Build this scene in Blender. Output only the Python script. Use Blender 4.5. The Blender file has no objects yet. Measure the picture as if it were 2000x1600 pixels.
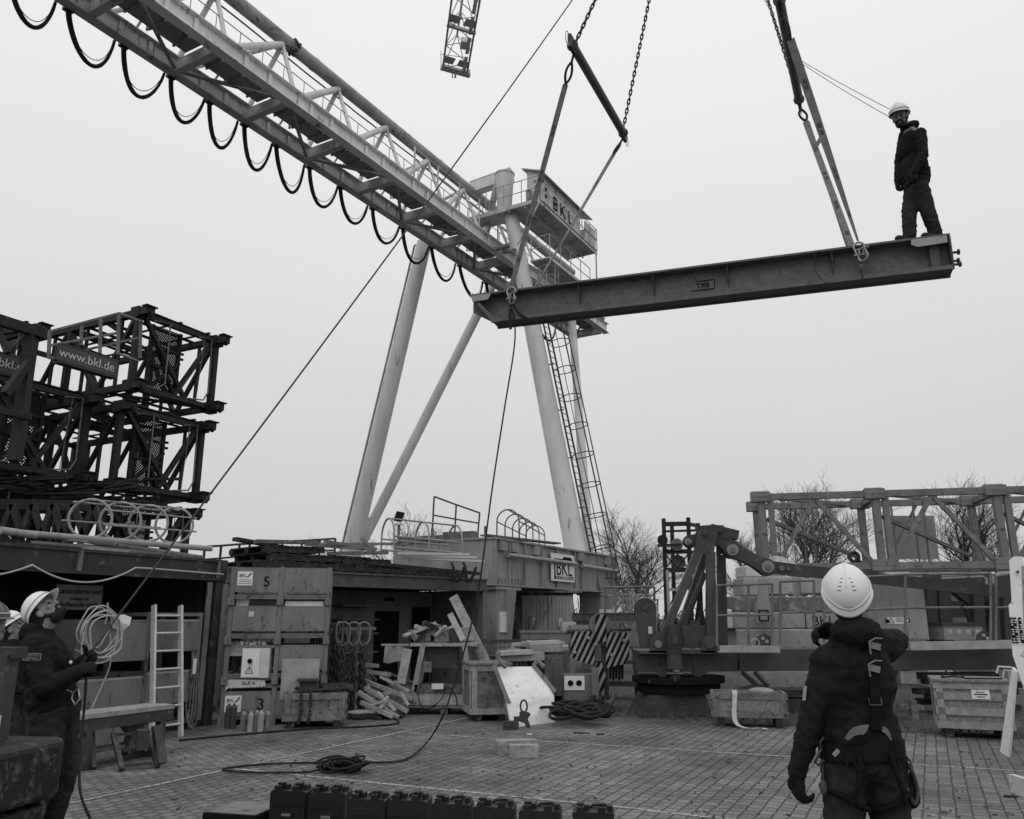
import bpy, bmesh, math, random
from mathutils import Vector as V, Matrix as M4, Quaternion, noise
SC = bpy.context.scene
COL = SC.collection
rad = math.radians
# ------------------------------------------------------------------ camera, sky, sun, exposure
PITCH = 14.272
cam_d = bpy.data.cameras.new('camera'); cam = bpy.data.objects.new('camera', cam_d); COL.objects.link(cam)
cam.location = (0, 0, 1.6); cam.rotation_euler = (rad(90 + PITCH), 0, 0)
cam_d.sensor_width = 36; cam_d.lens = 28.8; cam_d.clip_end = 3000; cam_d.clip_start = 0.05
SC.camera = cam
world = bpy.data.worlds.new('World'); SC.world = world; world.use_nodes = True
nt = world.node_tree; nt.nodes.clear()
wo = nt.nodes.new('ShaderNodeOutputWorld'); bg = nt.nodes.new('ShaderNodeBackground'); bg.inputs[1].default_value = 0.1
sky = nt.nodes.new('ShaderNodeTexSky'); sky.sky_type = 'NISHITA'; sky.sun_disc = False
SUN_EL, SUN_AZ = 48, 200          # a weak, very diffuse sun behind the cloud
sky.sun_elevation = rad(SUN_EL); sky.sun_rotation = rad(SUN_AZ)
bw = nt.nodes.new('ShaderNodeRGBToBW'); nt.links.new(sky.outputs[0], bw.inputs[0])
tc = nt.nodes.new('ShaderNodeTexCoord'); sx = nt.nodes.new('ShaderNodeSeparateXYZ'); nt.links.new(tc.outputs['Generated'], sx.inputs[0])
cr = nt.nodes.new('ShaderNodeValToRGB'); nt.links.new(sx.outputs[2], cr.inputs[0])     # overcast: brighter overhead than at the horizon
e = cr.color_ramp.elements
e[0].position = 0.0; e[0].color = (.56, .56, .56, 1); e[1].position = 0.62; e[1].color = (.86, .86, .86, 1)
e2 = cr.color_ramp.elements.new(.25); e2.color = (.68, .68, .68, 1)
cn = nt.nodes.new('ShaderNodeTexNoise'); cn.inputs['Scale'].default_value = 1.6; cn.inputs['Detail'].default_value = 3
nt.links.new(tc.outputs['Generated'], cn.inputs['Vector'])
cm = nt.nodes.new('ShaderNodeMapRange'); cm.inputs[3].default_value = 9.4; cm.inputs[4].default_value = 10.4
nt.links.new(cn.outputs[0], cm.inputs[0])
mm = nt.nodes.new('ShaderNodeMath'); mm.operation = 'MULTIPLY'; nt.links.new(cr.outputs[0], mm.inputs[0]); nt.links.new(cm.outputs[0], mm.inputs[1])
m2 = nt.nodes.new('ShaderNodeMath'); m2.operation = 'MULTIPLY_ADD'; m2.inputs[1].default_value = 0.04
nt.links.new(bw.outputs[0], m2.inputs[0]); nt.links.new(mm.outputs[0], m2.inputs[2])
nt.links.new(m2.outputs[0], bg.inputs[0]); nt.links.new(bg.outputs[0], wo.inputs[0])
sd = bpy.data.lights.new('sun', 'SUN'); sun = bpy.data.objects.new('sun', sd); COL.objects.link(sun)
sd.energy = 0.5; sd.angle = rad(40); sd.color = (1, 1, 1)
sun.rotation_euler = (rad(90 - SUN_EL), 0, rad(180 - SUN_AZ)); sun.location = (0, -5, 30)
SC.view_settings.view_transform = 'Standard'; SC.view_settings.look = 'None'
SC.view_settings.exposure = 0; SC.view_settings.gamma = 1
SC.render.engine = 'CYCLES'

# ------------------------------------------------------------------ where a ray of the photograph meets a chosen plane of the yard
_f = 1600.0; _c, _s = math.cos(rad(PITCH)), math.sin(rad(PITCH))
def ray(x, y):
    r = (x - 1000) / _f; u = (800 - y) / _f
    return V((r, _c - u * _s, _s + u * _c))
EYE = V((0, 0, 1.6))
def W(x, y, Y): r = ray(x, y); return EYE + r * (Y / r.y)
def G(x, y, z=0.0): r = ray(x, y); return EYE + r * ((z - 1.6) / r.z)
def PL(x, y, p0, az):
    r = ray(x, y); n = V((math.cos(rad(az)), -math.sin(rad(az)), 0)); return EYE + r * (((V(p0) - EYE).dot(n)) / r.dot(n))
def fr(o, az): return M4.Translation(V(o)) @ M4.Rotation(-rad(az), 4, 'Z')   # local +Y runs along azimuth az
Z = V((0, 0, 1))

# ------------------------------------------------------------------ materials: greys of a black-and-white photograph
def mat(name, base, rough=.6, var=.25, scale=3.0, metal=0.0, stain=0.0, stain_col=None, bump=0.0, fine=0, streak=0, spec=.35):
    m = bpy.data.materials.new(name); m.use_nodes = True; n = m.node_tree; n.nodes.clear(); L = n.links.new
    o = n.nodes.new('ShaderNodeOutputMaterial'); b = n.nodes.new('ShaderNodeBsdfPrincipled'); L(b.outputs[0], o.inputs[0])
    b.inputs['Roughness'].default_value = rough; b.inputs['Metallic'].default_value = metal
    b.inputs['Specular IOR Level'].default_value = spec
    t = n.nodes.new('ShaderNodeTexCoord'); mp = n.nodes.new('ShaderNodeMapping'); L(t.outputs['Object'], mp.inputs[0])
    if streak: mp.inputs['Scale'].default_value = (1, 1, 1.0 / streak)
    n1 = n.nodes.new('ShaderNodeTexNoise'); n1.inputs['Scale'].default_value = scale; n1.inputs['Detail'].default_value = 8; n1.inputs['Roughness'].default_value = .65
    L(mp.outputs[0], n1.inputs['Vector'])
    mr = n.nodes.new('ShaderNodeMapRange'); mr.inputs[1].default_value = .25; mr.inputs[2].default_value = .75
    mr.inputs[3].default_value = base * max(.2, 1 - 1.45 * var); mr.inputs[4].default_value = base * (1 + 1.45 * var); L(n1.outputs[0], mr.inputs[0])
    col = mr.outputs[0]
    if stain:
        n2 = n.nodes.new('ShaderNodeTexNoise'); n2.inputs['Scale'].default_value = scale * 2.7; n2.inputs['Detail'].default_value = 10; n2.inputs['Roughness'].default_value = .72
        L(mp.outputs[0], n2.inputs['Vector'])
        r2 = n.nodes.new('ShaderNodeMapRange'); r2.inputs[1].default_value = .615 - stain * .24; r2.inputs[2].default_value = .685 - stain * .2; L(n2.outputs[0], r2.inputs[0])
        mx = n.nodes.new('ShaderNodeMix'); L(r2.outputs[0], mx.inputs[0]); L(col, mx.inputs[2]); mx.inputs[3].default_value = stain_col if stain_col is not None else base * .3
        col = mx.outputs[0]
    L(col, b.inputs['Base Color'])
    if bump:
        n3 = n.nodes.new('ShaderNodeTexNoise'); n3.inputs['Scale'].default_value = fine or scale * 8; n3.inputs['Detail'].default_value = 6
        L(t.outputs['Object'], n3.inputs['Vector'])
        bp = n.nodes.new('ShaderNodeBump'); bp.inputs['Strength'].default_value = bump; bp.inputs['Distance'].default_value = .02
        L(n3.outputs[0], bp.inputs['Height']); L(bp.outputs[0], b.inputs['Normal'])
    return m
MT = {}
def add(k, *a, **kw): MT[k] = mat(k, *a, **kw)
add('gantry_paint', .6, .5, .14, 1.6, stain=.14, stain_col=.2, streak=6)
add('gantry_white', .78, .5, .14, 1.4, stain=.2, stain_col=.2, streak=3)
add('end_paint', .27, .55, .2, 2.0, stain=.2, stain_col=.12, streak=4)
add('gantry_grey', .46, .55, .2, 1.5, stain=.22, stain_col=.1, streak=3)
add('gantry_dark', .27, .6, .25, 1.5, stain=.25, stain_col=.07)
add('rusty_tube', .36, .65, .3, 1.6, stain=.3, stain_col=.1)
add('galvanised', .36, .45, .2, 5, metal=.3)
add('dark_steel', .05, .55, .3, 4, stain=.2, stain_col=.12)
add('mast_steel', .022, .6, .35, 3, stain=.2, stain_col=.06, spec=.22)
add('beam_paint', .115, .55, .22, 7.0, stain=.2, stain_col=.045, bump=.35, spec=.25)
add('beam_dark', .07, .55, .35, 3, stain=.3, stain_col=.03)
add('chain_steel', .05, .45, .3, 9, metal=.4)
add('shackle_steel', .3, .4, .3, 14, metal=.5, stain=.2)
add('webbing', .17, .85, .25, 14)
add('webbing_light', .2, .85, .25, 14)
add('rope_dark', .018, .9, .3, 20)
add('rope_grey', .06, .9, .3, 20)
add('rope_light', .35, .9, .2, 20)
add('rubber', .016, .7, .3, 8, stain=.2, stain_col=.05, spec=.25)
add('chipped_black', .014, .6, .4, 5, stain=.34, stain_col=.09, bump=.3, spec=.3)
add('jacket', .013, .9, .4, 9, bump=.5, fine=28, spec=.15)
add('jacket_light', .03, .9, .3, 9, bump=.5, fine=28, spec=.15)
add('trousers', .026, .9, .4, 9, bump=.5, fine=30, spec=.15)
add('glove', .012, .8, .4, 30, bump=.3, spec=.2)
add('boot', .018, .6, .4, 20)
add('skin', .22, .55, .15, 14, bump=.1)
add('hair', .02, .8, .4, 60, bump=.8, fine=160)
add('hair_grey', .26, .8, .4, 60, bump=.8, fine=160)
add('helmet', .8, .35, .04, 5, spec=.5)
add('helmet_trim', .62, .45, .06, 6)
add('helmet_dark', .12, .45, .2, 6)
add('black', .01, .8, .3, 10, spec=.12)
add('white', .75, .5, .08, 6, stain=.06, stain_col=.4)
add('offwhite', .55, .55, .12, 5, stain=.14, stain_col=.25)
add('panel_white', .8, .45, .07, 3, stain=.16, stain_col=.4)
add('paint_grey', .16, .6, .25, 2.5, stain=.22, stain_col=.05, streak=2)
add('paint_mid', .175, .55, .22, 2.5, stain=.2, stain_col=.07, streak=2)
add('paint_light', .3, .55, .18, 3, stain=.16, stain_col=.1, streak=3)
add('container_dark', .034, .6, .35, 2, stain=.2, stain_col=.1)
add('container_grey', .085, .6, .3, 2, stain=.2, stain_col=.04)
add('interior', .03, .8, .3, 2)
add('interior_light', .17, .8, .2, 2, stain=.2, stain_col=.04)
add('wood', .3, .75, .3, 6, stain=.2, stain_col=.12, bump=.3)
add('wood_old', .16, .8, .4, 5, stain=.35, stain_col=.05, bump=.4)
add('wood_dark', .025, .85, .5, 5, stain=.3, stain_col=.1, bump=.4)
add('wood_light', .42, .7, .2, 6, stain=.12, stain_col=.2, bump=.2)
add('osb', .22, .8, .45, 22, stain=.3, stain_col=.1, bump=.3)
add('aluminium', .55, .35, .12, 8, metal=.35)
add('concrete', .34, .85, .2, 2.2, stain=.1, stain_col=.2, bump=.3)
add('concrete_dark', .14, .85, .35, 2.2, stain=.4, stain_col=.3, bump=.3)
add('crane_dark', .05, .5, .25, 2.5, stain=.15, stain_col=.12)
add('crane_mid', .068, .5, .25, 2.5, stain=.15, stain_col=.03)
add('tower_grey', .17, .55, .25, 2.5, stain=.25, stain_col=.06)
add('case_plastic', .012, .42, .25, 20, bump=.15, fine=90)
add('marking', .42, .85, .3, 9, stain=.6, stain_col=.13)
add('bark', .07, .9, .4, 6, bump=.4)
add('twig', .075, .9, .4, 3)
add('glass_dark', .05, .15, .2, 3)
add('soil', .06, .95, .5, 5, stain=.4, stain_col=.16, bump=.8, fine=14)
add('grass_dry', .13, .9, .4, 3)
add('hose', .42, .6, .1, 8)
add('brass', .3, .5, .2, 10, metal=.6)
add('patch', .05, .8, .2, 20)
def paver_mat():
    m = bpy.data.materials.new('pavers'); m.use_nodes = True; n = m.node_tree; n.nodes.clear(); L = n.links.new
    o = n.nodes.new('ShaderNodeOutputMaterial'); b = n.nodes.new('ShaderNodeBsdfPrincipled'); L(b.outputs[0], o.inputs[0])
    b.inputs['Specular IOR Level'].default_value = .3
    t = n.nodes.new('ShaderNodeTexCoord')
    dn = n.nodes.new('ShaderNodeTexNoise'); dn.inputs['Scale'].default_value = 9; dn.inputs['Detail'].default_value = 3; L(t.outputs['Object'], dn.inputs['Vector'])
    ds = n.nodes.new('ShaderNodeVectorMath'); ds.operation = 'MULTIPLY_ADD'; L(dn.outputs['Color'], ds.inputs[0]); ds.inputs[1].default_value = (.04, .04, 0); L(t.outputs['Object'], ds.inputs[2])
    # interlocking stones: a zigzag along each course
    br = n.nodes.new('ShaderNodeTexBrick'); L(ds.outputs[0], br.inputs['Vector'])
    br.inputs['Scale'].default_value = 1; br.inputs['Brick Width'].default_value = .135; br.inputs['Row Height'].default_value = .125
    br.inputs['Mortar Size'].default_value = .009; br.inputs['Mortar Smooth'].default_value = .35; br.inputs['Bias'].default_value = -.1
    br.inputs['Color1'].default_value = (.135, .135, .135, 1); br.inputs['Color2'].default_value = (.215, .215, .215, 1); br.inputs['Mortar'].default_value = (.05, .05, .05, 1)
    br.offset = .5
    big = n.nodes.new('ShaderNodeTexNoise'); big.inputs['Scale'].default_value = .7; big.inputs['Detail'].default_value = 7; big.inputs['Roughness'].default_value = .6; L(t.outputs['Object'], big.inputs['Vector'])
    mr = n.nodes.new('ShaderNodeMapRange'); mr.inputs[1].default_value = .3; mr.inputs[2].default_value = .7; mr.inputs[3].default_value = .48; mr.inputs[4].default_value = 1.5; L(big.outputs[0], mr.inputs[0])
    sm = n.nodes.new('ShaderNodeTexNoise'); sm.inputs['Scale'].default_value = 38; sm.inputs['Detail'].default_value = 5; L(t.outputs['Object'], sm.inputs['Vector'])
    m3 = n.nodes.new('ShaderNodeMapRange'); m3.inputs[1].default_value = .3; m3.inputs[2].default_value = .7; m3.inputs[3].default_value = .7; m3.inputs[4].default_value = 1.3; L(sm.outputs[0], m3.inputs[0])
    q = n.nodes.new('ShaderNodeMath'); q.operation = 'MULTIPLY'; L(mr.outputs[0], q.inputs[0]); L(m3.outputs[0], q.inputs[1])
    vm = n.nodes.new('ShaderNodeVectorMath'); vm.operation = 'SCALE'; L(br.outputs[0], vm.inputs[0]); L(q.outputs[0], vm.inputs['Scale'])
    L(vm.outputs[0], b.inputs['Base Color'])
    rr = n.nodes.new('ShaderNodeMapRange'); rr.inputs[3].default_value = .5; rr.inputs[4].default_value = .85; L(big.outputs[0], rr.inputs[0]); L(rr.outputs[0], b.inputs['Roughness'])
    hm = n.nodes.new('ShaderNodeMath'); hm.operation = 'MULTIPLY_ADD'; L(br.outputs['Fac'], hm.inputs[0]); hm.inputs[1].default_value = -1; L(sm.outputs[0], hm.inputs[2])
    bp = n.nodes.new('ShaderNodeBump'); bp.inputs['Strength'].default_value = .9; bp.inputs['Distance'].default_value = .012; L(hm.outputs[0], bp.inputs['Height']); L(bp.outputs[0], b.inputs['Normal'])
    return m
MT['pavers'] = paver_mat()

# ------------------------------------------------------------------ mesh building
def perp(d):
    d = d.normalized(); a = Z if abs(d.z) < .93 else V((1, 0, 0))
    x = d.cross(a).normalized(); return x, x.cross(d).normalized()
class MB:
    def __init__(s, M=None): s.v = []; s.f = []; s.sm = []; s.M = M or M4.Identity(4)
    def raw(s, vs, fs, sm=False):
        k = len(s.v); s.v += [s.M @ V(p) for p in vs]; s.f += [tuple(i + k for i in f) for f in fs]; s.sm += [sm] * len(fs); return s
    def box(s, c, sz, rz=0, R=None):
        c = V(c); h = V(sz) / 2; R = R or M4.Rotation(rad(rz), 3, 'Z')
        if len(R) == 4: R = R.to_3x3()
        vs = [c + R @ V((x * h.x, y * h.y, z * h.z)) for x in (-1, 1) for y in (-1, 1) for z in (-1, 1)]
        return s.raw(vs, [(0, 1, 3, 2), (4, 6, 7, 5), (0, 4, 5, 1), (2, 3, 7, 6), (0, 2, 6, 4), (1, 5, 7, 3)])
    def box2(s, a, b): return s.box((V(a) + V(b)) / 2, [abs(b[i] - a[i]) for i in range(3)])
    def bar(s, p, q, w, h=None, up=None):
        p, q = V(p), V(q); h = h or w; d = (q - p).normalized(); up = V(up) if up is not None else (Z if abs(d.z) < .95 else V((0, 1, 0)))
        x = d.cross(up).normalized(); y = x.cross(d).normalized(); vs = []
        for o in (p, q):
            for a, b in ((-1, -1), (1, -1), (1, 1), (-1, 1)): vs.append(o + x * (a * w / 2) + y * (b * h / 2))
        return s.raw(vs, [(0, 3, 2, 1), (4, 5, 6, 7), (0, 1, 5, 4), (1, 2, 6, 5), (2, 3, 7, 6), (3, 0, 4, 7)])
    def ibeam(s, p, q, h, w, t=.02, up=None, box=False):
        p, q = V(p), V(q); d = (q - p).normalized(); up = V(up) if up is not None else Z; x = d.cross(up).normalized(); y = x.cross(d)
        s.bar(p + y * (h / 2 - t / 2), q + y * (h / 2 - t / 2), w, t, y); s.bar(p - y * (h / 2 - t / 2), q - y * (h / 2 - t / 2), w, t, y)
        if box:
            for k in (-1, 1): s.bar(p + x * k * (w / 2 - t), q + x * k * (w / 2 - t), t, h - 2 * t, y)
        else: s.bar(p, q, t, h - 2 * t, y)
        return s
    def tube(s, p, q, r, r2=None, n=10, cap=True):
        p, q = V(p), V(q); r2 = r if r2 is None else r2; x, y = perp(q - p); vs = []
        for o, R in ((p, r), (q, r2)):
            for i in range(n):
                a = 2 * math.pi * i / n; vs.append(o + x * (R * math.cos(a)) + y * (R * math.sin(a)))
        s.raw(vs, [(i, i + n, (i + 1) % n + n, (i + 1) % n) for i in range(n)], True)
        if cap: s.raw(vs, [tuple(range(n)), tuple(reversed(range(n, 2 * n)))])
        return s
    def path(s, pts, r, n=6, closed=False, rr=None):
        pts = [V(p) for p in pts]; m = len(pts); vs = []; x = None
        for i in range(m):
            a = pts[i - 1] if (i > 0 or closed) else pts[i]; b = pts[(i + 1) % m] if (i < m - 1 or closed) else pts[i]
            d = (b - a); d = d.normalized() if d.length > 1e-9 else Z
            if x is None: x = perp(d)[0]
            else:
                x = x - d * x.dot(d)
                x = x.normalized() if x.length > 1e-6 else perp(d)[0]
            y = d.cross(x); R = rr[i] if rr else r
            for k in range(n):
                t = 2 * math.pi * k / n; vs.append(pts[i] + x * (R * math.cos(t)) + y * (R * math.sin(t)))
        fs = [(i * n + k, i * n + (k + 1) % n, ((i + 1) % m) * n + (k + 1) % n, ((i + 1) % m) * n + k) for i in range(m if closed else m - 1) for k in range(n)]
        s.raw(vs, fs, True)
        if not closed: s.raw(vs, [tuple(reversed(range(n))), tuple(range((m - 1) * n, m * n))])
        return s
    def ring(s, c, R, r, ax=Z, n=20, m=6, a0=0, a1=360, x=None):
        ax = V(ax).normalized(); X = V(x).normalized() if x is not None else perp(ax)[0]; Y = ax.cross(X); full = a1 - a0 >= 360
        pts = [V(c) + X * (R * math.cos(rad(a0 + (a1 - a0) * i / n))) + Y * (R * math.sin(rad(a0 + (a1 - a0) * i / n))) for i in range(n if full else n + 1)]
        return s.path(pts, r, m, full)
    def ell(s, c, rr, R=None, n=14, m=9):
        R = R or M4.Identity(3); c = V(c); vs = [c + R @ V((0, 0, -rr[2]))]
        for j in range(1, m):
            b = -math.pi / 2 + math.pi * j / m
            for i in range(n):
                a = 2 * math.pi * i / n; vs.append(c + R @ V((rr[0] * math.cos(b) * math.cos(a), rr[1] * math.cos(b) * math.sin(a), rr[2] * math.sin(b))))
        vs.append(c + R @ V((0, 0, rr[2]))); fs = [(0, 1 + (i + 1) % n, 1 + i) for i in range(n)]
        for j in range(m - 2):
            for i in range(n): a = 1 + j * n; fs.append((a + i, a + (i + 1) % n, a + n + (i + 1) % n, a + n + i))
        l = len(vs) - 1; a = 1 + (m - 2) * n; fs += [(a + i, a + (i + 1) % n, l) for i in range(n)]
        return s.raw(vs, fs, True)
    def limb(s, p, q, r, r2=None):
        r2 = r if r2 is None else r2; s.tube(p, q, r, r2, 14); s.ell(p, (r, r, r)); s.ell(q, (r2, r2, r2)); return s
    def poly(s, pts, ext):
        pts = [V(p) for p in pts]; n = len(pts); e = V(ext); vs = pts + [p + e for p in pts]
        return s.raw(vs, [tuple(reversed(range(n))), tuple(range(n, 2 * n))] + [(i, (i + 1) % n, (i + 1) % n + n, i + n) for i in range(n)])
    def tri_out(s): return s
def par_off(p):
    o = V((0, 0, 0))
    while p is not None: o = o + p.location; p = p.parent
    return o
def build(mb, name, mt, parent=None, origin=None):
    me = bpy.data.meshes.new(name)
    if parent is not None: o0 = par_off(parent)
    elif origin is not None: o0 = V(origin)
    else:
        xs = [p.x for p in mb.v]; ys = [p.y for p in mb.v]; zs = [p.z for p in mb.v]
        o0 = V(((min(xs) + max(xs)) / 2, (min(ys) + max(ys)) / 2, min(zs)))
    me.from_pydata([p - o0 for p in mb.v], [], mb.f); me.polygons.foreach_set('use_smooth', mb.sm)
    bm = bmesh.new(); bm.from_mesh(me); bmesh.ops.recalc_face_normals(bm, faces=bm.faces[:]); bm.to_mesh(me); bm.free()
    me.materials.append(MT[mt]); o = bpy.data.objects.new(name, me); COL.objects.link(o)
    if parent is not None: o.parent = parent
    else: o.location = o0
    return o
def tag(o, label=None, cat=None, group=None, kind=None):
    if label: o['label'] = label
    if cat: o['category'] = cat
    if group: o['group'] = group
    if kind: o['kind'] = kind
    return o
def thing(name, label, cat, loc=(0, 0, 0), group=None):
    o = bpy.data.objects.new(name, None); COL.objects.link(o); o.location = V(loc); o.empty_display_size = .2
    return tag(o, label, cat, group)
def dup(o, loc=None, rz=None, label=None, group=None, parent=None):
    c = o.copy(); COL.objects.link(c)
    if parent is not None: c.parent = parent
    if loc is not None: c.location = V(loc)
    if rz is not None: c.rotation_euler = (0, 0, rz)
    if label: c['label'] = label
    if group: c['group'] = group
    for ch in list(o.children): dup(ch, parent=c)
    return c
def solo(mb, name, mt, label, cat, group=None): return tag(build(mb, name, mt), label, cat, group)
def text(s, c, xd, yd, size, mt, parent, name='lettering', ext=.002, label=None):
    """flat lettering centred at c, running along xd with its top towards yd"""
    cu = bpy.data.curves.new(name, 'FONT'); cu.body = s; cu.size = size; cu.extrude = ext; cu.align_x = 'CENTER'; cu.align_y = 'CENTER'; cu.resolution_u = 3
    t = bpy.data.objects.new(name, cu); COL.objects.link(t); dg = bpy.context.evaluated_depsgraph_get()
    me = bpy.data.meshes.new_from_object(t.evaluated_get(dg)); bpy.data.objects.remove(t); bpy.data.curves.remove(cu)
    xd = V(xd).normalized(); yd = V(yd); yd = (yd - xd * yd.dot(xd)).normalized(); zd = xd.cross(yd); c = V(c) - par_off(parent)
    for v in me.vertices: v.co = c + xd * v.co.x + yd * v.co.y + zd * v.co.z
    me.materials.clear(); me.materials.append(MT[mt]); o = bpy.data.objects.new(name, me); COL.objects.link(o); o.parent = parent
    if label: o['label'] = label
    return o
def remesh(mb, name, mt, parent, voxel, it=6, wr=0.0, wsize=.12):
    me = bpy.data.meshes.new('tmp'); me.from_pydata(mb.v, [], mb.f); me.update()
    bm = bmesh.new(); bm.from_mesh(me); bmesh.ops.remove_doubles(bm, verts=bm.verts[:], dist=1e-5); bm.to_mesh(me); bm.free()
    t = bpy.data.objects.new('tmp', me); COL.objects.link(t)
    r = t.modifiers.new('r', 'REMESH'); r.mode = 'VOXEL'; r.voxel_size = voxel; r.use_smooth_shade = True
    k = t.modifiers.new('s', 'SMOOTH'); k.factor = .5; k.iterations = it
    dg = bpy.context.evaluated_depsgraph_get(); m2 = bpy.data.meshes.new_from_object(t.evaluated_get(dg)); bpy.data.objects.remove(t)
    if wr:
        for v in m2.vertices:
            p = v.co; q = V((p.x / wsize, p.y / wsize, p.z / (wsize * .55)))
            v.co = p + v.normal * (wr * (noise.noise(q) + .6 * noise.noise(q * 2.3 + V((7, 1, 3)))))
    o0 = par_off(parent)
    for v in m2.vertices: v.co = v.co - o0
    m2.name = name; m2.materials.clear(); m2.materials.append(MT[mt]); m2.polygons.foreach_set('use_smooth', [True] * len(m2.polygons))
    o = bpy.data.objects.new(name, m2); COL.objects.link(o); o.parent = parent
    return o
def sag(p, q, d, n=14):
    p, q = V(p), V(q); return [p.lerp(q, i / n) - Z * (4 * d * (i / n) * (1 - i / n)) for i in range(n + 1)]
def spline(pts, k=6, closed=False):
    pts = [V(p) for p in pts]; out = []; n = len(pts)
    for i in range(n if closed else n - 1):
        g = (lambda j: pts[j % n]) if closed else (lambda j: pts[max(0, min(n - 1, j))])
        a, b, c, d = g(i - 1), g(i), g(i + 1), g(i + 2)
        for j in range(k):
            t = j / k; out.append(.5 * (2 * b + (c - a) * t + (2 * a - 5 * b + 4 * c - d) * t * t + (-a + 3 * b - 3 * c + d) * t ** 3))
    if not closed: out.append(pts[-1])
    return out
def chain(mb, pts, pitch=.075, r=.011, wd=.026):
    pts = [V(p) for p in pts]; seg = [(pts[i], pts[i + 1]) for i in range(len(pts) - 1)]; L = sum((b - a).length for a, b in seg); n = max(2, int(L / pitch)); flip = 0
    def P(s):
        for a, b in seg:
            l = (b - a).length
            if s <= l: return a.lerp(b, s / l)
            s -= l
        return seg[-1][1]
    for i in range(n):
        a, b = P(L * i / n), P(L * (i + 1) / n); d = (b - a); l = d.length
        if l < 1e-6: continue
        d.normalize(); x, y = perp(d); x = x if flip else y; flip = 1 - flip; c = (a + b) / 2; h = l / 2 + r * .9; w = wd - r
        lp = [c + d * (h - w) + d * (w * math.sin(t)) + x * (w * math.cos(t)) for t in (0, .8, 1.57, 2.34, 3.14)] + [c - d * (h - w) - d * (w * math.sin(t)) - x * (w * math.cos(t)) for t in (0, .8, 1.57, 2.34, 3.14)]
        mb.path(lp, r, 5, True)
    return mb
RND = random.Random(5)
# ================================================================== THE SETTING
UA = 26.3                                  # azimuth of the paving courses and the painted bays
U = V((math.sin(rad(UA)), math.cos(rad(UA)), 0)); R_ = V((U.y, -U.x, 0))
mb = MB(); mb.raw([(-900, -300, -.012), (900, -300, -.012), (900, 1500, -.012), (-900, 1500, -.012)], [(0, 1, 2, 3)])
tag(build(mb, 'ground', 'soil', origin=(0, 0, 0)), kind='structure')
def yard_sheet(name, mt, u0, u1, v0, v1, z):
    m = MB(); m.raw([(u0, v0, 0), (u1, v0, 0), (u1, v1, 0), (u0, v1, 0)], [(0, 1, 2, 3)])
    o = build(m, name, mt, origin=(0, 0, 0)); o.location = (0, 0, z); o.rotation_euler = (0, 0, rad(90 - UA)); return tag(o, kind='structure')
yard_sheet('paved_yard', 'pavers', -25, 13.75, -22, 16, 0.0)
def stripe(p, q, w=.058):
    p, q = G(*p), G(*q); m = MB(); d = (q - p).normalized(); x = V((d.y, -d.x, 0)) * w / 2; n = 60; vs = []
    for i in range(n + 1):
        c = p.lerp(q, i / n) + x * RND.uniform(-.12, .12); k = RND.uniform(.75, 1.15); vs += [c - x * k + Z * .004, c + x * k + Z * .004]
    m.raw(vs, [(2 * i, 2 * i + 1, 2 * i + 3, 2 * i + 2) for i in range(n)])
    tag(build(m, 'road_marking', 'marking'), kind='structure')
stripe((60, 1586), (925, 1400)); stripe((437, 1500), (1290, 1585)); stripe((795, 1432), (2050, 1510))
stripe((1250, 1583), (1560, 1614))

# ================================================================== THE GANTRY CRANE
B = 29.917
D_ = V((math.sin(rad(B)), math.cos(rad(B)), 0)); W_ = V((-D_.y, D_.x, 0))
def bp(a, t, z): return W_ * a + D_ * t + Z * z
gc = thing('gantry_crane', 'pale steel gantry crane with a long lattice bridge on slanting tube legs', 'gantry crane', bp(16.2, 24.3, 0))
T0, T1 = 1.5, 36.3; NODES = [9.4 + 2.44 * k for k in range(-3, 11)]
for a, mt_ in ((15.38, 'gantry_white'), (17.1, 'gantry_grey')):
    m = MB(); m.ibeam(bp(a, T0, 15.75), bp(a, T1, 15.75), .5, .3, .028)
    for t in NODES:
        for k in (-.8, .8): m.bar(bp(a - .06, t + k, 15.55), bp(a - .06, t + k, 15.95), .02, .12, D_)
    build(m, 'lower_chord', mt_, gc)
m = MB(); m.tube(bp(16.25, T0, 18.2), bp(16.25, 34.2, 18.2), .2, n=18)
for t in (10.4, 15.9, 22.6): m.tube(bp(16.25, t, 18.2), bp(16.25, t + .12, 18.2), .212, n=18)
build(m, 'upper_chord', 'rusty_tube', gc)
m = MB(); c0 = 15.02
for i in range(46):      # the damaged collar of peeling coating round the top tube
    a = RND.uniform(0, 6.28); t = c0 + RND.gauss(0, .09); r = .2 + RND.uniform(.0, .06); o = bp(16.25, t, 18.2) + W_ * (r * math.cos(a)) + Z * (r * math.sin(a))
    m.box(o, (RND.uniform(.04, .1), RND.uniform(.04, .12), RND.uniform(.02, .06)), R=M4.Rotation(RND.uniform(0, 6), 3, V((RND.random(), RND.random(), 1))))
build(m, 'peeling_collar', 'beam_dark', gc)
for k in range(2): build(MB().path([bp(16.52 - .05 * k, t, 17.98 - .06 * k + .012 * math.sin(t * 3)) for t in [T0 + i * .8 for i in range(42)]], .022, 5), 'conduit', 'dark_steel', gc)
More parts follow.
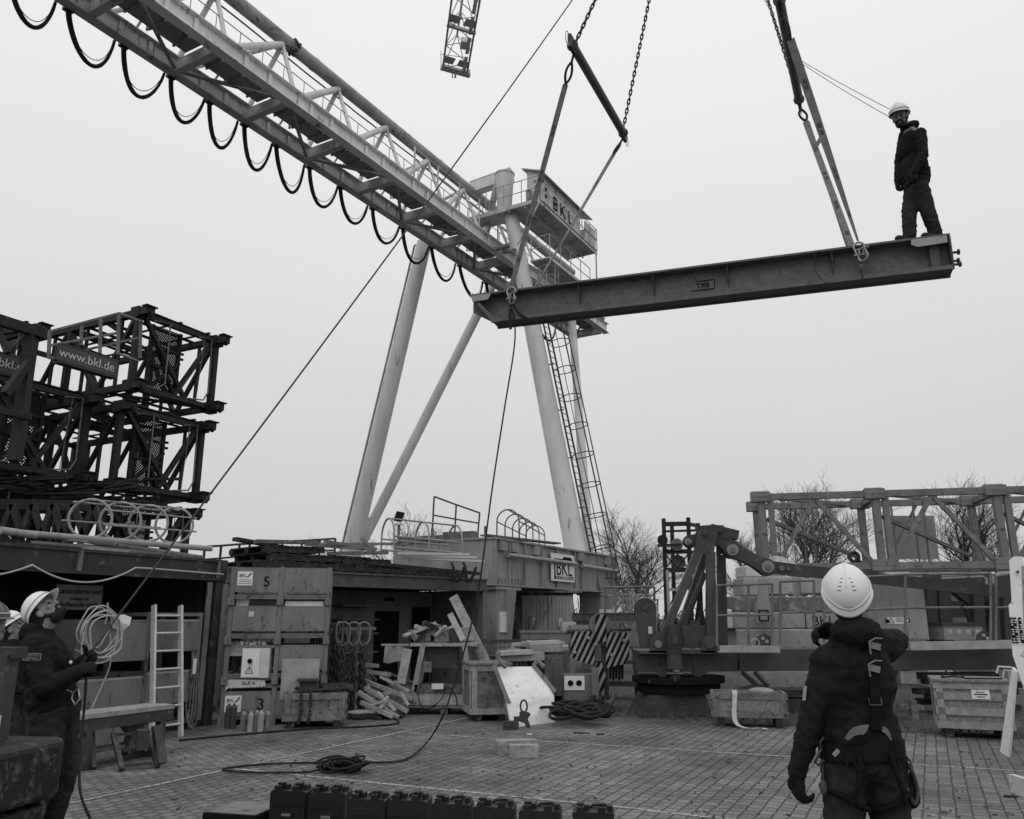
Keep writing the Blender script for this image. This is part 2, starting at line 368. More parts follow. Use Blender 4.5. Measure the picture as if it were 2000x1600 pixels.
for i, t in enumerate(NODES):
    build(MB().ibeam(bp(15.53, t, 15.68), bp(16.95, t, 15.68), .32, .2, .02, box=True), 'cross_beam', 'gantry_grey', gc)
    ap = bp(16.25, t + .36, 18.02)
    for q, r in ((bp(15.4, t - 2.0, 15.98), .1), (bp(15.36, t + .1, 15.98), .062), (bp(17.1, t + .05, 15.98), .075), (bp(17.1, t - 2.0, 15.98), .062)):
        build(MB().tube(ap, q, r, n=10), 'diagonal_brace', 'gantry_paint', gc)
    if t + 2.44 < T1:
        a, b = (15.5, 17.0) if i % 2 else (17.0, 15.5)
        build(MB().tube(bp(a, t + .1, 15.62), bp(b, t + 2.34, 15.62), .055, n=8), 'wind_brace', 'gantry_dark', gc)
        build(MB().tube(bp(17.1, t + 1.2, 16.0), bp(16.6, t + 1.2, 16.5), .035, n=6).tube(bp(16.6, t + 1.2, 16.5), bp(16.6, t + 1.2, 15.8), .035, n=6), 'hanger', 'gantry_grey', gc)
    m = MB()
    m.bar(bp(16.2, t + .16, 15.86), bp(16.2, min(t + 2.28, T1), 15.86), .62, .05)
    for k in (.5, 1.2, 1.9): m.bar(bp(15.88, t + k, 15.8), bp(16.52, t + k, 15.8), .05, .06)
    build(m, 'walkway_plate', 'gantry_dark', gc)
m = MB()
for z in (16.42, 16.85): m.path([bp(15.72, t, z) for t in (T0, T1)], .016, 5)
for t in [T0 + .8 * i for i in range(43)]: m.tube(bp(15.72, t, 15.9), bp(15.72, t, 16.85), .014, n=5)
build(m, 'handrail', 'galvanised', gc)
m = MB()
for z in (16.9, 17.35):
    m.path([bp(15.5, t, z) for t in (20.2, 27.5)], .022, 6)
for t in (20.2, 21.6, 23, 24.4, 25.8, 27.4): m.bar(bp(15.5, t, 15.98), bp(15.5, t, 17.4), .06, .05)
build(m, 'handrail', 'gantry_grey', gc)
# festoon: cable loops hanging under the left chord
LP = [(20, 110, 57), (135, 225, 128), (243, 322, 193), (335, 400, 248), (410, 465, 292), (478, 532, 333), (540, 595, 373), (605, 660, 406), (665, 718, 440), (728, 780, 478), (787, 838, 515), (843, 890, 546), (898, 943, 578), (950, 992, 606), (1000, 1040, 636), (1048, 1085, 664)]
fp = W_ * 17.28
for i, (xa, xb, yb) in enumerate(LP):
    ya, yb2 = 1207 - .659 * (1950 - xa), 1207 - .659 * (1950 - xb)
    a = PL(xa, ya, fp, B); b = PL(xb, yb2, fp, B); c = PL((xa + xb) / 2 + 1, yb, fp, B); a.z = b.z = 15.5; dz = (15.5 - c.z) * RND.uniform(.95, 1.06); kx = RND.uniform(-.09, .09)
    for nm, r, k, off, mt_ in (('power_cable', .056, 1.0, 0, 'rubber'), ('signal_cable', .011, .8, .05, 'rubber')):
        pts = []
        for j in range(21):
            s = j / 20; sh = math.sin(math.pi * s) ** .8 if 0 < s < 1 else 0; n_ = .5 - .5 * math.cos(math.pi * s); n_ = .3 * n_ + .7 * s + kx * math.sin(math.pi * s)
            pts.append(a.lerp(b, n_) - Z * (dz * k * sh) + W_ * off)
        build(MB().path(pts, r, 8, rr=[r * (1.25 - .6 * j / 20 + RND.uniform(-.05, .05)) for j in range(21)]), nm, mt_, gc)
    build(MB().box(a + Z * .02, (.16, .22, .07), -B), 'cable_trolley', 'dark_steel', gc)
# legs
def PT(x, y, t): return PL(x, y, D_ * t, B - 90)
def leg_line(a, b, t, z0, z1):
    p, q = PT(*a, t), PT(*b, t); d = (q - p) / (q.z - p.z); return p + d * (z0 - p.z), p + d * (z1 - p.z)
RLb, RLt = leg_line((1125, 1075), (1002, 440), 25.1, 2.9, 16.72); LLb, LLt = leg_line((690, 1060), (830, 470), 25.1, 2.9, 16.6)
m = MB(); m.tube(RLb, RLt, .385, .275, 28)
for k in (.22, .42, .62): c = RLb.lerp(RLt, k); r = .385 - .11 * k; m.tube(c, c + (RLt - RLb).normalized() * .03, r + .006, n=28)
lg = build(m, 'leg', 'gantry_paint', gc)
m = MB(); m.tube(LLb, LLt, .36, .3, 28)
for k in (.3, .55): c = LLb.lerp(LLt, k); m.tube(c, c + (LLt - LLb).normalized() * .03, .36 - .06 * k + .006, n=28)
build(m, 'leg', 'gantry_paint', gc)
q0, q1 = PT(715, 1045, 25.8), PT(960, 560, 29.0); q1 = q0.lerp(q1, 1.06); q0 = q0.lerp(q1, -.12)
m = MB(); m.tube(q0, q1, .2, n=18); c = PT(723, 1018, 25.95); m.tube(c, c + (q1 - q0).normalized() * .1, .26, n=18); build(m, 'strut', 'gantry_paint', gc)
q0, q1 = PT(1150, 1075, 25.8), PT(1130, 800, 29.0); k = (15.75 - q0.z) / (q1.z - q0.z)
build(MB().tube(q0.lerp(q1, -.2), q0.lerp(q1, k), .17, n=18), 'strut', 'gantry_paint', gc)
# rail with brackets beside the left leg
m = MB(); a, b = LLb + W_ * .55, LLt + W_ * .5; m.tube(a, b, .045, n=8)
for i in range(14): c = a.lerp(b, i / 13); m.tube(c, c - W_ * .25, .03, n=6)
build(m, 'leg_rail', 'gantry_dark', gc)
# caged ladder on the right leg
m = MB(); ax = (RLt - RLb).normalized(); la, lb = RLb - W_ * .5 + D_ * .28 - ax * .3, RLt - W_ * .42 + D_ * .28 - ax * 3.6
for k in (-.22, .22): m.bar(la + D_ * k, lb + D_ * k, .035, .06, W_)
n = 44
for i in range(n): c = la.lerp(lb, i / n); m.tube(c - D_ * .22, c + D_ * .22, .014, n=5)
for i in range(6): c = la.lerp(lb, (i + .5) / 6); m.bar(c, c + W_ * .3, .06, .03)
ld = build(m, 'ladder', 'dark_steel', gc)
m = MB(); hoops = 10
WX = (W_ - ax * W_.dot(ax)).normalized()
def hp(c, a): return c - WX * (.38 + .38 * math.sin(a)) + D_ * (.38 * math.cos(a))
for i in range(hoops):
    c = la.lerp(lb, (i + .15) / hoops); m.path([c + D_ * .22] + [hp(c, a * math.pi / 10 - .25) for a in range(0, 13)] + [c - D_ * .22], .018, 5)
for a in (0.25, .95, 1.57, 2.2, 2.9): m.path([hp(la.lerp(lb, s), a) for s in (.0, .95)], .015, 5)
build(m, 'ladder_cage', 'dark_steel', ld)
# platform with rails round the leg top and the machine house
pz = 16.8
m = MB()
def slab(mb, a0, a1, t0, t1, z0, z1): return mb.raw([bp(a, t, z) for a in (a0, a1) for t in (t0, t1) for z in (z0, z1)], [(0, 1, 3, 2), (4, 6, 7, 5), (0, 4, 5, 1), (2, 3, 7, 6), (0, 2, 6, 4), (1, 5, 7, 3)])
slab(m, 12.93, 14.35, 24.57, 29.8, pz, pz + .05); slab(m, 14.36, 16.1, 24.57, 25.65, pz, pz + .05)
for t in (24.6, 25.9, 27.2, 28.5, 29.76): m.bar(bp(12.95, t, pz - .05), bp(14.33, t, pz - .05), .06, .1)
for a in (12.96, 13.6, 14.3): m.bar(bp(a, 24.6, pz - .13), bp(a, 29.78, pz - .13), .05, .1)
m.bar(bp(14.36, 24.6, pz - .06), bp(16.1, 24.6, pz - .06), .06, .12)
build(m, 'platform', 'gantry_grey', gc)
m = MB(); rl = [bp(16.1, 25.6, 0), bp(16.1, 24.58, 0), bp(12.94, 24.58, 0), bp(12.94, 29.78, 0), bp(14.33, 29.78, 0)]
for z in (pz + .5, pz + .98): m.path([p + Z * z for p in rl], .02, 5)
for i in range(4):
    n = max(1, round((rl[i + 1] - rl[i]).length / .8))
    for j in range(n + 1): p = rl[i].lerp(rl[i + 1], j / n); m.tube(p + Z * pz, p + Z * (pz + .98), .017, n=5)
build(m, 'platform_railing', 'galvanised', gc)
m = MB(); slab(m, 13.0, 14.3, 29.3, 29.33, pz + .05, pz + .9); slab(m, 12.95, 12.98, 28.6, 29.7, pz + .05, pz + .9); build(m, 'mesh_screen', 'gantry_grey', gc)
m = MB(); slab(m, 13.02, 13.58, 24.75, 28.3, pz + .06, pz + 1.22)
for t in (25.3, 26.2, 27.1): slab(m, 13.0, 13.02, t, t + .03, pz + .08, pz + 1.2)
mh = build(m, 'machine_house', 'offwhite', gc)
m = MB(); m.poly([bp(12.86, 24.62, pz + 1.16), bp(13.75, 24.62, pz + 1.5), bp(13.75, 24.62, pz + 1.54), bp(12.86, 24.62, pz + 1.2)], D_ * 4.6); m.poly([bp(13.0, 24.74, pz + 1.22), bp(13.58, 24.74, pz + 1.22), bp(13.58, 24.74, pz + 1.42), bp(13.0, 24.74, pz + 1.21)], D_ * 3.5); build(m, 'roof', 'gantry_grey', mh)
for s_, t in (('B', 26.0), ('K', 26.65), ('L', 27.3)): text(s_, bp(13.0, t, pz + .42), D_, Z, .8, 'black', mh, ext=.006)
m = MB()
for t, z in ((24.9, .9), (25.15, .65), (25.15, .35), (26.0, 1.0), (26.9, .95)): slab(m, 12.99, 13.02, t, t + .1, pz + z, pz + z + .12)
build(m, 'vent', 'black', mh)
m = MB(); 
for a, z in ((13.2, .85), (13.2, .6), (13.2, .35)): slab(m, a, a + .09, 24.73, 24.75, pz + z, pz + z + .1)
slab(m, 13.38, 13.55, 24.6, 24.75, pz + .1, pz + .55); build(m, 'switch_box', 'gantry_dark', mh)
# leg head, end box girder
c0, c1 = bp(14.72, 25.0, pz + .1), bp(14.72, 25.0, pz + 1.72)
m = MB(); m.tube(c0, c1, .27, .37, 24); m.tube(c1 - Z * .02, c1 + Z * .03, .4, n=24); build(m, 'leg_head', 'gantry_paint', gc)
m = MB(); m.ibeam(bp(16.3, 25.1, 18.4), bp(14.55, 25.3, 18.62), .5, .4, .03, box=True); m.tube(bp(15.9, 25.1, 18.72), bp(15.2, 25.2, 18.82), .06, n=8); build(m, 'head_girder', 'gantry_paint', gc)
m = MB(); m.tube(bp(16.1, 25.6, 15.95), bp(15.0, 25.0, 18.5), .13, n=12); build(m, 'head_brace', 'gantry_grey', gc)
build(MB().tube(bp(15.4, 26.2, 15.9), bp(14.0, 24.5, 14.9), .1, n=10).tube(bp(15.4, 25.3, 15.6), bp(13.9, 25.2, 15.6), .1, n=10), 'head_brace', 'gantry_dark', gc)
build(MB().tube(bp(12.96, 24.6, pz - .1), bp(13.75, 24.3, 15.0), .035, n=6), 'platform_stay', 'gantry_grey', gc)
build(MB().tube(bp(12.96, 29.7, pz - .1), bp(12.96, 29.7, pz - 2.4), .03, n=6), 'downpipe', 'gantry_dark', gc)
m = MB(); slab(m, 12.75, 13.6, 25.0, 28.6, 14.55, 14.6); m.bar(bp(12.75, 25, 14.5), bp(12.75, 28.6, 14.5), .05, .1); build(m, 'landing', 'gantry_grey', gc)
m = MB()
for z in (15.05, 15.5): m.path([bp(13.55, 25.0, z), bp(12.77, 25.0, z), bp(12.77, 28.6, z)], .018, 5)
for p in [(13.55, 25), (12.77, 25), (12.77, 25.9), (12.77, 26.8), (12.77, 27.7), (12.77, 28.6)]: m.tube(bp(p[0], p[1], 14.6), bp(p[0], p[1], 15.5), .018, n=5)
build(m, 'landing_railing', 'galvanised', gc)
m = MB()
for i in range(4): m.ring(bp(13.1, 25.5, 13.2 + .38 * i), .38, .016, n=16, m=5)
for i in range(7): a = i * .9; m.tube(bp(13.1, 25.5, 13.2) + V((math.cos(a), math.sin(a), 0)) * .38, bp(13.1, 25.5, 14.4) + V((math.cos(a), math.sin(a), 0)) * .38, .013, n=5)
build(m, 'hatch_cage', 'galvanised', gc)
# end frame of the bridge
m = MB(); m.ibeam(bp(15.5, 35.9, 15.6), bp(17.0, 35.9, 15.6), .35, .2, .02); m.tube(bp(16.25, 34, 18.1), bp(15.4, 35.6, 15.95), .08, n=8); m.tube(bp(16.25, 34, 18.1), bp(17.1, 35.6, 15.95), .08, n=8); build(m, 'end_frame', 'gantry_grey', gc)
m = MB()
for i in range(5):
    t = 26.6 + i * 1.25
    m.tube(bp(15.4, t, 15.95), bp(14.1, t + .8, 15.0), .05, n=6); m.tube(bp(14.1, t + .8, 15.0), bp(15.4, t + 1.2, 15.95), .05, n=6)
m.tube(bp(14.1, 26.8, 15.0), bp(14.1, 33, 15.0), .08, n=8); build(m, 'side_truss', 'gantry_paint', gc)
# travelling end box with the sign, on its two pedestals
P0 = V((-.47, 21.0, 0)); EB = fr(P0, B)                # local x: -> right/near (-W), y: along D
m = MB(EB); m.box2((-3.2, .02, 2.43), (-.02, 7.95, 3.55)); m.box2((-3.25, -.02, 3.55), (.06, 8.0, 3.6)); m.box2((-3.25, -.02, 2.39), (.06, 8.0, 2.43))
for y in (0.05, .75, 1.6, 2.55, 3.5, 4.7, 5.2, 6.4, 7.5, 7.92): m.box2((-.02, y - .02, 2.43), (.05, y + .02, 3.55))
for y in (.4, 1.0, 2.2, 5.05, 7.1): m.box2((-.03, y - .16, 3.28), (.1, y + .16, 3.52))
for i in range(9): m.tube((.0, .3 + i * .17, 2.43), (.0, .3 + i * .17, 2.6), .03, n=6); m.tube((.0, 6.6 + i * .14, 2.43), (.0, 6.6 + i * .14, 2.58), .03, n=6)
eb = build(m, 'end_carriage', 'end_paint', gc)
m = MB(EB)
m.tube((.13, .55, 3.17), (.13, 4.55, 3.17), .055, n=10); m.tube((.13, 5.0, 3.13), (.13, 7.75, 3.1), .055, n=10); build(m, 'guard_tube', 'paint_light', eb)
build(MB(EB).box2((.052, 3.05, 2.62), (.075, 4.55, 3.4)), 'sign_board', 'white', eb)
sb = EB @ V((.08, 3.86, 2.98)); text('BKL', sb, D_, Z, .62, 'black', eb)
text('BAUKRAN-LOGISTIK', sb - Z * .26, D_, Z, .14, 'black', eb)
build(MB(EB).box2((.076, 3.22, 2.68), (.084, 3.29, 3.26)).box2((.076, 3.3, 3.2), (.084, 4.42, 3.26)).poly([(.076, 3.75, 3.26), (.076, 4.42, 3.26), (.076, 4.3, 3.33), (.076, 3.85, 3.33)], (.008, 0, 0)), 'emblem', 'black', eb)
for y0 in (.15, 6.6):
    m = MB(EB); m.poly([(0, y0, 2.38), (0, y0 + 1.05, 2.38), (0, y0 + .8, 1.1), (0, y0 + .7, 0), (0, y0 + .1, 0), (0, y0 + .05, 1.1)], (-.75, 0, 0)); m.box2((-.8, y0 - .1, 2.3), (.05, y0 + 1.2, 2.37)); m.poly([(.0, y0 + .45, 2.3), (.3, y0 + .45, 2.3), (.1, y0 + .45, 1.2), (0, y0 + .45, 1.2)], (0, .03, 0))
    pd = build(m, 'pedestal', 'end_paint', gc)
    build(MB(EB).box2((.0, y0 + .15, 1.25), (.04, y0 + .45, 1.75)), 'notice', 'white', pd)
m = MB(EB); m.box2((-3, -.05, 3.6), (-1.4, 1.2, 3.72)); m.box((-1.2, .3, 3.68), (.9, .35, .25), 8); m.bar((-.8, .8, 3.75), (.1, 3.4, 3.68), .3, .04); m.box2((-2.1, .2, 3.7), (-2.04, .26, 3.95)); m.box2((-.6, .5, 3.6), (-.54, .56, 3.95)); build(m, 'deck_plate', 'wood_old', eb)
# loose railing and ladder cage lying on the end box
def flat_rail(name, label, pts, h, r=.022, mt_='dark_steel', mid=True, cat='railing'):
    m = MB(); pts = [V(p) for p in pts]
    m.path([p + Z * h for p in pts], r, 6)
    if mid: m.path([p + Z * h * .55 for p in pts], r, 6)
    for p in pts: m.tube(p, p + Z * h, r, n=6)
    return solo(m, name, mt_, label, cat)
m = MB(); tp_ = [W(x, y, Y) for x, y, Y in ((848, 970, 22.3), (891, 986, 22.6), (937, 1002, 22.9))]; bt_ = [W(x, y, Y) for x, y, Y in ((844, 1046, 22.3), (888, 1045, 22.6), (933, 1044, 22.9))]
m.path(tp_, .024, 6); m.path([t.lerp(u, .48) for t, u in zip(tp_, bt_)], .022, 6)
for t, u in zip(tp_, bt_): m.tube(t, u, .026, n=6)
solo(m, 'guard_rail', 'dark_steel', 'guard railing standing on the deck of the crane end box', 'railing')
def cage(name, label, o, dirv, n, R, step, r, mt_, strips=5, cat='ladder cage', legs=0, tilt=None):
    m = MB(); o = V(o); dv = V(dirv).normalized(); x = dv.cross(Z).normalized()
    def q(i, a): return o + dv * (i * step) + x * (R * math.cos(a)) + Z * (R * math.sin(a) * 1.05 + legs)
    for i in range(n):
        p = [q(i, a) for a in [math.pi * k / 12 for k in range(13)]]
        if legs: p = [p[0] - Z * legs] + p + [p[-1] - Z * legs]
        m.path(p, r, 6)
    for k in range(strips):
        a = math.pi * k / (strips - 1) if strips > 1 else 1.57; m.path([q(0, a), q(n - 1, a)], r * .9, 6)
    if legs: m.path([q(0, 0) - Z * legs, q(n - 1, 0) - Z * legs], r, 6); m.path([q(0, math.pi) - Z * legs, q(n - 1, math.pi) - Z * legs], r, 6)
    return solo(m, name, mt_, label, cat)
p = W(992, 1048, 21.8); cage('ladder_cage', 'arched ladder cage lying on the crane end box', (p.x, p.y, 3.62), V((math.sin(rad(12)), math.cos(rad(12)), 0)), 5, .3, 1.0, .018, 'dark_steel', 3, legs=.46)
# ================================================================== THE LIFTED GIRDER AND ITS RIGGING
BL, BR = W(925, 583, 10.9), W(1850, 460, 9.0); BR.z = BL.z
bd = (BR - BL).normalized(); bn = V((bd.y, -bd.x, 0))            # bn points to the camera side
if bn.y > 0: bn = -bn
LB = (BR - BL).length; ZT = BL.z; HB = .425; FW = .3
def gb(s, o, z): return BL + bd * s + bn * o + Z * z             # along, outwards, below/above the top face
sb_ = thing('steel_girder', 'dark scratched steel I girder hanging level from four straps in mid air', 'steel girder', gb(LB / 2, 0, -HB))
m = MB(); m.bar(gb(0, 0, -.0125), gb(LB, 0, -.0125), FW, .025); m.bar(gb(.32, 0, -HB + .0125), gb(LB, 0, -HB + .0125), FW, .025)
m.raw([gb(0, o, z) for o in (-.008, .008) for z in (-.025, -.22)] + [gb(.3, o, -HB + .025) for o in (-.008, .008)] + [gb(LB, o, z) for o in (-.008, .008) for z in (-.025, -HB + .025)],
      [(0, 1, 4, 7, 6), (2, 8, 9, 5, 3), (0, 6, 8, 2), (1, 3, 5, 4)])
m.bar(gb(.32, FW / 2 - .02, -HB - .01), gb(LB, FW / 2 - .02, -HB - .01), .04, .025); m.bar(gb(.32, -FW / 2 + .02, -HB - .01), gb(LB, -FW / 2 + .02, -HB - .01), .04, .025)
build(m, 'girder_body', 'beam_paint', sb_)
for s in (1.55, 2.55, 3.5, 4.75):
    m = MB(); m.poly([gb(s, .008, -.025), gb(s, .13, -.025), gb(s, .1, -.12), gb(s, .03, -.26), gb(s, .008, -.3)], bd * .014)
    build(m, 'stiffener', 'beam_dark', sb_)
m = MB(); m.bar(gb(LB - .01, 0, -.04), gb(LB - .01, 0, -HB), .32, .02, bd); m.bar(gb(LB - .18, FW / 2 - .06, -.03), gb(LB - .18, FW / 2 - .06, -HB), .02, .1, bd); build(m, 'end_plate', 'beam_dark', sb_)
build(MB().poly([gb(LB - .42, .155, -.03), gb(LB - .04, .155, -.03), gb(LB - .04, .155, -.12), gb(LB - .36, .155, -.13), gb(LB - .43, .155, -.09)], bn * .012), 'tie_plate', 'paint_light', sb_)
build(MB().poly([gb(.02, .155, -.03), gb(.32, .155, -.03), gb(.28, .155, -.11), gb(.05, .155, -.12)], bn * .012), 'tie_plate', 'paint_light', sb_)
m = MB(); m.poly([gb(0, .14, -.025), gb(.05, .14, -.025), gb(.4, .14, -HB), gb(.32, .14, -HB)], -bn * .28); build(m, 'end_plate', 'beam_paint', sb_)
for dz, o in ((-.21, .05), (-.29, -.02), (-.36, .04)):
    m = MB(); m.tube(gb(LB, o, dz), gb(LB + .1, o, dz), .016, n=8); m.tube(gb(LB + .07, o, dz), gb(LB + .095, o, dz), .034, n=6); build(m, 'bolt', 'dark_steel', sb_)
t_ = gb(3.18, .014, -.22); text('BKL', t_, -bd, -Z, .105, 'black', sb_, ext=.001)
m = MB(); m.bar(t_ - bd * .15 - Z * .068, t_ + bd * .15 - Z * .068, .006, .01, Z); m.bar(t_ + bd * .15 - Z * .068, t_ + bd * .15 + Z * .056, .006, .01, bd); m.bar(t_ - bd * .08 + Z * .056, t_ + bd * .15 + Z * .056, .006, .008, Z); build(m, 'emblem', 'black', sb_)
# spreader bars with their chains
ZS = 9.2
def zpix(x, y): return G(x, y, ZS)
SPR = {}
GRP = dict(sp='spreader bars over the lifted girder', ch='chains holding the spreader bars', sl='web slings carrying the girder', sh='bow shackles on the girder')
hook = None
for key, (n_, f_), wh in (('a', ((1120, 92), (1216, 258)), 'tubular spreader bar between the two chains, left of the lifted girder middle'), ('b', ((1523, 4), (1560, 192)), 'tubular spreader bar close to the worker standing on the girder')):
    a, b = zpix(*n_), zpix(*f_); SPR[key] = (a, b); dd = (b - a).normalized()
    r = thing('spreader_bar', wh, 'spreader bar', (a + b) / 2, GRP['sp'])
    build(MB().tube(a, b, .062, n=16), 'bar_tube', 'beam_paint', r)
    for e, sg in ((a, -1), (b, 1)):
        m = MB(); m.box(e + dd * sg * .06, (.05, .2, .2), R=dd.to_track_quat('Y', 'Z').to_matrix()); m.tube(e + dd * sg * .02, e + dd * sg * .05, .08, n=14); build(m, 'end_fitting', 'dark_steel', r)
        m = MB(); m.path(spline([e + dd * sg * .1 + Z * .05, e + dd * sg * .25 + Z * .08, e + dd * sg * .3 - Z * .08, e + dd * sg * .2 - Z * .12, e + dd * sg * .14], 5), .006, 5); build(m, 'spring_clip', 'galvanised', r)
HK = (SPR['a'][0] + SPR['b'][0] + SPR['a'][1] + SPR['b'][1]) / 4
# chains run up towards the hook, which hangs out of sight above
for key, idx, px2, lab in (('a', 0, (1165, -5), 'dark round-link chain rising from the near end of the left spreader bar'), ('a', 1, (1269, -5), 'long dark chain rising from the far end of the left spreader bar'), ('b', 1, (1498, -5), 'dark chain running beside the right spreader bar to its far end')):
    s0 = SPR[key][idx]; r0 = ray(*px2); k = (ZS + {0: .75, 1: 2.2}[idx] - 1.6) / r0.z if idx == 0 or key == 'a' else (ZS + 2.1 - 1.6) / r0.z
    p1 = EYE + r0 * k; p2 = s0 + (p1 - s0) * 2.2
    m = MB(); chain(m, [s0, p2], .078, .012, .03); solo(m, 'lifting_chain', 'chain_steel', lab, 'chain', GRP['ch'])
s0 = SPR['b'][0]; m = MB(); chain(m, [s0, s0 + V((-1.1, .7, 3.4))], .078, .012, .03); solo(m, 'lifting_chain', 'chain_steel', 'chain rising out of view from the near end of the right spreader bar', 'chain', GRP['ch'])
# straps and shackles
def strap(m, a, b, w, tw, wd=V((1, 0, 0)), th=.006):
    a, b = V(a), V(b); d = (b - a).normalized(); x0 = (wd - d * wd.dot(d)).normalized(); n = 24; vs = []
    for i in range(n + 1):
        t = i / n; x = M4.Rotation(tw[0] + (tw[1] - tw[0]) * t, 3, d) @ x0; y = d.cross(x); c = a.lerp(b, t)
        vs += [c + x * w / 2 + y * th / 2, c - x * w / 2 + y * th / 2, c - x * w / 2 - y * th / 2, c + x * w / 2 - y * th / 2]
    m.raw(vs, [(4 * i + k, 4 * i + (k + 1) % 4, 4 * i + 4 + (k + 1) % 4, 4 * i + 4 + k) for i in range(n) for k in range(4)] + [(3, 2, 1, 0), (4 * n, 4 * n + 1, 4 * n + 2, 4 * n + 3)])
def bow(c, up, side, sc=1.0):
    """bow shackle: body and cross pin"""
    m = MB(); up = V(up).normalized(); side = V(side).normalized(); R = .075 * sc; r = .017 * sc; pts = []
    for i in range(15): a = rad(-40 + 260 * i / 14); pts.append(c + up * (R * math.sin(a)) + side * (R * math.cos(a)))
    pts = [c - up * .14 * sc + side * .045 * sc] + pts + [c - up * .14 * sc - side * .045 * sc]
    m.path(spline(pts, 2), r, 8)
    m.tube(c - up * .13 * sc - side * .085 * sc, c - up * .13 * sc + side * .075 * sc, .016 * sc, n=8); m.tube(c - up * .13 * sc + side * .07 * sc, c - up * .13 * sc + side * .1 * sc, .026 * sc, n=8)
    return m
sA, sB = .62, LB - 1.0
near_a = gb(sA, .17, .02); far_a = gb(sA + .18, -.17, .02); near_b = gb(sB, .17, .02); far_b = gb(sB - .02, -.17, .02)
for key, idx, foot, w0, tw, mt_, lab in (
        ('a', 0, near_a, .075, (0.0, .5), 'webbing', 'long grey web sling from the left spreader bar to the near flange'),
        ('a', 1, far_a, .06, (.2, 1.3), 'webbing_light', 'pale web sling passing behind the girder left end'),
        ('b', 0, near_b, .1, (.7, -.9), 'webbing', 'twisted grey web sling down to the shackles beside the standing worker'),
        ('b', 1, far_b, .085, (.9, .1), 'webbing_light', 'pale web sling with printed marks under the right spreader bar')):
    top = SPR[key][idx] - Z * .12; dd = (foot - top).normalized(); L = (foot - top).length; r = thing('web_sling', lab, 'sling', foot, GRP['sl'])
    k0 = top + dd * .42
    m = MB(); strap(m, k0, foot - dd * .02, w0, tw); 
    if idx == 1: strap(m, k0 + V((.03, 0, 0)), foot - dd * .02 + V((-.02, 0.05, 0)), w0 * .7, (tw[1], tw[0]))
    build(m, 'strap', mt_, r)
    for f in (.2, .23, .42, .455, .64, .67, .85):
        m = MB(); c = k0.lerp(foot, f); strap(m, c, c + dd * .07, w0 * .5,
             (tw[0] + (tw[1] - tw[0]) * f,) * 2, th=.011)
        build(m, 'printed_mark', 'dark_steel', r)
    m = MB(); x, y = perp(dd); pts = [top] + [top + dd * (.1 + .32 * i / 8) + x * (.055 * math.sin(math.pi * i / 8)) for i in range(9)]; pts2 = [top] + [top + dd * (.1 + .32 * i / 8) - x * (.055 * math.sin(math.pi * i / 8)) for i in range(9)]
    m.path(pts, .018, 6); m.path(pts2, .018, 6); build(m, 'eye', 'rubber', r)
    if key == 'b' and idx == 0:
        c = k0.lerp(foot, .48); m = MB(); strap(m, c, c + V((-.1, 0, -.17)), .05, (0, .2)); build(m, 'loose_tab', 'webbing', r)
for i, (c, lab) in enumerate(((near_a, 'bow shackle at the left end of the girder, under the long grey sling'), (near_b, 'bow shackle near the standing worker, under the twisted sling'))):
    r = thing('shackle', lab, 'shackle', c, GRP['sh']); build(bow(c - Z * .06, Z, bd, .8), 'bow', 'shackle_steel', r); build(bow(c - Z * .2 + bn * .04 + bd * .03, -Z, bd * .8 + bn * .6, .8), 'bow', 'shackle_steel', r)
    build(MB().tube(c - Z * .3 + bn * .02, c - Z * .38 - bn * .05, .02, n=8), 'pin', 'shackle_steel', r)
m = MB(); chain(m, [near_b - Z * .28 + bn * .0, near_b - Z * .45 - bn * .02], .06, .009, .02); m.path([gb(LB - 1.5, .16, -.02), gb(LB - 1.53, .1, -.2), gb(LB - 1.46, .12, -.38)], .008, 5); solo(m, 'safety_chain', 'chain_steel', 'short thin chain dangling from the shackle over the girder web', 'chain')
# ropes
def rope(name, pts, r, mt_, label, n=6): return solo(MB().path(pts, r, n), name, mt_, label, 'rope')
HANDS = W(163, 1292, 6.3)
tp = W(1125, -20, 9.4)
rope('tag_rope', sag(HANDS, HANDS + (tp - HANDS) * 1.25, .12, 40), .0085, 'rope_grey', 'taut tag rope held by the bearded worker and running up across the sky')
g0 = near_a - Z * .22 + bn * .03
pts = [g0, W(1006, 660, 10.55), W(985, 800, 10.4), W(962, 950, 10.25), W(938, 1130, 10.15), W(918, 1230, 10.05), W(882, 1352, 9.95), W(862, 1405, 9.9), G(838, 1445, .09), G(806, 1476, .025), G(770, 1488, .02), G(700, 1489, .02), G(590, 1490, .02), G(500, 1494, .02), G(445, 1500, .02), G(437, 1504, .02), G(470, 1508, .02), G(530, 1509, .02), G(600, 1508, .02), G(632, 1500, .03)]
rope('drop_rope', spline(pts, 8), .0115, 'rope_dark', 'dark rope hanging from the girder down to the paving and looping there')
m = MB(); cc = G(668, 1503, .03)
for i in range(12):
    ex = RND.uniform(.1, .2); off = V((RND.uniform(-.1, .08), RND.uniform(-.12, .12), .008 + .008 * i)); a0 = RND.uniform(0, 6); k2 = RND.uniform(.3, .7)
    m.path([cc + off + V((ex * 1.1 * math.cos(a0 + a) + .03 * math.sin(2 * a + i), ex * k2 * math.sin(a0 + a) + .03 * math.cos(3 * a), .03 * math.sin(2 * a + i))) for a in [k * math.pi / 11 for k in range(22)]], .0115, 6, True)
for dx in (.17, .21, .13):
    m.path([cc + V((dx + .09 * math.cos(a), .13 * math.sin(a), .03 + .05 * math.sin(a + dx * 9))) for a in [k * math.pi / 9 for k in range(18)]], .0115, 6, True)
m.path([cc + V((.12, 0, .04)), cc + V((.14, .05, .14)), cc + V((.16, .1, .02))], .0115, 6)
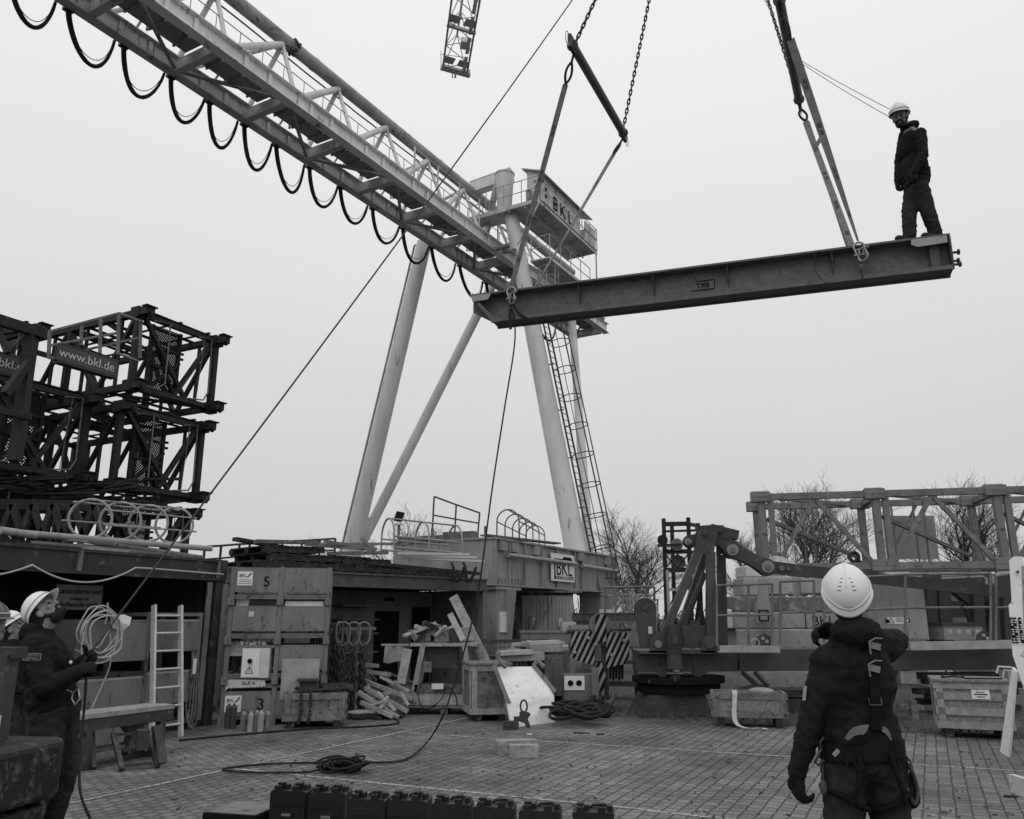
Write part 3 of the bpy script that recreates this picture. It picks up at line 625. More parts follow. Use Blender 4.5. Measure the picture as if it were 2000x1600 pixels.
solo(m, 'rope_coil', 'rope_dark', 'heap of dark rope coiled on the paving behind the black cases', 'rope')
s1 = SPR['b'][0].lerp(SPR['b'][1], .5); hd = W(1738, 229, 8.95)
rope('tag_line', sag(s1, W(1737, 213, 9.0), .02), .004, 'rope_grey', 'upper of two thin lines from the spreader bar to the worker on the girder', 5)
rope('tag_line', sag(s1 - Z * .02, hd, .03), .004, 'rope_grey', 'lower of two thin lines from the spreader bar to the worker on the girder', 5)
m = MB(); m.path([near_a - Z * .22, near_a - Z * .4 + bn * .03 - bd * .01, near_a - Z * .62 + bn * .03], .02, 7); m.path(spline([near_a - Z * .2, near_a - Z * .38 + bd * .1, near_a - Z * .48 + bd * .22], 5), .016, 6); solo(m, 'rope_tail', 'rope_dark', 'short frayed rope tails hanging from the left shackle over the girder', 'rope')
ht = W(1490, -6, 10.2); rope('tag_line', [ht, W(1508, 28, 10.2)], .006, 'rope_light', 'pale loose line end beside the right hand chain at the top edge', 5)

# ================================================================== THE PEOPLE
def hand(mb, wr, d, n, side, curl=.8, sc=1.0):
    """gloved hand: palm, four fingers and a thumb. d along the palm, n = palm side, side = towards the thumb"""
    d = V(d).normalized(); n = V(n); n = (n - d * n.dot(d)).normalized(); s = V(side); s = (s - d * s.dot(d) - n * s.dot(n)).normalized()
    wr = V(wr); R = M4((s, d, n)).transposed()
    mb.ell(wr + d * .045 * sc, (.045 * sc, .062 * sc, .022 * sc), R); mb.limb(wr - d * .03, wr + d * .02 * sc, .031 * sc, .034 * sc)
    for i, (o, l, r) in enumerate(((.032, .082, .0115), (.011, .09, .012), (-.011, .084, .0115), (-.032, .066, .0105))):
        p = wr + d * (.09 - .006 * abs(i - 1)) * sc + s * o * sc; a = .25
        for k, f in enumerate((.45, .32, .25)):
            a += curl * (.5 + .35 * k) + .06 * i; q = p + (d * math.cos(a) + n * math.sin(a) + s * (.06 - .04 * i)) * l * f * sc; mb.limb(p, q, r * sc * (1 - .08 * k), r * sc * (.95 - .08 * k)); p = q
    p = wr + d * .025 * sc + s * .035 * sc
    for k, (f, al) in enumerate(((.045, .35), (.035, .8), (.025, 1.15))):
        q = p + (s * math.cos(al * .9) * .8 + d * .8 + n * (.25 + .35 * k * curl)).normalized() * f * sc; mb.limb(p, q, (.0145 - .001 * k) * sc, (.0135 - .001 * k) * sc); p = q
def helmet(par, c, R, sc, mt_, trim, ridge=True):
    """hard hat: c = centre of the rim, R = 3x3 (x right, y front, z up)"""
    def P(x, y, z): return c + R @ V((x * sc, y * sc, z * sc))
    n, k = 40, 14; vs = []
    def dome(t, ph, o=0.0):
        rx, ry, rz = .106 + o, .128 + o, .122 + o; cb, sb2 = math.cos(ph), math.sin(ph); x, y, z = rx * cb * math.cos(t), ry * cb * math.sin(t), rz * sb2
        lift = .006 * max(0, math.cos(3 * 0) * (1 - min(1, abs(x) / .03))) * sb2
        return P(x, y - .0, z + lift)
    m = MB()
    for j in range(k + 1):
        for i in range(n): vs.append(dome(2 * math.pi * i / n, math.pi / 2 * j / k))
    fs = [(j * n + i, j * n + (i + 1) % n, (j + 1) * n + (i + 1) % n, (j + 1) * n + i) for j in range(k) for i in range(n)]
    m.raw(vs, fs, True)
    hh = build(m, 'hard_hat', mt_, par)
    m = MB(); vs = []; prof = [(.0, .0, 0), (.005, -.006, .3), (.012, -.014, .8), (.013, -.018, 1), (.008, -.018, 1), (-.004, -.008, .2)]
    for i in range(n):
        t = 2 * math.pi * i / n; f = max(0, math.sin(t)) ** 3.2; b2 = max(0, -math.sin(t)) ** 3
        for o, z, w in prof:
            e = o + w * f * .052 + w * b2 * .004; vs.append(P((.106 + o) * math.cos(t) * (1 + .08 * f * w), (.128 + e) * math.sin(t), z - f * w * .012 - b2 * .022 * (w + .4)))
    q = len(prof); m.raw(vs, [(i * q + a, ((i + 1) % n) * q + a, ((i + 1) % n) * q + (a + 1) % q, i * q + (a + 1) % q) for i in range(n) for a in range(q)], True)
    build(m, 'brim', mt_, hh)
    m = MB()
    for sx in (-1, 1):
        for i in range(4):
            t = rad(-90 + sx * (30 - i * 0)) ; ph = rad(36 + i * 9); cc = dome(t, ph, .0005); e1 = dome(t - .2 * sx, ph + .02, .0006); e2 = dome(t - .2 * sx, ph + .065, .0006); e3 = dome(t, ph + .04, .0006); m.raw([cc, e1, e2, e3], [(0, 1, 2, 3)])
    build(m, 'vent', 'paint_grey', hh)
    if ridge:
        m = MB(); m.path([dome(math.pi / 2, a, .002) for a in [rad(15 + 8 * i) for i in range(10)]] + [dome(-math.pi / 2, a, .002) for a in [rad(87 - 8 * i) for i in range(6)]], .0035 * sc, 6); build(m, 'ridge', mt_, hh)
        m = MB(); m.path([P(.1085 * math.cos(t), .131 * math.sin(t), .022 - .03 * max(0, -math.sin(t)) ** 3) for t in [2 * math.pi * i / 48 for i in range(48)]], .005 * sc, 5, True); build(m, 'rim_band', trim, hh)
    return hh
def person(label, root, J, head_R, opts, group=None):
    """J: joints in world space. One continuous body; clothes, hair, hat are children."""
    o = thing('person', label, 'person', root, group); sc = opts.get('sc', 1.0)
    R = head_R; H = V(J['head'])
    def HP(x, y, z): return H + R @ (V((x, y, z)) * sc)
    m = MB()
    m.ell(HP(0, -.01, .035), (.075 * sc, .096 * sc, .1 * sc), R); m.ell(HP(0, .02, -.045), (.056 * sc, .07 * sc, .075 * sc), R); m.limb(HP(0, .068, -.075), HP(0, .074, -.085), .026 * sc)
    m.ell(HP(0, .093, -.012), (.014 * sc, .022 * sc, .03 * sc), R); m.ell(HP(0, .104, -.028), (.017 * sc, .014 * sc, .012 * sc), R); m.ell(HP(0, .075, .03), (.058 * sc, .022 * sc, .016 * sc), R); m.ell(HP(0, .084, -.056), (.026 * sc, .012 * sc, .01 * sc), R)
    for k in (-1, 1): m.ell(HP(k * .079, -.008, -.012), (.01 * sc, .022 * sc, .034 * sc), R @ M4.Rotation(rad(12) * k, 3, 'Z')); m.ell(HP(k * .04, .062, -.02), (.022 * sc, .02 * sc, .02 * sc), R)
    m.limb(HP(0, -.025, -.06), J['neck'], .055 * sc, .06 * sc); m.limb(J['neck'], J['chest'], .055 * sc, .075 * sc); m.limb(J['chest'], J['pelvis'], .075 * sc, .075 * sc)
    for k in 'lr':
        m.limb(J['neck'], J['sh' + k], .042, .04); m.limb(J['sh' + k], J['el' + k], .042, .034); m.limb(J['el' + k], J['wr' + k], .034, .024); m.limb(J['pelvis'], J['hip' + k], .075, .065); m.limb(J['hip' + k], J['kn' + k], .06, .042); m.limb(J['kn' + k], J['an' + k], .042, .032)
    remesh(m, 'body', 'skin', o, .0075, 3)
    for k in (-1, 1): build(MB().ell(HP(k * .031, .081, .006), (.0125 * sc, .008 * sc, .0075 * sc), R, 10, 7), 'eye', 'hair', o)
    if opts.get('beard'):
        m = MB(); m.ell(HP(0, .028, -.092), (.06 * sc, .062 * sc, .042 * sc), R); m.limb(HP(.06, .0, -.04), HP(.046, .04, -.09), .014 * sc); m.limb(HP(-.06, .0, -.04), HP(-.046, .04, -.09), .014 * sc); m.limb(HP(.0, .075, -.095), HP(0, .08, -.1), .03 * sc)
        m.limb(HP(.02, .096, -.046), HP(-.02, .096, -.046), .008 * sc); m.limb(HP(.026, .092, -.05), HP(.034, .075, -.08), .012 * sc); m.limb(HP(-.026, .092, -.05), HP(-.034, .075, -.08), .012 * sc)
        remesh(m, 'beard', opts['beard'], o, .006, 2, .002, .02)
    m = MB(); m.ell(HP(0, -.03, .03), (.083 * sc, .092 * sc, .092 * sc), R); m.ell(HP(0, -.055, -.03), (.07 * sc, .055 * sc, .06 * sc), R); remesh(m, 'hair', opts.get('hair', 'hair'), o, .009, 2, .002, .02)
    # jacket
    m = MB(); jr = opts.get('jr', 1.0); ch, pe = V(J['chest']), V(J['pelvis']); yaw = opts.get('yaw', 0); RT = M4.Rotation(rad(yaw), 3, 'Z'); wa = ch.lerp(pe, .62); ax = (ch - pe).normalized()
    tx = RT @ V((1, 0, 0)); tx = (tx - ax * tx.dot(ax)).normalized(); ty = ax.cross(tx); RT = M4((tx, ty, ax)).transposed()
    m.ell(ch + ax * .02, (.185 * jr, .128 * jr, .2 * jr), RT); m.ell(wa, (.168 * jr, .125 * jr, .2 * jr), RT); m.ell(pe + ax * .07, (.182 * jr, .135 * jr, .12), RT); m.ell(pe + ax * .0, (.178 * jr, .132 * jr, .085), RT)
    m.ell(ch + ax * .13, (.13, .09, .09), RT)
    for k in 'lr':
        s_, e_, w_ = V(J['sh' + k]), V(J['el' + k]), V(J['wr' + k]); m.limb(ch + ax * .1, s_, .08, .078); m.limb(s_, e_, .072 * jr, .057 * jr); m.limb(e_, w_.lerp(e_, .03), .057 * jr, .043 * jr)
    m.ell(J['neck'], (.1, .095, .06), RT); m.ell(V(J['neck']) + V(opts.get('hood', (0, 0, 0))), opts.get('hoodr', (.115, .085, .06)), RT)
    jk = remesh(m, 'jacket', 'jacket', o, .0105, 7, .008, .06)
    # trousers and boots
    m = MB(); m.ell(pe - ax * .02, (.168 * jr, .128 * jr, .13), RT)
    for k in 'lr':
        m.limb(J['hip' + k], J['kn' + k], .1 * jr, .08 * jr); m.limb(J['kn' + k], J['an' + k], .08 * jr, .072 * jr); m.limb(V(J['an' + k]) + Z * .03, V(J['an' + k]) - Z * .02, .068, .07)
    remesh(m, 'trousers', 'trousers', o, .012, 6, .009, .07)
    for k in 'lr':
        a = V(J['an' + k]); f = V(opts.get('foot' + k, RT @ V((0, 1, 0)))).normalized(); f.z = 0; m = MB(); m.limb(a, a - Z * .05, .05); m.limb(a - Z * .05, a + f * .14 - Z * .055, .046, .04); m.ell(a + f * .17 - Z * .055, (.047, .05, .038)); m.limb(a - f * .05 - Z * .06, a - Z * .06, .04)
        g = m.v; zmin = a.z - .1
        remesh(m, 'boot', 'boot', o, .01, 2)
    for k in 'lr':
        if ('hd' + k) in J:
            dd, nn, ss, cu = J['hd' + k]; m = MB(); hand(m, J['wr' + k], dd, nn, ss, cu, 1.08); remesh(m, 'glove', 'glove', o, .0055, 2)
    if opts.get('hat'):
        helmet(o, HP(0, -.004, .052), R @ M4.Rotation(rad(opts.get('tip', 4)), 3, 'X'), 1.0 * sc, opts['hat'], opts.get('trim', 'helmet_trim'))
    return o, jk
def headR(fwd, up=Z):
    y = V(fwd).normalized(); x = y.cross(V(up)).normalized(); z = x.cross(y); return M4((x, y, z)).transposed()
def add3(p, *q): return V(p) + V(q)

# --- the worker in the foreground on the right, seen from behind, looking up
YR = 4.15
def q(x, y, dy=0.0): return W(x, y, YR + dy)
b0 = q(1682, 1480)
pv = q(1684, 1468); pz_ = Z * .0
J = dict(pelvis=pv, chest=q(1668, 1335, -.01), neck=q(1664, 1237, -.02), head=q(1655, 1168, -.03),
         shl=q(1614, 1293), ell=q(1580, 1425, .0), wrl=q(1556, 1512, .03), shr=q(1726, 1265, .02), elr=q(1752, 1252, .17), wrr=q(1636, 1238, .16),
         hipl=pv + V((-.095, 0, -.06)), knl=pv + V((-.12, .02, -.49)), anl=V((pv.x - .16, YR - .03, .1)), hipr=pv + V((.095, 0, -.06)), knr=pv + V((.12, .03, -.49)), anr=V((pv.x + .17, YR + .02, .1)),
         hdl=(V((.06, .12, -1)), V((.85, .3, 0)), V((.3, 1, 0)), .75), hdr=(V((-1, .0, .12)), V((0, -.5, -.6)), V((0, -.6, 1)), .7))
hR = headR((.29, .74, .6))
pr, jk = person('nearest worker in black, seen from behind, white helmet tipped back, harness on', (b0.x, b0.y, 0), J, hR, dict(hat='helmet', tip=6, jr=1.04, hood=(-.0, -.05, .005), hoodr=(.125, .095, .08), sc=1.0, yaw=-18))
# climbing harness over the jacket
pb = [q(1706, 1232, -.12), q(1708, 1262, -.155), q(1709, 1305, -.165), q(1710, 1365, -.162), q(1712, 1425, -.155)]
m2 = MB()
for i in range(len(pb) - 1): m2.bar(pb[i], pb[i + 1], .05, .012, V((0, -1, 0)))
hn = build(m2, 'harness_strap', 'black', pr)
for a in (q(1709, 1262, -.172), q(1708, 1306, -.18)):
    m = MB(); m.box(a, (.05, .01, .03), R=M4.Rotation(.25, 3, 'Y')); m.path([a + V((-.028, -.012, -.035)), a + V((-.03, -.012, .02)), a + V((.0, -.014, .036)), a + V((.032, -.012, .034))], .004, 5); build(m, 'buckle', 'paint_mid', hn)
m = MB(); a = q(1709, 1370, -.17); m.path([a + V((-.028, 0, .016)), a + V((-.028, -.004, -.016)), a + V((.028, -.004, -.016)), a + V((.028, 0, .016))], .004, 5); build(m, 'ring', 'dark_steel', hn)
m = MB(); n_ = 36; bc = q(1682, 1462)
def bf(a, r=0.0): return bc + V(((.192 + r) * math.cos(a), (.15 + r) * math.sin(a), .01 * math.cos(a)))
for i in range(n_): m.bar(bf(2 * math.pi * i / n_), bf(2 * math.pi * (i + 1) / n_), .012, .07, Z)
bl = build(m, 'harness_belt', 'black', pr)
for top, bot in ((((1652, 1442), (1660, 1429), (1670, 1421), (1684, 1417), (1698, 1416)), ((1656, 1447), (1668, 1438), (1678, 1435), (1686, 1435), (1692, 1430))), (((1718, 1417), (1727, 1419), (1734, 1424), (1739, 1433), (1742, 1446)), ((1724, 1430), (1729, 1432), (1732, 1436), (1736, 1441), (1741, 1447)))):
    m = MB(); vs = []
    for a, b in zip(top, bot): 
        dy = -.172 + .9 * ((a[0] - 1690) / 1600 * 4.1) ** 2 * 2.2; vs += [q(a[0], a[1], dy), q(b[0], b[1], dy)]
    vs += [v + V((0, .012, 0)) for v in vs]; fs = []
    for i in range(4): fs += [(2 * i, 2 * i + 1, 2 * i + 3, 2 * i + 2), (10 + 2 * i, 12 + 2 * i, 13 + 2 * i, 11 + 2 * i), (2 * i, 2 * i + 2, 12 + 2 * i, 10 + 2 * i), (2 * i + 1, 11 + 2 * i, 13 + 2 * i, 2 * i + 3)]
    m.raw(vs, fs); build(m, 'belt_pad', 'paint_mid', bl)
build(MB().bar(q(1628, 1476, -.155), q(1638, 1465, -.16), .016, .01, V((0, -1, 0))), 'belt_tab', 'paint_light', bl)
m = MB(); a = q(1604, 1462, -.05); m.path([a, a + V((-.025, -.02, -.03)), a + V((-.035, 0, -.06)), a + V((-.015, .01, -.075)), a + V((.01, 0, -.05))], .006, 6); m.path([a + Z * -.01, a + V((-.01, -.02, .03)), a + V((.005, -.03, .05))], .006, 6); m.ell(a + V((-.005, 0, -.17)), (.018, .014, .035)); m.tube(a + V((-.005, 0, -.14)), a + V((0, 0, -.07)), .004, n=5); build(m, 'karabiner', 'dark_steel', bl)
m = MB(); a = q(1752, 1462, -.04)
for k in range(3): m.path([a + V((0, .02 * k, 0)), a + V((.022 + .01 * k, -.01, -.06)), a + V((.036, 0, -.13)), a + V((.016, 0, -.16)), a + V((.004, 0, -.09))], .006, 6, True)
build(m, 'karabiner', 'galvanised', bl)
m = MB(); a = q(1768, 1490, -.02); m.limb(a, a + V((.012, 0, -.12)), .028, .036); m.ell(a + V((.008, 0, -.15)), (.042, .042, .05)); m.limb(a + V((-.02, 0, .09)), a + V((.012, 0, -.06)), .017); remesh(m, 'tool_pouch', 'black', bl, .008, 3)
for sx in (-1, 1):
    m = MB(); hc_ = pv + V((sx * .1, 0, -.2)); m.path([hc_ + V((.1 * math.cos(t), .108 * math.sin(t), .05 * sx * math.cos(t))) for t in [k * math.pi / 14 for k in range(28)]], .014, 6, True); build(m, 'leg_loop', 'black', bl)
    m = MB(); m.path(spline([bf(-1.57 + sx * .35, .012), pv + V((sx * .09, -.158, -.1)), pv + V((sx * .12, -.14, -.2))], 5), .011, 6); build(m, 'riser_strap', 'black', bl)
for k, a_ in enumerate((-2.3, -1.95, -1.1, -.75)): m = MB(); m.path(spline([bf(a_ - .1, .008) - Z * .03, bf(a_, .03) - Z * .075, bf(a_ + .1, .008) - Z * .03], 5), .005, 5); build(m, 'gear_loop', 'black', bl)
m = MB(); a = q(1760, 1478, -.06); m.path(spline([a, a + V((.03, -.02, -.05)), a + V((.055, -.01, -.14)), a + V((.03, -.02, -.2)), a + V((.0, -.02, -.13))], 5), .009, 6); build(m, 'lanyard', 'dark_steel', bl)
build(MB().bar(q(1573, 1340, -.03), q(1570, 1368, -.03), .012, .012, V((1, 0, 0))), 'arm_patch', 'paint_light', pr)

# --- the bearded worker on the left, in profile, looking up and pulling the tag rope
YL = 6.3
def q(x, y, dy=0.0): return W(x, y, YL + dy)
b1 = q(110, 1400); pv = q(108, 1385)
J = dict(pelvis=pv, chest=q(88, 1300), neck=q(80, 1240), head=q(88, 1197),
         shl=q(98, 1262, .19), ell=q(142, 1318, .28), wrl=q(168, 1288, .06), shr=q(72, 1262, -.18), elr=q(84, 1345, -.26), wrr=q(150, 1312, -.1),
         hipl=pv + V((0, .09, -.04)), knl=pv + V((.06, .11, -.46)), anl=V((pv.x - .02, YL + .13, .1)), hipr=pv + V((0, -.09, -.04)), knr=pv + V((.04, -.11, -.46)), anr=V((pv.x - .08, YL - .14, .1)),
         hdl=(V((.75, -.35, .35)), V((-.2, -.6, -.3)), V((.3, 0, 1)), 1.25), hdr=(V((.75, .35, .3)), V((.2, .7, -.2)), V((0, 0, 1)), 1.25))
pl, jl = person('bearded worker in profile pulling a rope, white helmet tipped far back', (b1.x, b1.y, 0), J, headR((.52, .0, .85)), dict(hat='helmet', tip=4, beard='hair', yaw=-90, hood=(-.05, 0, .03), hoodr=(.12, .105, .08), jr=1.24, sc=1.0, footl=(1, .2, 0), footr=(1, 0, 0)))
m = MB(); pc = q(63, 1283, -.285); m.box(pc, (.125, .006, .045)); pt = build(m, 'arm_patch', 'patch', pl)
m = MB()
for a, b in (((-.062, .022), (.062, .022)), ((.062, .022), (.062, -.022)), ((.062, -.022), (-.062, -.022)), ((-.062, -.022), (-.062, .022))): m.bar(pc + V((a[0], -.004, a[1])), pc + V((b[0], -.004, b[1])), .004, .003, V((0, 1, 0)))
build(m, 'patch_border', 'paint_light', pl)
text('STURITTER', pc + V((0, -.005, .009)), V((1, 0, 0)), Z, .02, 'paint_light', pl, ext=.0005); text('GERMANY', pc + V((0, -.005, -.01)), V((1, 0, 0)), Z, .019, 'paint_light', pl, ext=.0005)
build(MB().ell(q(138, 1294, -.1), (.012, .008, .014)), 'badge', 'white', pl)
m = MB(); a = q(151, 1362, -.1); m.path([a + V((0, 0, .06)), a + V((.02, 0, -.01)), a + V((-.01, 0, -.05)), a + V((-.04, 0, -.01)), a + V((-.04, .01, .03))], .006, 6, True); m.path([a + V((-.04, .01, .03)), a + V((-.09, .01, .05))], .005, 5); build(m, 'karabiner', 'aluminium', pl)
rope('rope_tail', spline([HANDS + V((0, 0, -.02)), W(168, 1325, 6.25), W(163, 1400, 6.2), W(157, 1460, 6.1), W(155, 1520, 6.0), W(160, 1560, 5.9), W(182, 1612, 5.8)], 8), .01, 'rope_dark', 'free end of the tag rope hanging from the bearded worker hands to the ground')

# --- second worker behind him, only helmet and a foot show
b2 = V((-4.78, 8.15, 0)); q = lambda x, y, z: b2 + V((x, y, z))
J = dict(pelvis=q(.06, 0, .9), chest=q(.0, 0, 1.18), neck=q(-.02, 0, 1.35), head=q(-.02, 0, 1.5), shl=q(0, .17, 1.3), ell=q(.05, .22, 1.05), wrl=q(.22, .16, .95), shr=q(0, -.17, 1.3), elr=q(.05, -.22, 1.05), wrr=q(.22, -.16, .95),
         hipl=q(.06, .08, .86), knl=q(.12, .1, .47), anl=q(-.05, .12, .1), hipr=q(.06, -.08, .86), knr=q(.2, -.1, .48), anr=q(.27, -.12, .1), hdl=(V((1, 0, .1)), V((0, -1, 0)), Z, 1.0), hdr=(V((1, 0, .1)), V((0, 1, 0)), Z, 1.0))
person('worker hidden behind the bearded man, only his white helmet and a foot showing', (b2.x, b2.y, 0), J, headR((.8, .2, .55)), dict(hat='helmet', tip=8, yaw=-90, hood=(-.06, 0, .02), sc=.98, footl=(1, 0, 0), footr=(1, -.1, 0)))
# --- third worker at the left edge with a dark helmet and a grey beard
b3 = V((-4.2, 6.75, 0)); q = lambda x, y, z: b3 + V((x, y, z))
J = dict(pelvis=q(0, 0, .92), chest=q(.0, 0, 1.22), neck=q(.0, 0, 1.39), head=q(.06, 0, 1.55), shl=q(0, .18, 1.33), ell=q(-.02, .25, 1.08), wrl=q(.12, .2, .9), shr=q(0, -.18, 1.33), elr=q(-.02, -.25, 1.08), wrr=q(.12, -.2, .9),
         hipl=q(0, .09, .88), knl=q(.02, .1, .48), anl=q(0, .1, .1), hipr=q(0, -.09, .88), knr=q(.02, -.1, .48), anr=q(0, -.1, .1), hdl=(V((.2, 0, -1)), V((0, -1, 0)), V((1, 0, 0)), .8), hdr=(V((.2, 0, -1)), V((0, 1, 0)), V((1, 0, 0)), .8))
p3, _ = person('grey bearded man in a dark helmet at the left edge of the yard', (b3.x, b3.y, 0), J, headR((.96, -.2, .02)), dict(hat='helmet_dark', trim='helmet_trim', beard='hair_grey', hair='hair_grey', yaw=-90, hood=(-.06, 0, .02), footl=(1, 0, 0), footr=(1, 0, 0)))
text('KAR', q(.115, -.118, 1.63), V((1, .35, 0)), Z, .04, 'white', p3, ext=.003)

# --- the worker standing on the girder
Y4 = 9.12
def q(x, y, dy=0.0): return W(x, y, Y4 + dy)
fa = q(1777, 466, .02); fb = q(1828, 459, -.05); fa.z = fb.z = ZT; b4 = (fa + fb) / 2
fw = V((-.95, -.3, 0)).normalized()
J = dict(pelvis=q(1789, 352), chest=q(1781, 290), neck=q(1774, 250), head=q(1758, 229, -.06),
         shl=q(1797, 262, -.17), ell=q(1803, 304, -.24), wrl=q(1785, 337, -.24), shr=q(1768, 264, .16), elr=q(1757, 315, .2), wrr=q(1754, 357, .12),
         hipl=q(1797, 368, -.07), knl=q(1812, 412, -.08), hipr=q(1784, 366, .08), knr=q(1776, 413, .03), anl=V(fb) + Z * .1, anr=V(fa) + Z * .1,
         hdl=(V((-.2, -.1, -1)), V((.2, 1, 0)), fw, .8), hdr=(V((-.18, 0, -1)), V((.5, -.6, 0)), fw, 1.0))
yaw4 = math.degrees(math.atan2(-fw.x, fw.y))
person('worker in black with white helmet standing on the right end of the hanging girder', (b4.x, b4.y, ZT), J, headR(fw + V((.28, -.5, -.42))), dict(hat='helmet', tip=10, beard='hair', yaw=yaw4, hood=tuple(-fw * .05 + Z * .03), jr=1.1, sc=1.06, footl=tuple(fw), footr=tuple(fw)))
# ================================================================== LEFT: OPEN WORKSHOP CONTAINER AND THE MAST STACK BEHIND
C1 = V((-4.65, 13.4, 0)); A1 = 26.6; F1 = fr(C1, A1)            # local x: towards the yard, y: away to the right end
c1 = thing('workshop_container', 'dark open fronted workshop container under a pile of pipes, at the left', 'container', F1 @ V((-1.2, -3, 0)))
m = MB(F1)
m.box2((-2.44, -7.0, .0), (-2.4, .0, 2.3)); m.box2((-2.4, -.06, 0), (-.14, 0, 2.3)); m.box2((-2.4, -7, .0), (-.05, -.0, .1)); m.box2((-2.4, -7.0, 2.3), (-.02, .0, 2.36))
for i in range(30): m.box2((-2.4, -7 + i * .233, .1), (-2.37, -6.9 + i * .233, 2.3))
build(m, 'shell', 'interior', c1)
m = MB(F1); m.box2((-.06, -7.0, 2.2), (.0, .03, 2.47)); m.box2((-.08, -7.0, 2.17), (.05, .03, 2.21)); m.box2((-.1, -7.0, 2.46), (.03, .03, 2.5)); m.box2((-.2, -.08, 2.2), (.04, .06, 2.5)); build(m, 'top_rail', 'container_dark', c1)
m = MB(F1)
for y in (-.1, -2.55, -5.0): m.box2((.0, y - .03, 2.2), (.035, y + .03, 2.47))
build(m, 'tie_bracket', 'paint_grey', c1)
m = MB(F1); m.box2((-.16, -.14, 0), (.02, .02, 2.2)); m.box2((-.4, -.1, 0), (-.3, -.04, 2.2)); build(m, 'corner_post', 'container_dark', c1)
m = MB(F1); m.box2((.0, -.3, .1), (.02, -.2, 2.15)); build(m, 'door_strip', 'paint_grey', c1)
build(MB().path(sag(PL(-40, 1126, F1 @ V((.08, 0, 0)), A1), PL(62, 1104, F1 @ V((.08, 0, 0)), A1), .03) + sag(PL(62, 1103, F1 @ V((.08, 0, 0)), A1), PL(265, 1109, F1 @ V((.08, 0, 0)), A1), .21) + [PL(300, 1111, F1 @ V((.08, 0, 0)), A1), PL(436, 1122, F1 @ V((.08, 0, 0)), A1)], .013, 6), 'hanging_cable', 'hose', c1)
bw_ = F1 @ V((-2.3, -2.6, 0)); pb = PL(155, 1167, F1 @ V((-.6, 0, 0)), A1)
m = MB(fr((pb.x, pb.y, 0), A1)); m.box2((-.02, -.36, pb.z - .17), (0, .36, pb.z + .17)); sg = build(m, 'sign_board', 'paint_mid', c1)
rgt = (F1.to_3x3() @ V((0, 1, 0))); nrm = F1.to_3x3() @ V((1, 0, 0))
text('Lasttraverse und', pb + nrm * .006 + Z * .08, rgt, Z, .1, 'black', sg); text('Gehänge zur', pb + nrm * .006 - Z * .02, rgt, Z, .06, 'black', sg); text('Seilwinde vor!', pb + nrm * .006 - Z * .1, rgt, Z, .1, 'black', sg)
m = MB(F1)
for i in range(8): m.box((-1.6 + RND.uniform(-.3, .3), -1.2 + RND.uniform(-.8, .8), .5 + i * .12), (.5, .5, .12), RND.uniform(0, 90))
build(m, 'shelf_clutter', 'interior_light', c1)
# stuff on its roof
ROOF = 2.5
PG = 'tubes stacked on the container roof'
rl = [((25, 1040), (412, 1072), .045, 'paint_light', 'long pale scaffold tube on top of the pile on the left container roof'), ((0, 1036), (70, 1046), .05, 'paint_light', 'pale tube end at the left edge of the container roof'),
      ((60, 1060), (330, 1082), .03, 'paint_grey', 'thin grey tube low in the pile on the container roof'), ((130, 1053), (225, 1062), .035, 'paint_light', 'short pale tube with an open end in the roof pile'), ((170, 1056), (395, 1090), .04, 'wood_old', 'weathered pole under the long tube on the container roof')]
for (a, b, r, mt_, lab) in rl:
    p, q_ = PL(*a, F1 @ V((-.35, 0, 0)), A1), PL(*b, F1 @ V((-.35, 0, 0)), A1); solo(MB().tube(p, q_, r, n=10), 'steel_tube', mt_, lab, 'tube', PG)
for i, (a, b, lab) in enumerate((((0, 1062), (160, 1078), 'dark boards at the left end of the container roof pile'), ((165, 1073), (320, 1086), 'pale worn plank lying along the roof edge below the tubes'), ((240, 1079), (400, 1096), 'long weathered plank at the right end of the roof pile'))):
    p, q_ = PL(*a, F1 @ V((-.25, 0, 0)), A1), PL(*b, F1 @ V((-.25, 0, 0)), A1); m = MB(); m.bar(p, q_, .25, .05); m.bar(p + Z * .06 + nrm * -.2, q_ + Z * .06 - nrm * .3, .2, .05); solo(m, 'plank', ('wood_dark', 'wood', 'wood_old')[i], lab, 'plank', 'planks on the container roof')
m = MB()
for i in range(14):
    p = F1 @ V((RND.uniform(-2.2, -.5), RND.uniform(-6.5, -.4), ROOF + .04)); m.bar(p, p + rgt * RND.uniform(.6, 2) + nrm * RND.uniform(-.2, .2), RND.uniform(.08, .25), RND.uniform(.04, .12))
solo(m, 'scrap_pile', 'wood_dark', 'heap of dark scrap boards behind the tubes on the left container roof', 'scrap pile')
# ladder cage with three hoops on the roof
m = MB(); base = [PL(x, y, F1 @ V((-.6, 0, 0)), A1) for x, y in ((172, 1050), (222, 1052), (275, 1056))]
cd = (base[2] - base[0]).normalized()
cgx = thing('ladder_cage', 'round hooped ladder cage lying on the left container roof', 'ladder cage', (base[1].x, base[1].y, ROOF))
for i in range(4):
    c = base[0] + cd * (.5 * i) + Z * .27; m.ring(c, .28, .02, V((.42, -.9, 0)), 26, 6, 0, 360)
build(m, 'hoop', 'paint_light', cgx)
m = MB()
for a in (-.3, .5, 1.3, 2.2, 3.3):
    o_ = V((.9 * math.cos(a), .42 * math.cos(a), math.sin(a))) * .28 + Z * .27; m.path([base[0] - cd * .1 + o_, base[0] + cd * 1.6 + o_], .014, 5)
build(m, 'strap_bar', 'paint_light', cgx)
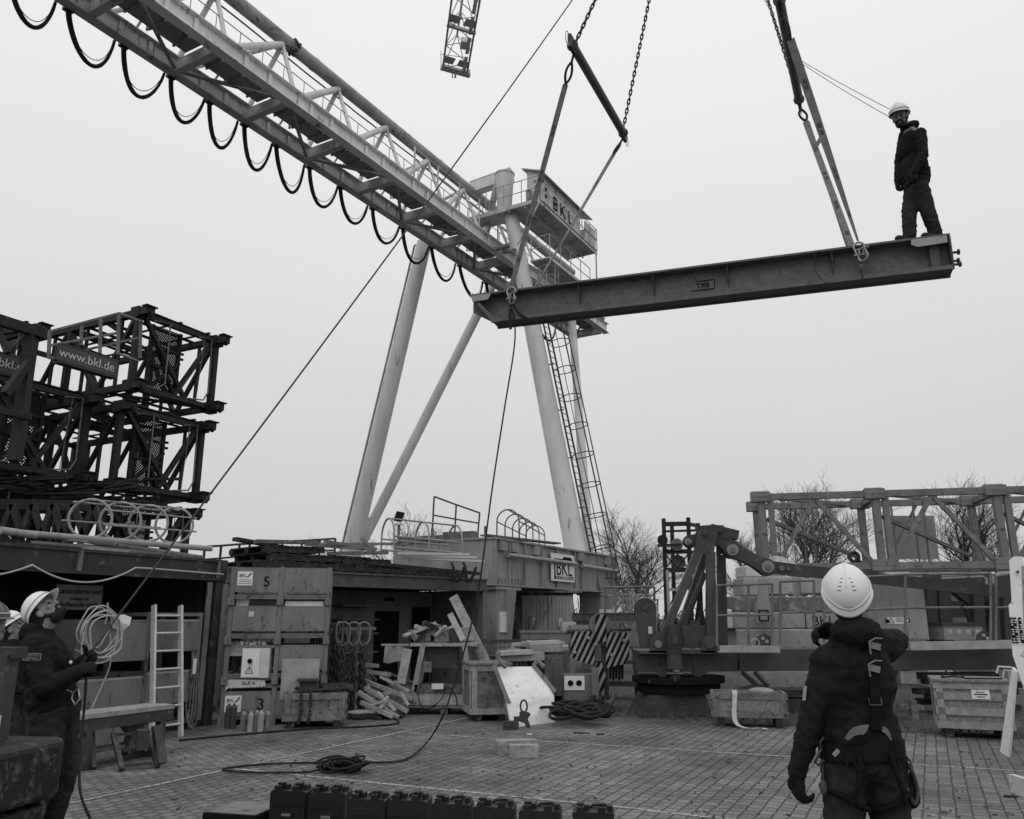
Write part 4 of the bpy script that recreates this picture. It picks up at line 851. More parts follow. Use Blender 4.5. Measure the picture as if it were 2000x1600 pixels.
# mast sections stacked behind (one prototype, the rest copies)
SW, SH, SL = 2.5, 2.15, 5.6
def mast_section():
    """local: x to the right end (0), body towards -x; y away; z up"""
    r = thing('mast_section', 'm', 'crane mast section')
    for y in (0, SW):
        for z in (.1, SH - .1): build(MB().bar((-SL, y, z), (0, y, z), .16, .16), 'chord', 'mast_steel', r)
    m = MB()
    for x in (-.12, -SL / 2, -SL + .1):
        for y in (0, SW): m.bar((x, y, 0), (x, y, SH), .15, .15)
        for z in (.12, SH - .12): m.bar((x, 0, z), (x, SW, z), .13, .13)
    build(m, 'frame', 'mast_steel', r)
    m = MB()
    for y in (0, SW):
        for k in range(4):
            x0 = -.15 - k * 1.37; z0, z1 = (.1, SH - .1) if k % 2 else (SH - .1, .1); m.bar((x0, y, z0), (x0 - 1.33, y, z1), .1, .1)
            m.bar((x0 - .6, y, .1), (x0 - .6, y, SH - .1), .07, .07)
    m.bar((-.12, .2, SH - .2), (-.12, SW - .9, .2), .1, .1); m.bar((-.12, SW - .15, SH - .15), (-.12, 1.3, .2), .11, .11); m.bar((-1.4, 0, SH - .15), (-2.6, SW, SH - .15), .07, .07); m.bar((-1.3, 0, .1), (-.2, SW, .1), .07, .07)
    build(m, 'brace', 'mast_steel', r)
    for y in (0, SW):
        for z in (.1, SH - .12):
            m = MB(); m.box((.12, y, z), (.36, .26, .2)); m.box((.26, y, z + .11), (.2, .34, .03)); m.ring((.3, y, z - .1), .06, .03, V((0, 1, 0)), 12, 6)
            m.box((-.12, y, z), (.3, .3, .28)); build(m, 'joint_fitting', 'mast_steel', r)
    # expanded metal landing standing upright inside the section
    m = MB(); y0, y1, z0, z1, xx = .75, SW - .85, .1, SH - .1, -.55; st = .075
    n = int((y1 - y0 + z1 - z0) / st)
    for i in range(n):
        for sgn in (1, -1):
            s = i * st - (z1 - z0); pts = []
            ya, yb = max(y0, y0 + s), min(y1, y0 + s + (z1 - z0))
            if yb - ya < .03: continue
            za, zb = z0 + (ya - y0 - s), z0 + (yb - y0 - s)
            if sgn < 0: za, zb = z1 - (za - z0), z1 - (zb - z0)
            m.bar((xx, ya, za), (xx, yb, zb), .02, .028, V((1, 0, 0)))
    build(m, 'mesh_landing', 'mast_steel', r)
    m = MB(); m.bar((xx, y0, z0), (xx, y0, z1), .1, .08); m.bar((xx, y1, z0), (xx, y1, z1), .1, .08); m.bar((xx + .05, y0, .95), (xx + .05, y1, .9), .06, .08); m.bar((xx + .05, y0, 1.5), (xx + .05, y1, 1.45), .05, .07); 
    m.bar((xx + .06, y0, 1.8), (xx + .06, y1, .1), .1, .08); m.bar((xx + .06, y0, .3), (xx + .06, y1, 1.2), .1, .08)
    for z in (1.35, 1.5): m.bar((xx, y1, z), (xx, y1 + .16, z + .01), .06, .06)
    build(m, 'landing_frame', 'mast_steel', r)
    m = MB(); m.path([(-.05, SW - .65, SH - .2), (-.05, SW - .2, SH - .12), (-.05, SW - .17, .5), (-.05, SW - .3, .25), (-.05, SW - .8, .18)], .022, 6); m.path([(-.05, .4, SH - .2), (-.05, .9, SH - .12), (-.05, .93, .4), (-.05, .7, .2), (-.05, .2, .18)], .02, 6); m.tube((-.05, SW - .45, SH - .2), (-.05, SW - .55, .2), .012, n=5); build(m, 'hand_bar', 'paint_grey', r)
    for z in (.03, SH):
        m = MB()
        for k in range(6): m.bar((-.1 - k * .8, .0, z), (-.25 - k * .85, SW, z + .02), .16, .025)
        for y in (.3, 1.25, 2.2): m.bar((-.05, y, z + .03), (-5.2, y, z + .03), .08, .03)
        build(m, 'floor_grid', 'mast_steel', r)
    return r
ms = mast_section(); SP = V((-9.4, 19.6, 0)); AZ_S = 28.0
SGR = 'lattice crane mast sections piled behind the left container'
spots = [(0, 0, 7.1, 0, 'top right dark mast section of the pile, its open end against the sky'), (-.12, -.1, 4.62, 0, 'middle right dark mast section, second from the top of the pile'), (-.28, -.15, 2.25, 0, 'lower right dark mast section just above the container roof'), (-.1, 0, -.08, 0, 'lowest dark mast section hidden behind the container front'),
         (-.7, -3.1, 4.75, 0, 'front middle mast section with a projecting end, left of the banner pile'), (-.75, -3.1, 2.35, 0, 'front lower mast section in deep shade above the roof tubes'), (-3.3, -3.1, 7.0, 0, 'front upper mast section at the left edge carrying a short lettered girder')]
rot = rad(-AZ_S)
for i, (x, y, z, k, lab) in enumerate(spots):
    loc = fr(SP, AZ_S) @ V((x, y, 0)); loc.z = z
    if i == 0: ms.location = loc; ms.rotation_euler = (0, 0, rot); ms['label'] = lab; ms['group'] = SGR
    else: dup(ms, loc, rot, lab, SGR)
# platform girders with the web address, with small railing, on the pile
def banner(p, q_, h, txt, lab, sz, toff=.5):
    r = thing('platform_girder', lab, 'girder', (p + q_) / 2); d = (q_ - p).normalized(); n = V((d.y, -d.x, 0)).normalized()
    if n.y > 0: n = -n
    m = MB(); m.ibeam(p, q_, h, .22, .03, box=True); build(m, 'girder_box', 'crane_dark', r)
    c = p.lerp(q_, toff) + n * .112; build(MB().bar(c - d * sz * 2.6 - n * .001, c + d * sz * 2.6 - n * .001, .004, h * .8), 'name_plate', 'crane_mid', r)
    text(txt, c + n * .006, d, Z, sz, 'offwhite', r, ext=.003); return r
p, q_ = W(112, 690, 16.2), W(226, 712, 17.4); q_.z = p.z; banner(p, q_, .42, 'www.bkl.de', 'dark girder lettered www.bkl.de lying on the mast pile under a small railing', .27, .45)
p, q_ = W(-60, 695, 15.4), W(32, 706, 16.2); q_.z = p.z; banner(p, q_, .45, 'www.bkl.de', 'second dark lettered girder cut off at the left edge of the mast pile', .26, .55)
m = MB()
for a, b in (((96, 648), (233, 612)), ((96, 700), (270, 660)), ((233, 612), (277, 628)), ((230, 690), (270, 705)), ((98, 675), (232, 650))): m.bar(W(*a, 17.2), W(*b, 17.8 if b[0] < 250 else 18.6), .05, .05)
for x, y0, y1, Y in ((97, 645, 700, 17.2), (160, 635, 675, 17.5), (197, 622, 690, 17.6), (232, 612, 692, 17.8), (275, 628, 700, 18.6)): m.bar(W(x, y0, Y), W(x - 2, y1, Y), .06, .06)
solo(m, 'platform_railing', 'paint_grey', 'small grey platform railing above the www.bkl.de girder', 'railing')
m = MB(); m.bar(W(62, 650, 15.5), W(38, 830, 15.5), .2, .2); m.bar(W(-5, 625, 15), W(85, 652, 15.6), .16, .2); m.bar(W(10, 770, 15), W(62, 700, 15.5), .12, .14); m.bar(W(-5, 800, 15), W(60, 815, 15.5), .1, .14); m.box(W(70, 648, 15.6), (.3, .3, .22)); m.bar(W(40, 830, 15.5), W(28, 900, 15.5), .2, .2)
m.bar(W(-5, 650, 16.5), W(60, 640, 16.2), .1, .12); m.bar(W(-5, 640, 15), W(15, 690, 15), .1, .1)
solo(m, 'crane_portal', 'mast_steel', 'dark crane frame post with a clamped collar at the left edge of the mast pile', 'crane frame')
m = MB()
for i in range(30):
    x = RND.uniform(-5, 380); y = 905 + RND.uniform(0, 55) + x * .08; a = W(x, y, RND.uniform(17, 19.5)); m.bar(a, a + R_ * RND.uniform(.8, 2.4) * -1 + Z * RND.uniform(-.05, .15), .12, .05)
solo(m, 'beam_pile', 'mast_steel', 'pile of dark loose beams between the lower mast sections', 'beam pile')
m = MB()
for x in range(0, 200, 40): m.bar(W(x, 1050, 15.5), W(x + 24, 985, 15.5), .1, .1); m.bar(W(x + 24, 985, 15.5), W(x + 44, 1050, 15.5), .1, .1)
m.bar(W(-10, 985, 15.5), W(240, 990, 16.8), .16, .2)
solo(m, 'truss_girder', 'mast_steel', 'dark zigzag truss girder standing right behind the container roof', 'truss')

# stillages with grey panels along the container front
GS = 'grey panel stillages at the open container front'
def stillage(o, az, w, rows, top, lab, mt_='paint_mid', dep=.8, nm='stillage', grp=GS, depth_side=-1):
    """open steel stillage: x depth, y width; rows = (z0,z1) panel bands"""
    F = fr(o, az); r = thing(nm, lab, 'stillage', V(o), grp)
    m = MB(F)
    for y in (0, w):
        for x in (0, depth_side * dep): m.box((x, y, top / 2), (.06, .06, top))
    for z in (.12, top - .03):
        for x in (0, depth_side * dep): m.box((x, w / 2, z), (.05, w, .05))
        for y in (0, w): m.box((depth_side * dep / 2, y, z), (dep, .05, .05))
    build(m, 'frame', 'paint_grey', r)
    for z0, z1 in rows:
        m = MB(F); m.box((.02, w / 2, (z0 + z1) / 2), (.015, w - .07, z1 - z0)); m.box((depth_side * dep, w / 2, (z0 + z1) / 2), (.015, w - .07, z1 - z0)); build(m, 'panel', mt_, r)
        m = MB(F); m.box((.0, w / 2, z1 + .012), (.05, w, .03)); build(m, 'rim', 'paint_light', r)
    return r
o1 = PL(150, 1300, F1 @ V((.05, 0, 0)), A1); o2 = PL(283, 1300, F1 @ V((.05, 0, 0)), A1); o3 = PL(392, 1300, F1 @ V((.05, 0, 0)), A1)
w1 = (V((o2.x, o2.y, 0)) - V((o1.x, o1.y, 0))).length
stillage((o1.x, o1.y, 0), A1, w1, ((.18, .78), (1.02, 1.52)), 1.58, 'grey panelled stillage behind the bearded worker, a hose coil hanging on it')
w2 = (V((o3.x, o3.y, 0)) - V((o2.x, o2.y, 0))).length
stillage((o2.x, o2.y, 0), A1, w2 - .1, ((.4, .82), (1.12, 1.55)), 1.68, 'grey panelled stillage behind the aluminium ladder', 'paint_grey')
# hose coil, plastic sheet
hc = PL(192, 1222, F1 @ V((.16, 0, 0)), A1)
m = MB()
for i in range(6):
    c = hc + V((RND.uniform(-.05, .07), 0, -.02 - .03 * i)) + nrm * .02 * i; m.path([c + rgt * (.24 + .02 * (i % 3)) * math.cos(a) + Z * (.27 + .04 * (i % 2)) * math.sin(a) + rgt * .03 * math.sin(3 * a + i) for a in [k * math.pi / 14 for k in range(28)]], .011, 6, True)
m.path(spline([hc + rgt * .2 - Z * .1, hc + rgt * .25 - Z * .5, hc + rgt * .15 - Z * .8, hc + rgt * .05 - Z * 1.05], 6), .01, 6); m.path(spline([hc + rgt * .1 + Z * .3, hc + rgt * .12 + Z * .15, hc + rgt * .1 + Z * .02], 4), .011, 6); m.path(spline([hc - rgt * .3 - Z * .3, hc + rgt * .1 - Z * .42, hc + rgt * .4 - Z * .3], 5), .01, 6)
solo(m, 'hose_coil', 'hose', 'pale coiled hose hung on the grey stillage behind the bearded worker', 'hose')
hk = PL(192, 1180, F1 @ V((.12, 0, 0)), A1); 
m = MB(); ps = [PL(x, y, F1 @ V((.1, 0, 0)), A1) for x, y in ((219, 1203), (242, 1200), (257, 1206), (250, 1222), (243, 1231), (228, 1230), (219, 1226))]; cc_ = sum(ps, V()) / 7
vs = [cc_ + nrm * .03] + ps; m.raw(vs, [(0, i, i % 7 + 1) for i in range(1, 8)]); m.v[1] += nrm * .04; m.v[4] += nrm * .03; solo(m, 'plastic_sheet', 'white', 'crumpled clear plastic sheet stuck on the grey stillage beside the hose', 'plastic sheet')
# aluminium ladder leaning on the stillage
l0, l1 = PL(296, 1452, F1 @ V((.62, 0, 0)), A1), PL(352, 1448, F1 @ V((.62, 0, 0)), A1); l0.z = l1.z = 0; t0, t1 = PL(301, 1182, F1 @ V((.14, 0, 0)), A1), PL(352, 1188, F1 @ V((.14, 0, 0)), A1); t1.z = t0.z
al = thing('ladder', 'aluminium ladder leaning on the grey stillage at the container front', 'ladder', (l0 + l1) / 2)
for a, b in ((l0, t0), (l1, t1)): build(MB().bar(a, b, .035, .075, nrm), 'rail', 'aluminium', al)
for i in range(7): k = (i + .7) / 7.3; build(MB().tube(l0.lerp(t0, k), l1.lerp(t1, k), .017, n=8), 'rung', 'aluminium', al)
# work bench
def bench(name, lab, a, b, h, w, mt_top, mt_leg, cat):
    a, b = V(a), V(b); d = (b - a).normalized(); n = V((d.y, -d.x, 0)); r = thing(name, lab, cat, (a + b) / 2); up = Z * h
    build(MB().bar(a + up - n * w * .25, b + up - n * w * .25, w * .46, .05).bar(a + up + n * w * .27 + Z * .004, b + up + n * w * .27 + Z * .004, w * .44, .05), 'bench_top', mt_top, r)
    build(MB().bar(a + up - Z * .09 + n * w * .4, b + up - Z * .09 + n * w * .4, .06, .12).bar(a + up - Z * .09 - n * w * .4, b + up - Z * .09 - n * w * .4, .06, .12), 'apron', mt_leg, r)
    for e in (a + d * .12, b - d * .15):
        build(MB().bar(e + n * w * .42, e + n * w * .36 + up - Z * .03, .09, .08, d).bar(e - n * w * .42, e - n * w * .36 + up - Z * .03, .09, .08, d), 'leg', mt_leg, r); build(MB().bar(e + n * w * .5 + Z * .05, e - n * w * .5 + Z * .05, .12, .1), 'foot', mt_leg, r)
    build(MB().bar(b - d * .3 + n * w * .3 + up * .15, b - d * .6 + up * .9 - n * w * .1, .07, .1, n).bar(b - d * .6 + n * w * .3 + up * .15, b - d * .3 + up * .9 - n * w * .1, .07, .1, n), 'cross_brace', mt_leg, r)
    build(MB().bar(a + Z * .16, b + Z * .16, w * .5, .04), 'shelf', 'wood_old', r)
    return r
ba, bb = G(120, 1506), G(306, 1472); bench('workbench', 'low dark trestle workbench with a pale worn top in front of the ladder', ba, bb, .55, .46, 'wood', 'dark_steel', 'workbench')
m = MB(); a = G(238, 1508, .0); d1 = V((.75, .5, 0)).normalized()
for s in (0, .36): m.bar(a + d1 * s + Z * .02, a + d1 * s + V((-.3, .35, .34)), .05, .05)
for k in (.1, .5, .92): m.bar(a + V((-.3, .35, .34)) * k + Z * .02, a + d1 * .36 + V((-.3, .35, .34)) * k + Z * .02, .03, .03)
m.bar(a + d1 * .4 + Z * .05, a + d1 * .34 + V((-.1, .15, .42)), .1, .06); m.bar(a + V((-.35, .1, .02)), a + V((-.55, .35, .4)), .05, .05); m.box(a + V((.1, .2, .3)), (.12, .2, .2), 30)
solo(m, 'steel_step_frame', 'dark_steel', 'small rusty step frame lying on the paving under the workbench', 'step frame')
m = MB(); m.box(PL(205, 1430, F1 @ V((.5, 0, 0)), A1), (.6, .03, .36), 64); solo(m, 'board', 'paint_grey', 'grey board leaning in the shade behind the workbench legs', 'board')
# straps and rope bundles hung on the container corner
m = MB()
for i in range(5):
    a = PL(376 + i * 3, 1268 + i * 6, F1 @ V((.1, 0, 0)), A1); m.path(spline([a, a + V((.02, 0, -.3)), a + V((-.02 + .02 * i, 0, -.75)), a + V((.03, -.03, -1.0)), a + V((.05 + .04 * i, 0, -1.1))], 5), .014, 5)
solo(m, 'rope_bundle', 'wood_old', 'bundle of worn ropes hanging on the container corner post', 'rope')
m = MB(); a = PL(380, 1300, F1 @ V((.13, 0, 0)), A1); m.bar(a + Z * .1, a - Z * .12, .06, .012, nrm); solo(m, 'tag_card', 'white', 'small white tag hanging on the rope bundle at the container corner', 'tag')

# ================================================================== THE YARD VEHICLE CORNER AT THE LOWER LEFT
vx = V((-2.76, 4.75, 0)); FV = fr(vx, 8); vt = thing('yard_truck', 'rear corner of a black forklift with a chipped counterweight at the lower left', 'forklift', FV @ V((-.9, -.3, 0)))
m = MB(FV); pr_ = [(-1.6, -1.2), (.14, -1.2), (.27, -1.02), (.29, .1), (.19, .24), (-1.6, .24)]
m.poly([(x, y, .66) for x, y in pr_], (0, 0, .29)); m.poly([(x * .98 - .06, y, .4) for x, y in pr_], (0, 0, .23)); m.poly([(x * .95 - .12, y, .3) for x, y in pr_], (0, 0, .09))
cw = build(m, 'counterweight', 'chipped_black', vt); bv = cw.modifiers.new('bevel', 'BEVEL'); bv.width = .03; bv.segments = 2
m = MB(FV); m.box2((-1.5, -.9, .3), (-.3, .1, .7)); build(m, 'chassis', 'black', vt)
m = MB(FV); m.box2((-1.6, .05, .95), (-.08, .12, 1.1)); m.box2((-1.6, .02, 1.38), (-.02, .12, 1.44)); m.box2((-.1, .0, .95), (-.05, .1, 1.4)); m.box2((-1.6, .0, 1.2), (-.06, .08, 1.23)); m.bar((-.4, .06, 1.02), (-.1, .06, 1.22), .05, .05); build(m, 'guard_frame', 'dark_steel', vt)
build(MB(FV).box2((-1.5, .06, 1.23), (-.1, .075, 1.38)), 'rear_window', 'glass_dark', vt)
build(MB(FV).box2((-1.5, .14, 1.05), (-.2, .2, 1.2)), 'bonnet', 'paint_grey', vt)
build(MB(FV).box((.05, -.15, 1.05), (.06, .012, .1), 10), 'number_plate', 'offwhite', vt)
# ================================================================== MIDDLE: SECOND CONTAINER, STILLAGE TOWER, CHAINS, SAW BENCH
K1, K2 = V((-3.90, 16.4, 0)), V((-.62, 19.9, 0)); A2 = math.degrees(math.atan2(K2.x - K1.x, K2.y - K1.y)); L2 = (K2 - K1).length; F2 = fr(K1, A2); CZ = 2.46
n2 = F2.to_3x3() @ V((1, 0, 0)); r2 = F2.to_3x3() @ V((0, 1, 0))
c2 = thing('workshop_container', 'grey open fronted container with pale partition boards, behind the chains and saw bench', 'container', F2 @ V((-1.2, L2 / 2, 0)))
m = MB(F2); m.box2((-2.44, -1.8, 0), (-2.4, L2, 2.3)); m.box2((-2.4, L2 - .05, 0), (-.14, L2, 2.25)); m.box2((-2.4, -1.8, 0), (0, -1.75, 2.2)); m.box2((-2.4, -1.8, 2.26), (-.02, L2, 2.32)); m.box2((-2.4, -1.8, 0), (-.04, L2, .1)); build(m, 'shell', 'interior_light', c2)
m = MB(F2); m.box2((-.06, -1.8, 2.25), (0, L2 + .03, CZ)); m.box2((-.09, -1.8, 2.21), (.05, L2 + .03, 2.25)); m.box2((-.1, -1.8, CZ), (.04, L2 + .03, CZ + .04)); build(m, 'top_rail', 'container_grey', c2)
m = MB(F2); m.box2((-.16, L2 - .12, 0), (.02, L2 + .04, 2.22)); build(m, 'corner_post', 'paint_grey', c2)
m = MB(F2); m.box2((-1.0, -.9, .1), (-.96, 1.05, 2.1)); build(m, 'partition', 'paint_mid', c2)
m = MB(F2)
for z in (.85, 1.25, 1.55, 1.85): m.box2((-1.7, 1.6, z), (-1.2, 2.6, z + .03))
m.box2((-1.75, 1.3, .1), (-1.7, 4.6, 2.2)); build(m, 'shelf', 'interior_light', c2)
m = MB(F2); m.box2((-1.69, 2.85, .1), (-1.66, 3.55, 1.75)); dr = build(m, 'door', 'black', c2)
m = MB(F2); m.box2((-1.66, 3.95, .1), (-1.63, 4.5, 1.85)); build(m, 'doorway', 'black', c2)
m = MB(F2); m.box2((-1.64, 3.08, 1.98), (-1.62, 3.34, 2.06)); build(m, 'label_plate', 'black', c2)
# wooden pallets and planks on its roof
GP = 'scrap timber on the grey container roof'
def ly2(x): return (F2.inverted() @ PL(x, 1100, K1, A2)).y
def pallet2(name, y0, y1, x0, x1, z, mt_, lab, cat, tilt=0):
    m = MB(F2 @ M4.Translation(V(((x0 + x1) / 2, (y0 + y1) / 2, z))) @ M4.Rotation(rad(tilt), 4, 'X') @ M4.Rotation(rad(tilt * 1.7), 4, 'Z')); a, b = (y1 - y0) / 2, (x1 - x0) / 2
    for k in (-1, 0, 1): m.box((k * (b - .06), 0, .06), (.12, 2 * a, .1))
    n = int(2 * a / .17)
    for k in range(n): m.box((RND.uniform(-.03, .03), -a + (k + .5) * 2 * a / n, .125), (2 * b, .14, .03), RND.uniform(-2, 2)); 
    for k in range(0, n, 2): m.box((0, -a + (k + .5) * 2 * a / n, .0), (2 * b, .12, .025))
    solo(m, name, mt_, lab, cat, GP)
ya, yb, yc, yd = ly2(505), ly2(690), ly2(742), ly2(950)
pallet2('pallet', ya, yb, -1.4, -.1, CZ + .06, 'wood_dark', 'dark pallet lying lowest at the left of the grey container roof', 'pallet')
pallet2('pallet', ya + .3, yb - .15, -1.45, -.2, CZ + .22, 'wood_dark', 'second dark pallet, left end of the roof stack', 'pallet', 1.5)
pallet2('pallet', ya + .2, yb - .5, -1.5, -.3, CZ + .38, 'wood_dark', 'topmost broken pallet of the left roof stack', 'pallet', 2.5)
pallet2('pallet', yb - .3, yd - .5, -1.5, -.15, CZ + .06, 'wood_dark', 'long dark pallet at the right of the grey container roof', 'pallet', -.5)
pallet2('pallet', yb - .1, yc + .5, -1.5, -.25, CZ + .22, 'wood_dark', 'dark pallet in the middle under the aluminium strips', 'pallet', 1)
for i, (y0, y1, x, z, t, mt_, lab) in enumerate(((ya + .1, yb - .7, -.35, .56, 2, 'wood_old', 'worn board on top of the left roof pallets'), (yb - .4, yc + .35, -.3, .42, 3, 'wood_old', 'grey plank sticking out over the middle of the roof stack'), (yc - .2, yd, -.2, .26, -3, 'wood_dark', 'long dark timber at the right end of the container roof'), (ya - .2, ya + 1.3, -.6, .6, -4, 'wood_dark', 'short dark board crossing the top of the roof stack'))):
    solo(MB(F2).bar((x, y0, CZ + z), (x + .1 * t * .2, y1, CZ + z + .03 * t), .16, .07), 'timber', mt_, lab, 'timber', GP)
m = MB(); t_ = W(678, 1094, 17.55)
tb = thing('marked_beam', 'dark beam end with faded pale digits on the roof stack', 'timber', t_); build(MB().bar(t_ - r2 * .5, t_ + r2 * .5, .3, .14), 'beam', 'wood_dark', tb); text('1250', t_ + n2 * .16, r2, Z, .16, 'paint_light', tb)
for i, (a, b, lab) in enumerate((((775, 1081), (915, 1083), 'uppermost bright aluminium strip on the container roof'), ((778, 1085), (930, 1089), 'middle bright aluminium strip on the container roof'), ((782, 1088), (945, 1097), 'lowest bright aluminium strip ending right on the container roof'))):
    solo(MB().bar(W(*a, 17.6 + .1 * i), W(*b, 18.6 + .1 * i), .1, .05), 'metal_strip', 'aluminium', lab, 'metal strip', 'aluminium strips on the container roof')
for i, (x, lab) in enumerate(((882, 'folded dark strap over the right roof timbers'), (905, 'second folded strap over the roof timbers beside the end box'))):
    a = W(x, 1100, 19.2); solo(MB().path(spline([a, a + V((.05, -.15, -.1)), a + V((.1, -.2, -.4)), a + V((.2, -.2, -.36)), a + V((.3, -.1, -.1))], 4), .035, 6), 'strap', 'rubber', lab, 'strap')
m = MB(); a = W(620, 1062, 18.5)
for i in range(6): m.bar(a + V((RND.uniform(-.6, 1.2), RND.uniform(-.3, .3), RND.uniform(-.05, .12))), a + V((RND.uniform(1, 2.2), RND.uniform(-.3, .3), RND.uniform(-.2, .12))), .06, .06)
solo(m, 'steel_offcuts', 'paint_mid', 'loose pale steel profiles lying on the roof stack before the gantry leg', 'offcuts')
cp = W(757, 1063, 19.0); cage('ladder_cage', 'pale arched ladder cage lying on the grey container roof', cp - Z * .1, V((1, .55, -.05)), 3, .42, .85, .025, 'paint_light', 3, legs=.25)
# railing behind the containers, on a raised platform
m = MB(); xs = [400, 432, 468, 488, 520, 552, 590, 625, 655]; ys = [1068, 1066, 1063, 1062, 1060, 1058, 1056, 1054, 1052]; tp_ = [W(x, y, 23 + i * .3) for i, (x, y) in enumerate(zip(xs, ys))]
m.path(tp_, .035, 6); m.path([p - Z * .35 for p in tp_], .03, 6)
for p in tp_: m.tube(p, V((p.x, p.y, 0)), .035, n=6)
solo(m, 'guard_rail', 'dark_steel', 'long guard railing running behind the roof stacks, left of the gantry leg', 'railing')
fl = thing('flood_light', 'flood light on a thin pole above the grey container roof', 'flood light', W(779, 1082, 24)); a = W(779, 1075, 24); a2 = W(779, 1026, 24); build(MB().tube(V((a.x, a.y, 2.4)), a2, .04, n=8), 'pole', 'paint_grey', fl)
R3 = M4.Rotation(rad(-35), 3, 'X'); build(MB().box(a2 + Z * .25, (.24, .06, .34), R=M4.Rotation(.2, 3, 'Y') @ R3), 'solar_panel', 'black', fl); build(MB().box(a2 + V((0, -.05, .02)), (.22, .12, .06)), 'lamp_head', 'offwhite', fl)
# the tower of four stillages with the stencilled 5
S0 = G(432, 1418); S1 = G(608, 1410); AS = 79; SWd = 1.5; FS = fr((S0.x, S0.y, 0), AS)
nS = FS.to_3x3() @ V((1, 0, 0)); rS = FS.to_3x3() @ V((0, 1, 0))
labs = ['lowest stillage of the tall stack, a sticker and grey cylinders at its front', 'second stillage from the ground with a white control box in it', 'third stillage from the ground, plain grey panels, sign below it', 'topmost stillage of the stack with the stencilled number 5']
SZ = [0, .6, 1.2, 1.8]; stl = []
for i in range(4):
    o = FS @ V((0, 0, SZ[i])); r = thing('stillage', labs[i], 'stillage', o, 'stack of four steel stillages'); F = fr(o, AS); h = .595
    m = MB(F)
    for y in (0, .75, SWd):
        m.box((0, y, h / 2), (.07, .07, h)); m.box((-1.0, y, h / 2), (.07, .07, h))
    for z in (.11, .14 + .0, h - .03): 
        m.box((.0, SWd / 2, z), (.05, SWd, .04)); m.box((-1.0, SWd / 2, z), (.05, SWd, .04))
        for y in (0, SWd): m.box((-.5, y, z), (1.0, .045, .04))
    for y in (0, .75, SWd): m.box((.02, y, .06), (.12, .1, .12))
    build(m, 'frame', 'paint_grey', r)
    z0, z1 = (.2, .56) if i else (.14, .5)
    if i == 1: z0, z1 = .2, .55
    for k, (ya, yb) in enumerate(((.04, .71), (.79, SWd - .04))):
        if i == 1 and k == 0: continue
        build(MB(F).box2((.012, ya, z0), (.028, yb, z1)), 'panel', 'paint_mid', r)
    build(MB(F).box2((-1.01, .03, z0), (-.99, SWd - .03, z1)), 'back_panel', 'paint_grey', r); build(MB(F).box2((-.98, .03, .1), (-.02, SWd - .03, .13)), 'floor', 'paint_grey', r)
    stl.append((r, F))
r, F = stl[3]; text('5', F @ V((.034, .52, .36)), rS, Z, .22, 'black', r)
def sticker(r, F, y, z, w, h, big):
    s = build(MB(F).box2((.03, y, z), (.036, y + w, z + h)), 'sticker', 'white', r); c = F @ V((.039, y + w * .36, z + h * .7)); text(big, c, rS, Z, w * .3, 'black', s)
    m = MB(F)
    for k in range(3): m.box2((.036, y + w * .1, z + h * (.12 + .13 * k)), (.038, y + w * .9, z + h * (.16 + .13 * k)))
    m.poly([(.036, y + w * .6, z + h * .62), (.036, y + w * .7, z + h * .56), (.036, y + w * .96, z + h * .86), (.036, y + w * .86, z + h * .93)], (.002, 0, 0)); build(m, 'print', 'paint_grey', s)
sticker(r, F, .07, .3, .23, .22, 'BKL'); m = MB(F); 
r, F = stl[2]; build(MB(F).box2((.03, .28, .42), (.036, .36, .5)), 'sticker', 'offwhite', r)
r, F = stl[0]; sticker(r, F, .03, .2, .24, .24, 'BKL'); text('3', F @ V((.034, .56, .3)), rS, Z, .24, 'black', r)
def inS(name, y0, y1, z0, z1, x, mt_, lab, cat, dep=.04):
    m = MB(FS); m.box2((x - dep, y0, z0), (x, y1, z1)); return m
m = inS('', .05, .28, 1.84 - .02, 2.0, -.08, '', '', ''); m = MB(FS); m.poly([(-.06, .06, 1.72), (-.06, .24, 1.72), (-.06, .28, 1.94), (-.06, .07, 1.96)], (-.02, 0, 0)); solo(m, 'paper_sheet', 'offwhite', 'pale sheet lying in the gap under the top stillage', 'sheet')
m = MB(FS); m.box2((-.3, .82, 1.78), (-.04, 1.42, 1.86)); solo(m, 'white_board', 'white', 'white board edge inside the gap under the top stillage, right half', 'board')
sgn = thing('sign_panel', 'white panel lettered 280 EC-H 12 inside the second stillage', 'sign', FS @ V((-.1, .4, 1.0))); build(MB(FS).poly([(-.1, .02, 1.02), (-.1, .66, 1.02), (-.1, .62, 1.14), (-.1, .55, 1.24), (-.1, .02, 1.24)], (-.015, 0, 0)), 'panel', 'white', sgn); text('280 EC-H 12', FS @ V((-.095, .33, 1.19)), rS, Z, .13, 'black', sgn)
cb = thing('control_box', 'white steel control box with a rotary switch and warning triangle, in the stillage stack', 'control box', FS @ V((.02, .44, .62))); FC = FS @ M4.Translation(V((.0, .24, .7))) @ M4.Rotation(rad(-6), 4, 'Z')
build(MB(FC).box2((-.2, .0, .0), (.06, .42, .44)), 'housing', 'offwhite', cb); build(MB(FC).box2((.06, .01, .01), (.075, .27, .43)), 'door', 'white', cb)
build(MB(FC).tube((.075, .13, .25), (.11, .13, .25), .035, n=14).box((.12, .13, .25), (.02, .02, .07)), 'rotary_switch', 'black', cb)
m = MB(FC)
for a, b in (((.07, .07), (.19, .07)), ((.19, .07), (.13, .17)), ((.13, .17), (.07, .07))): m.bar((.078, a[0], a[1]), (.078, b[0], b[1]), .006, .012, V((1, 0, 0)))
m.bar((.078, .13, .09), (.078, .13, .14), .006, .014, V((1, 0, 0))); build(m, 'warning_sign', 'black', cb)
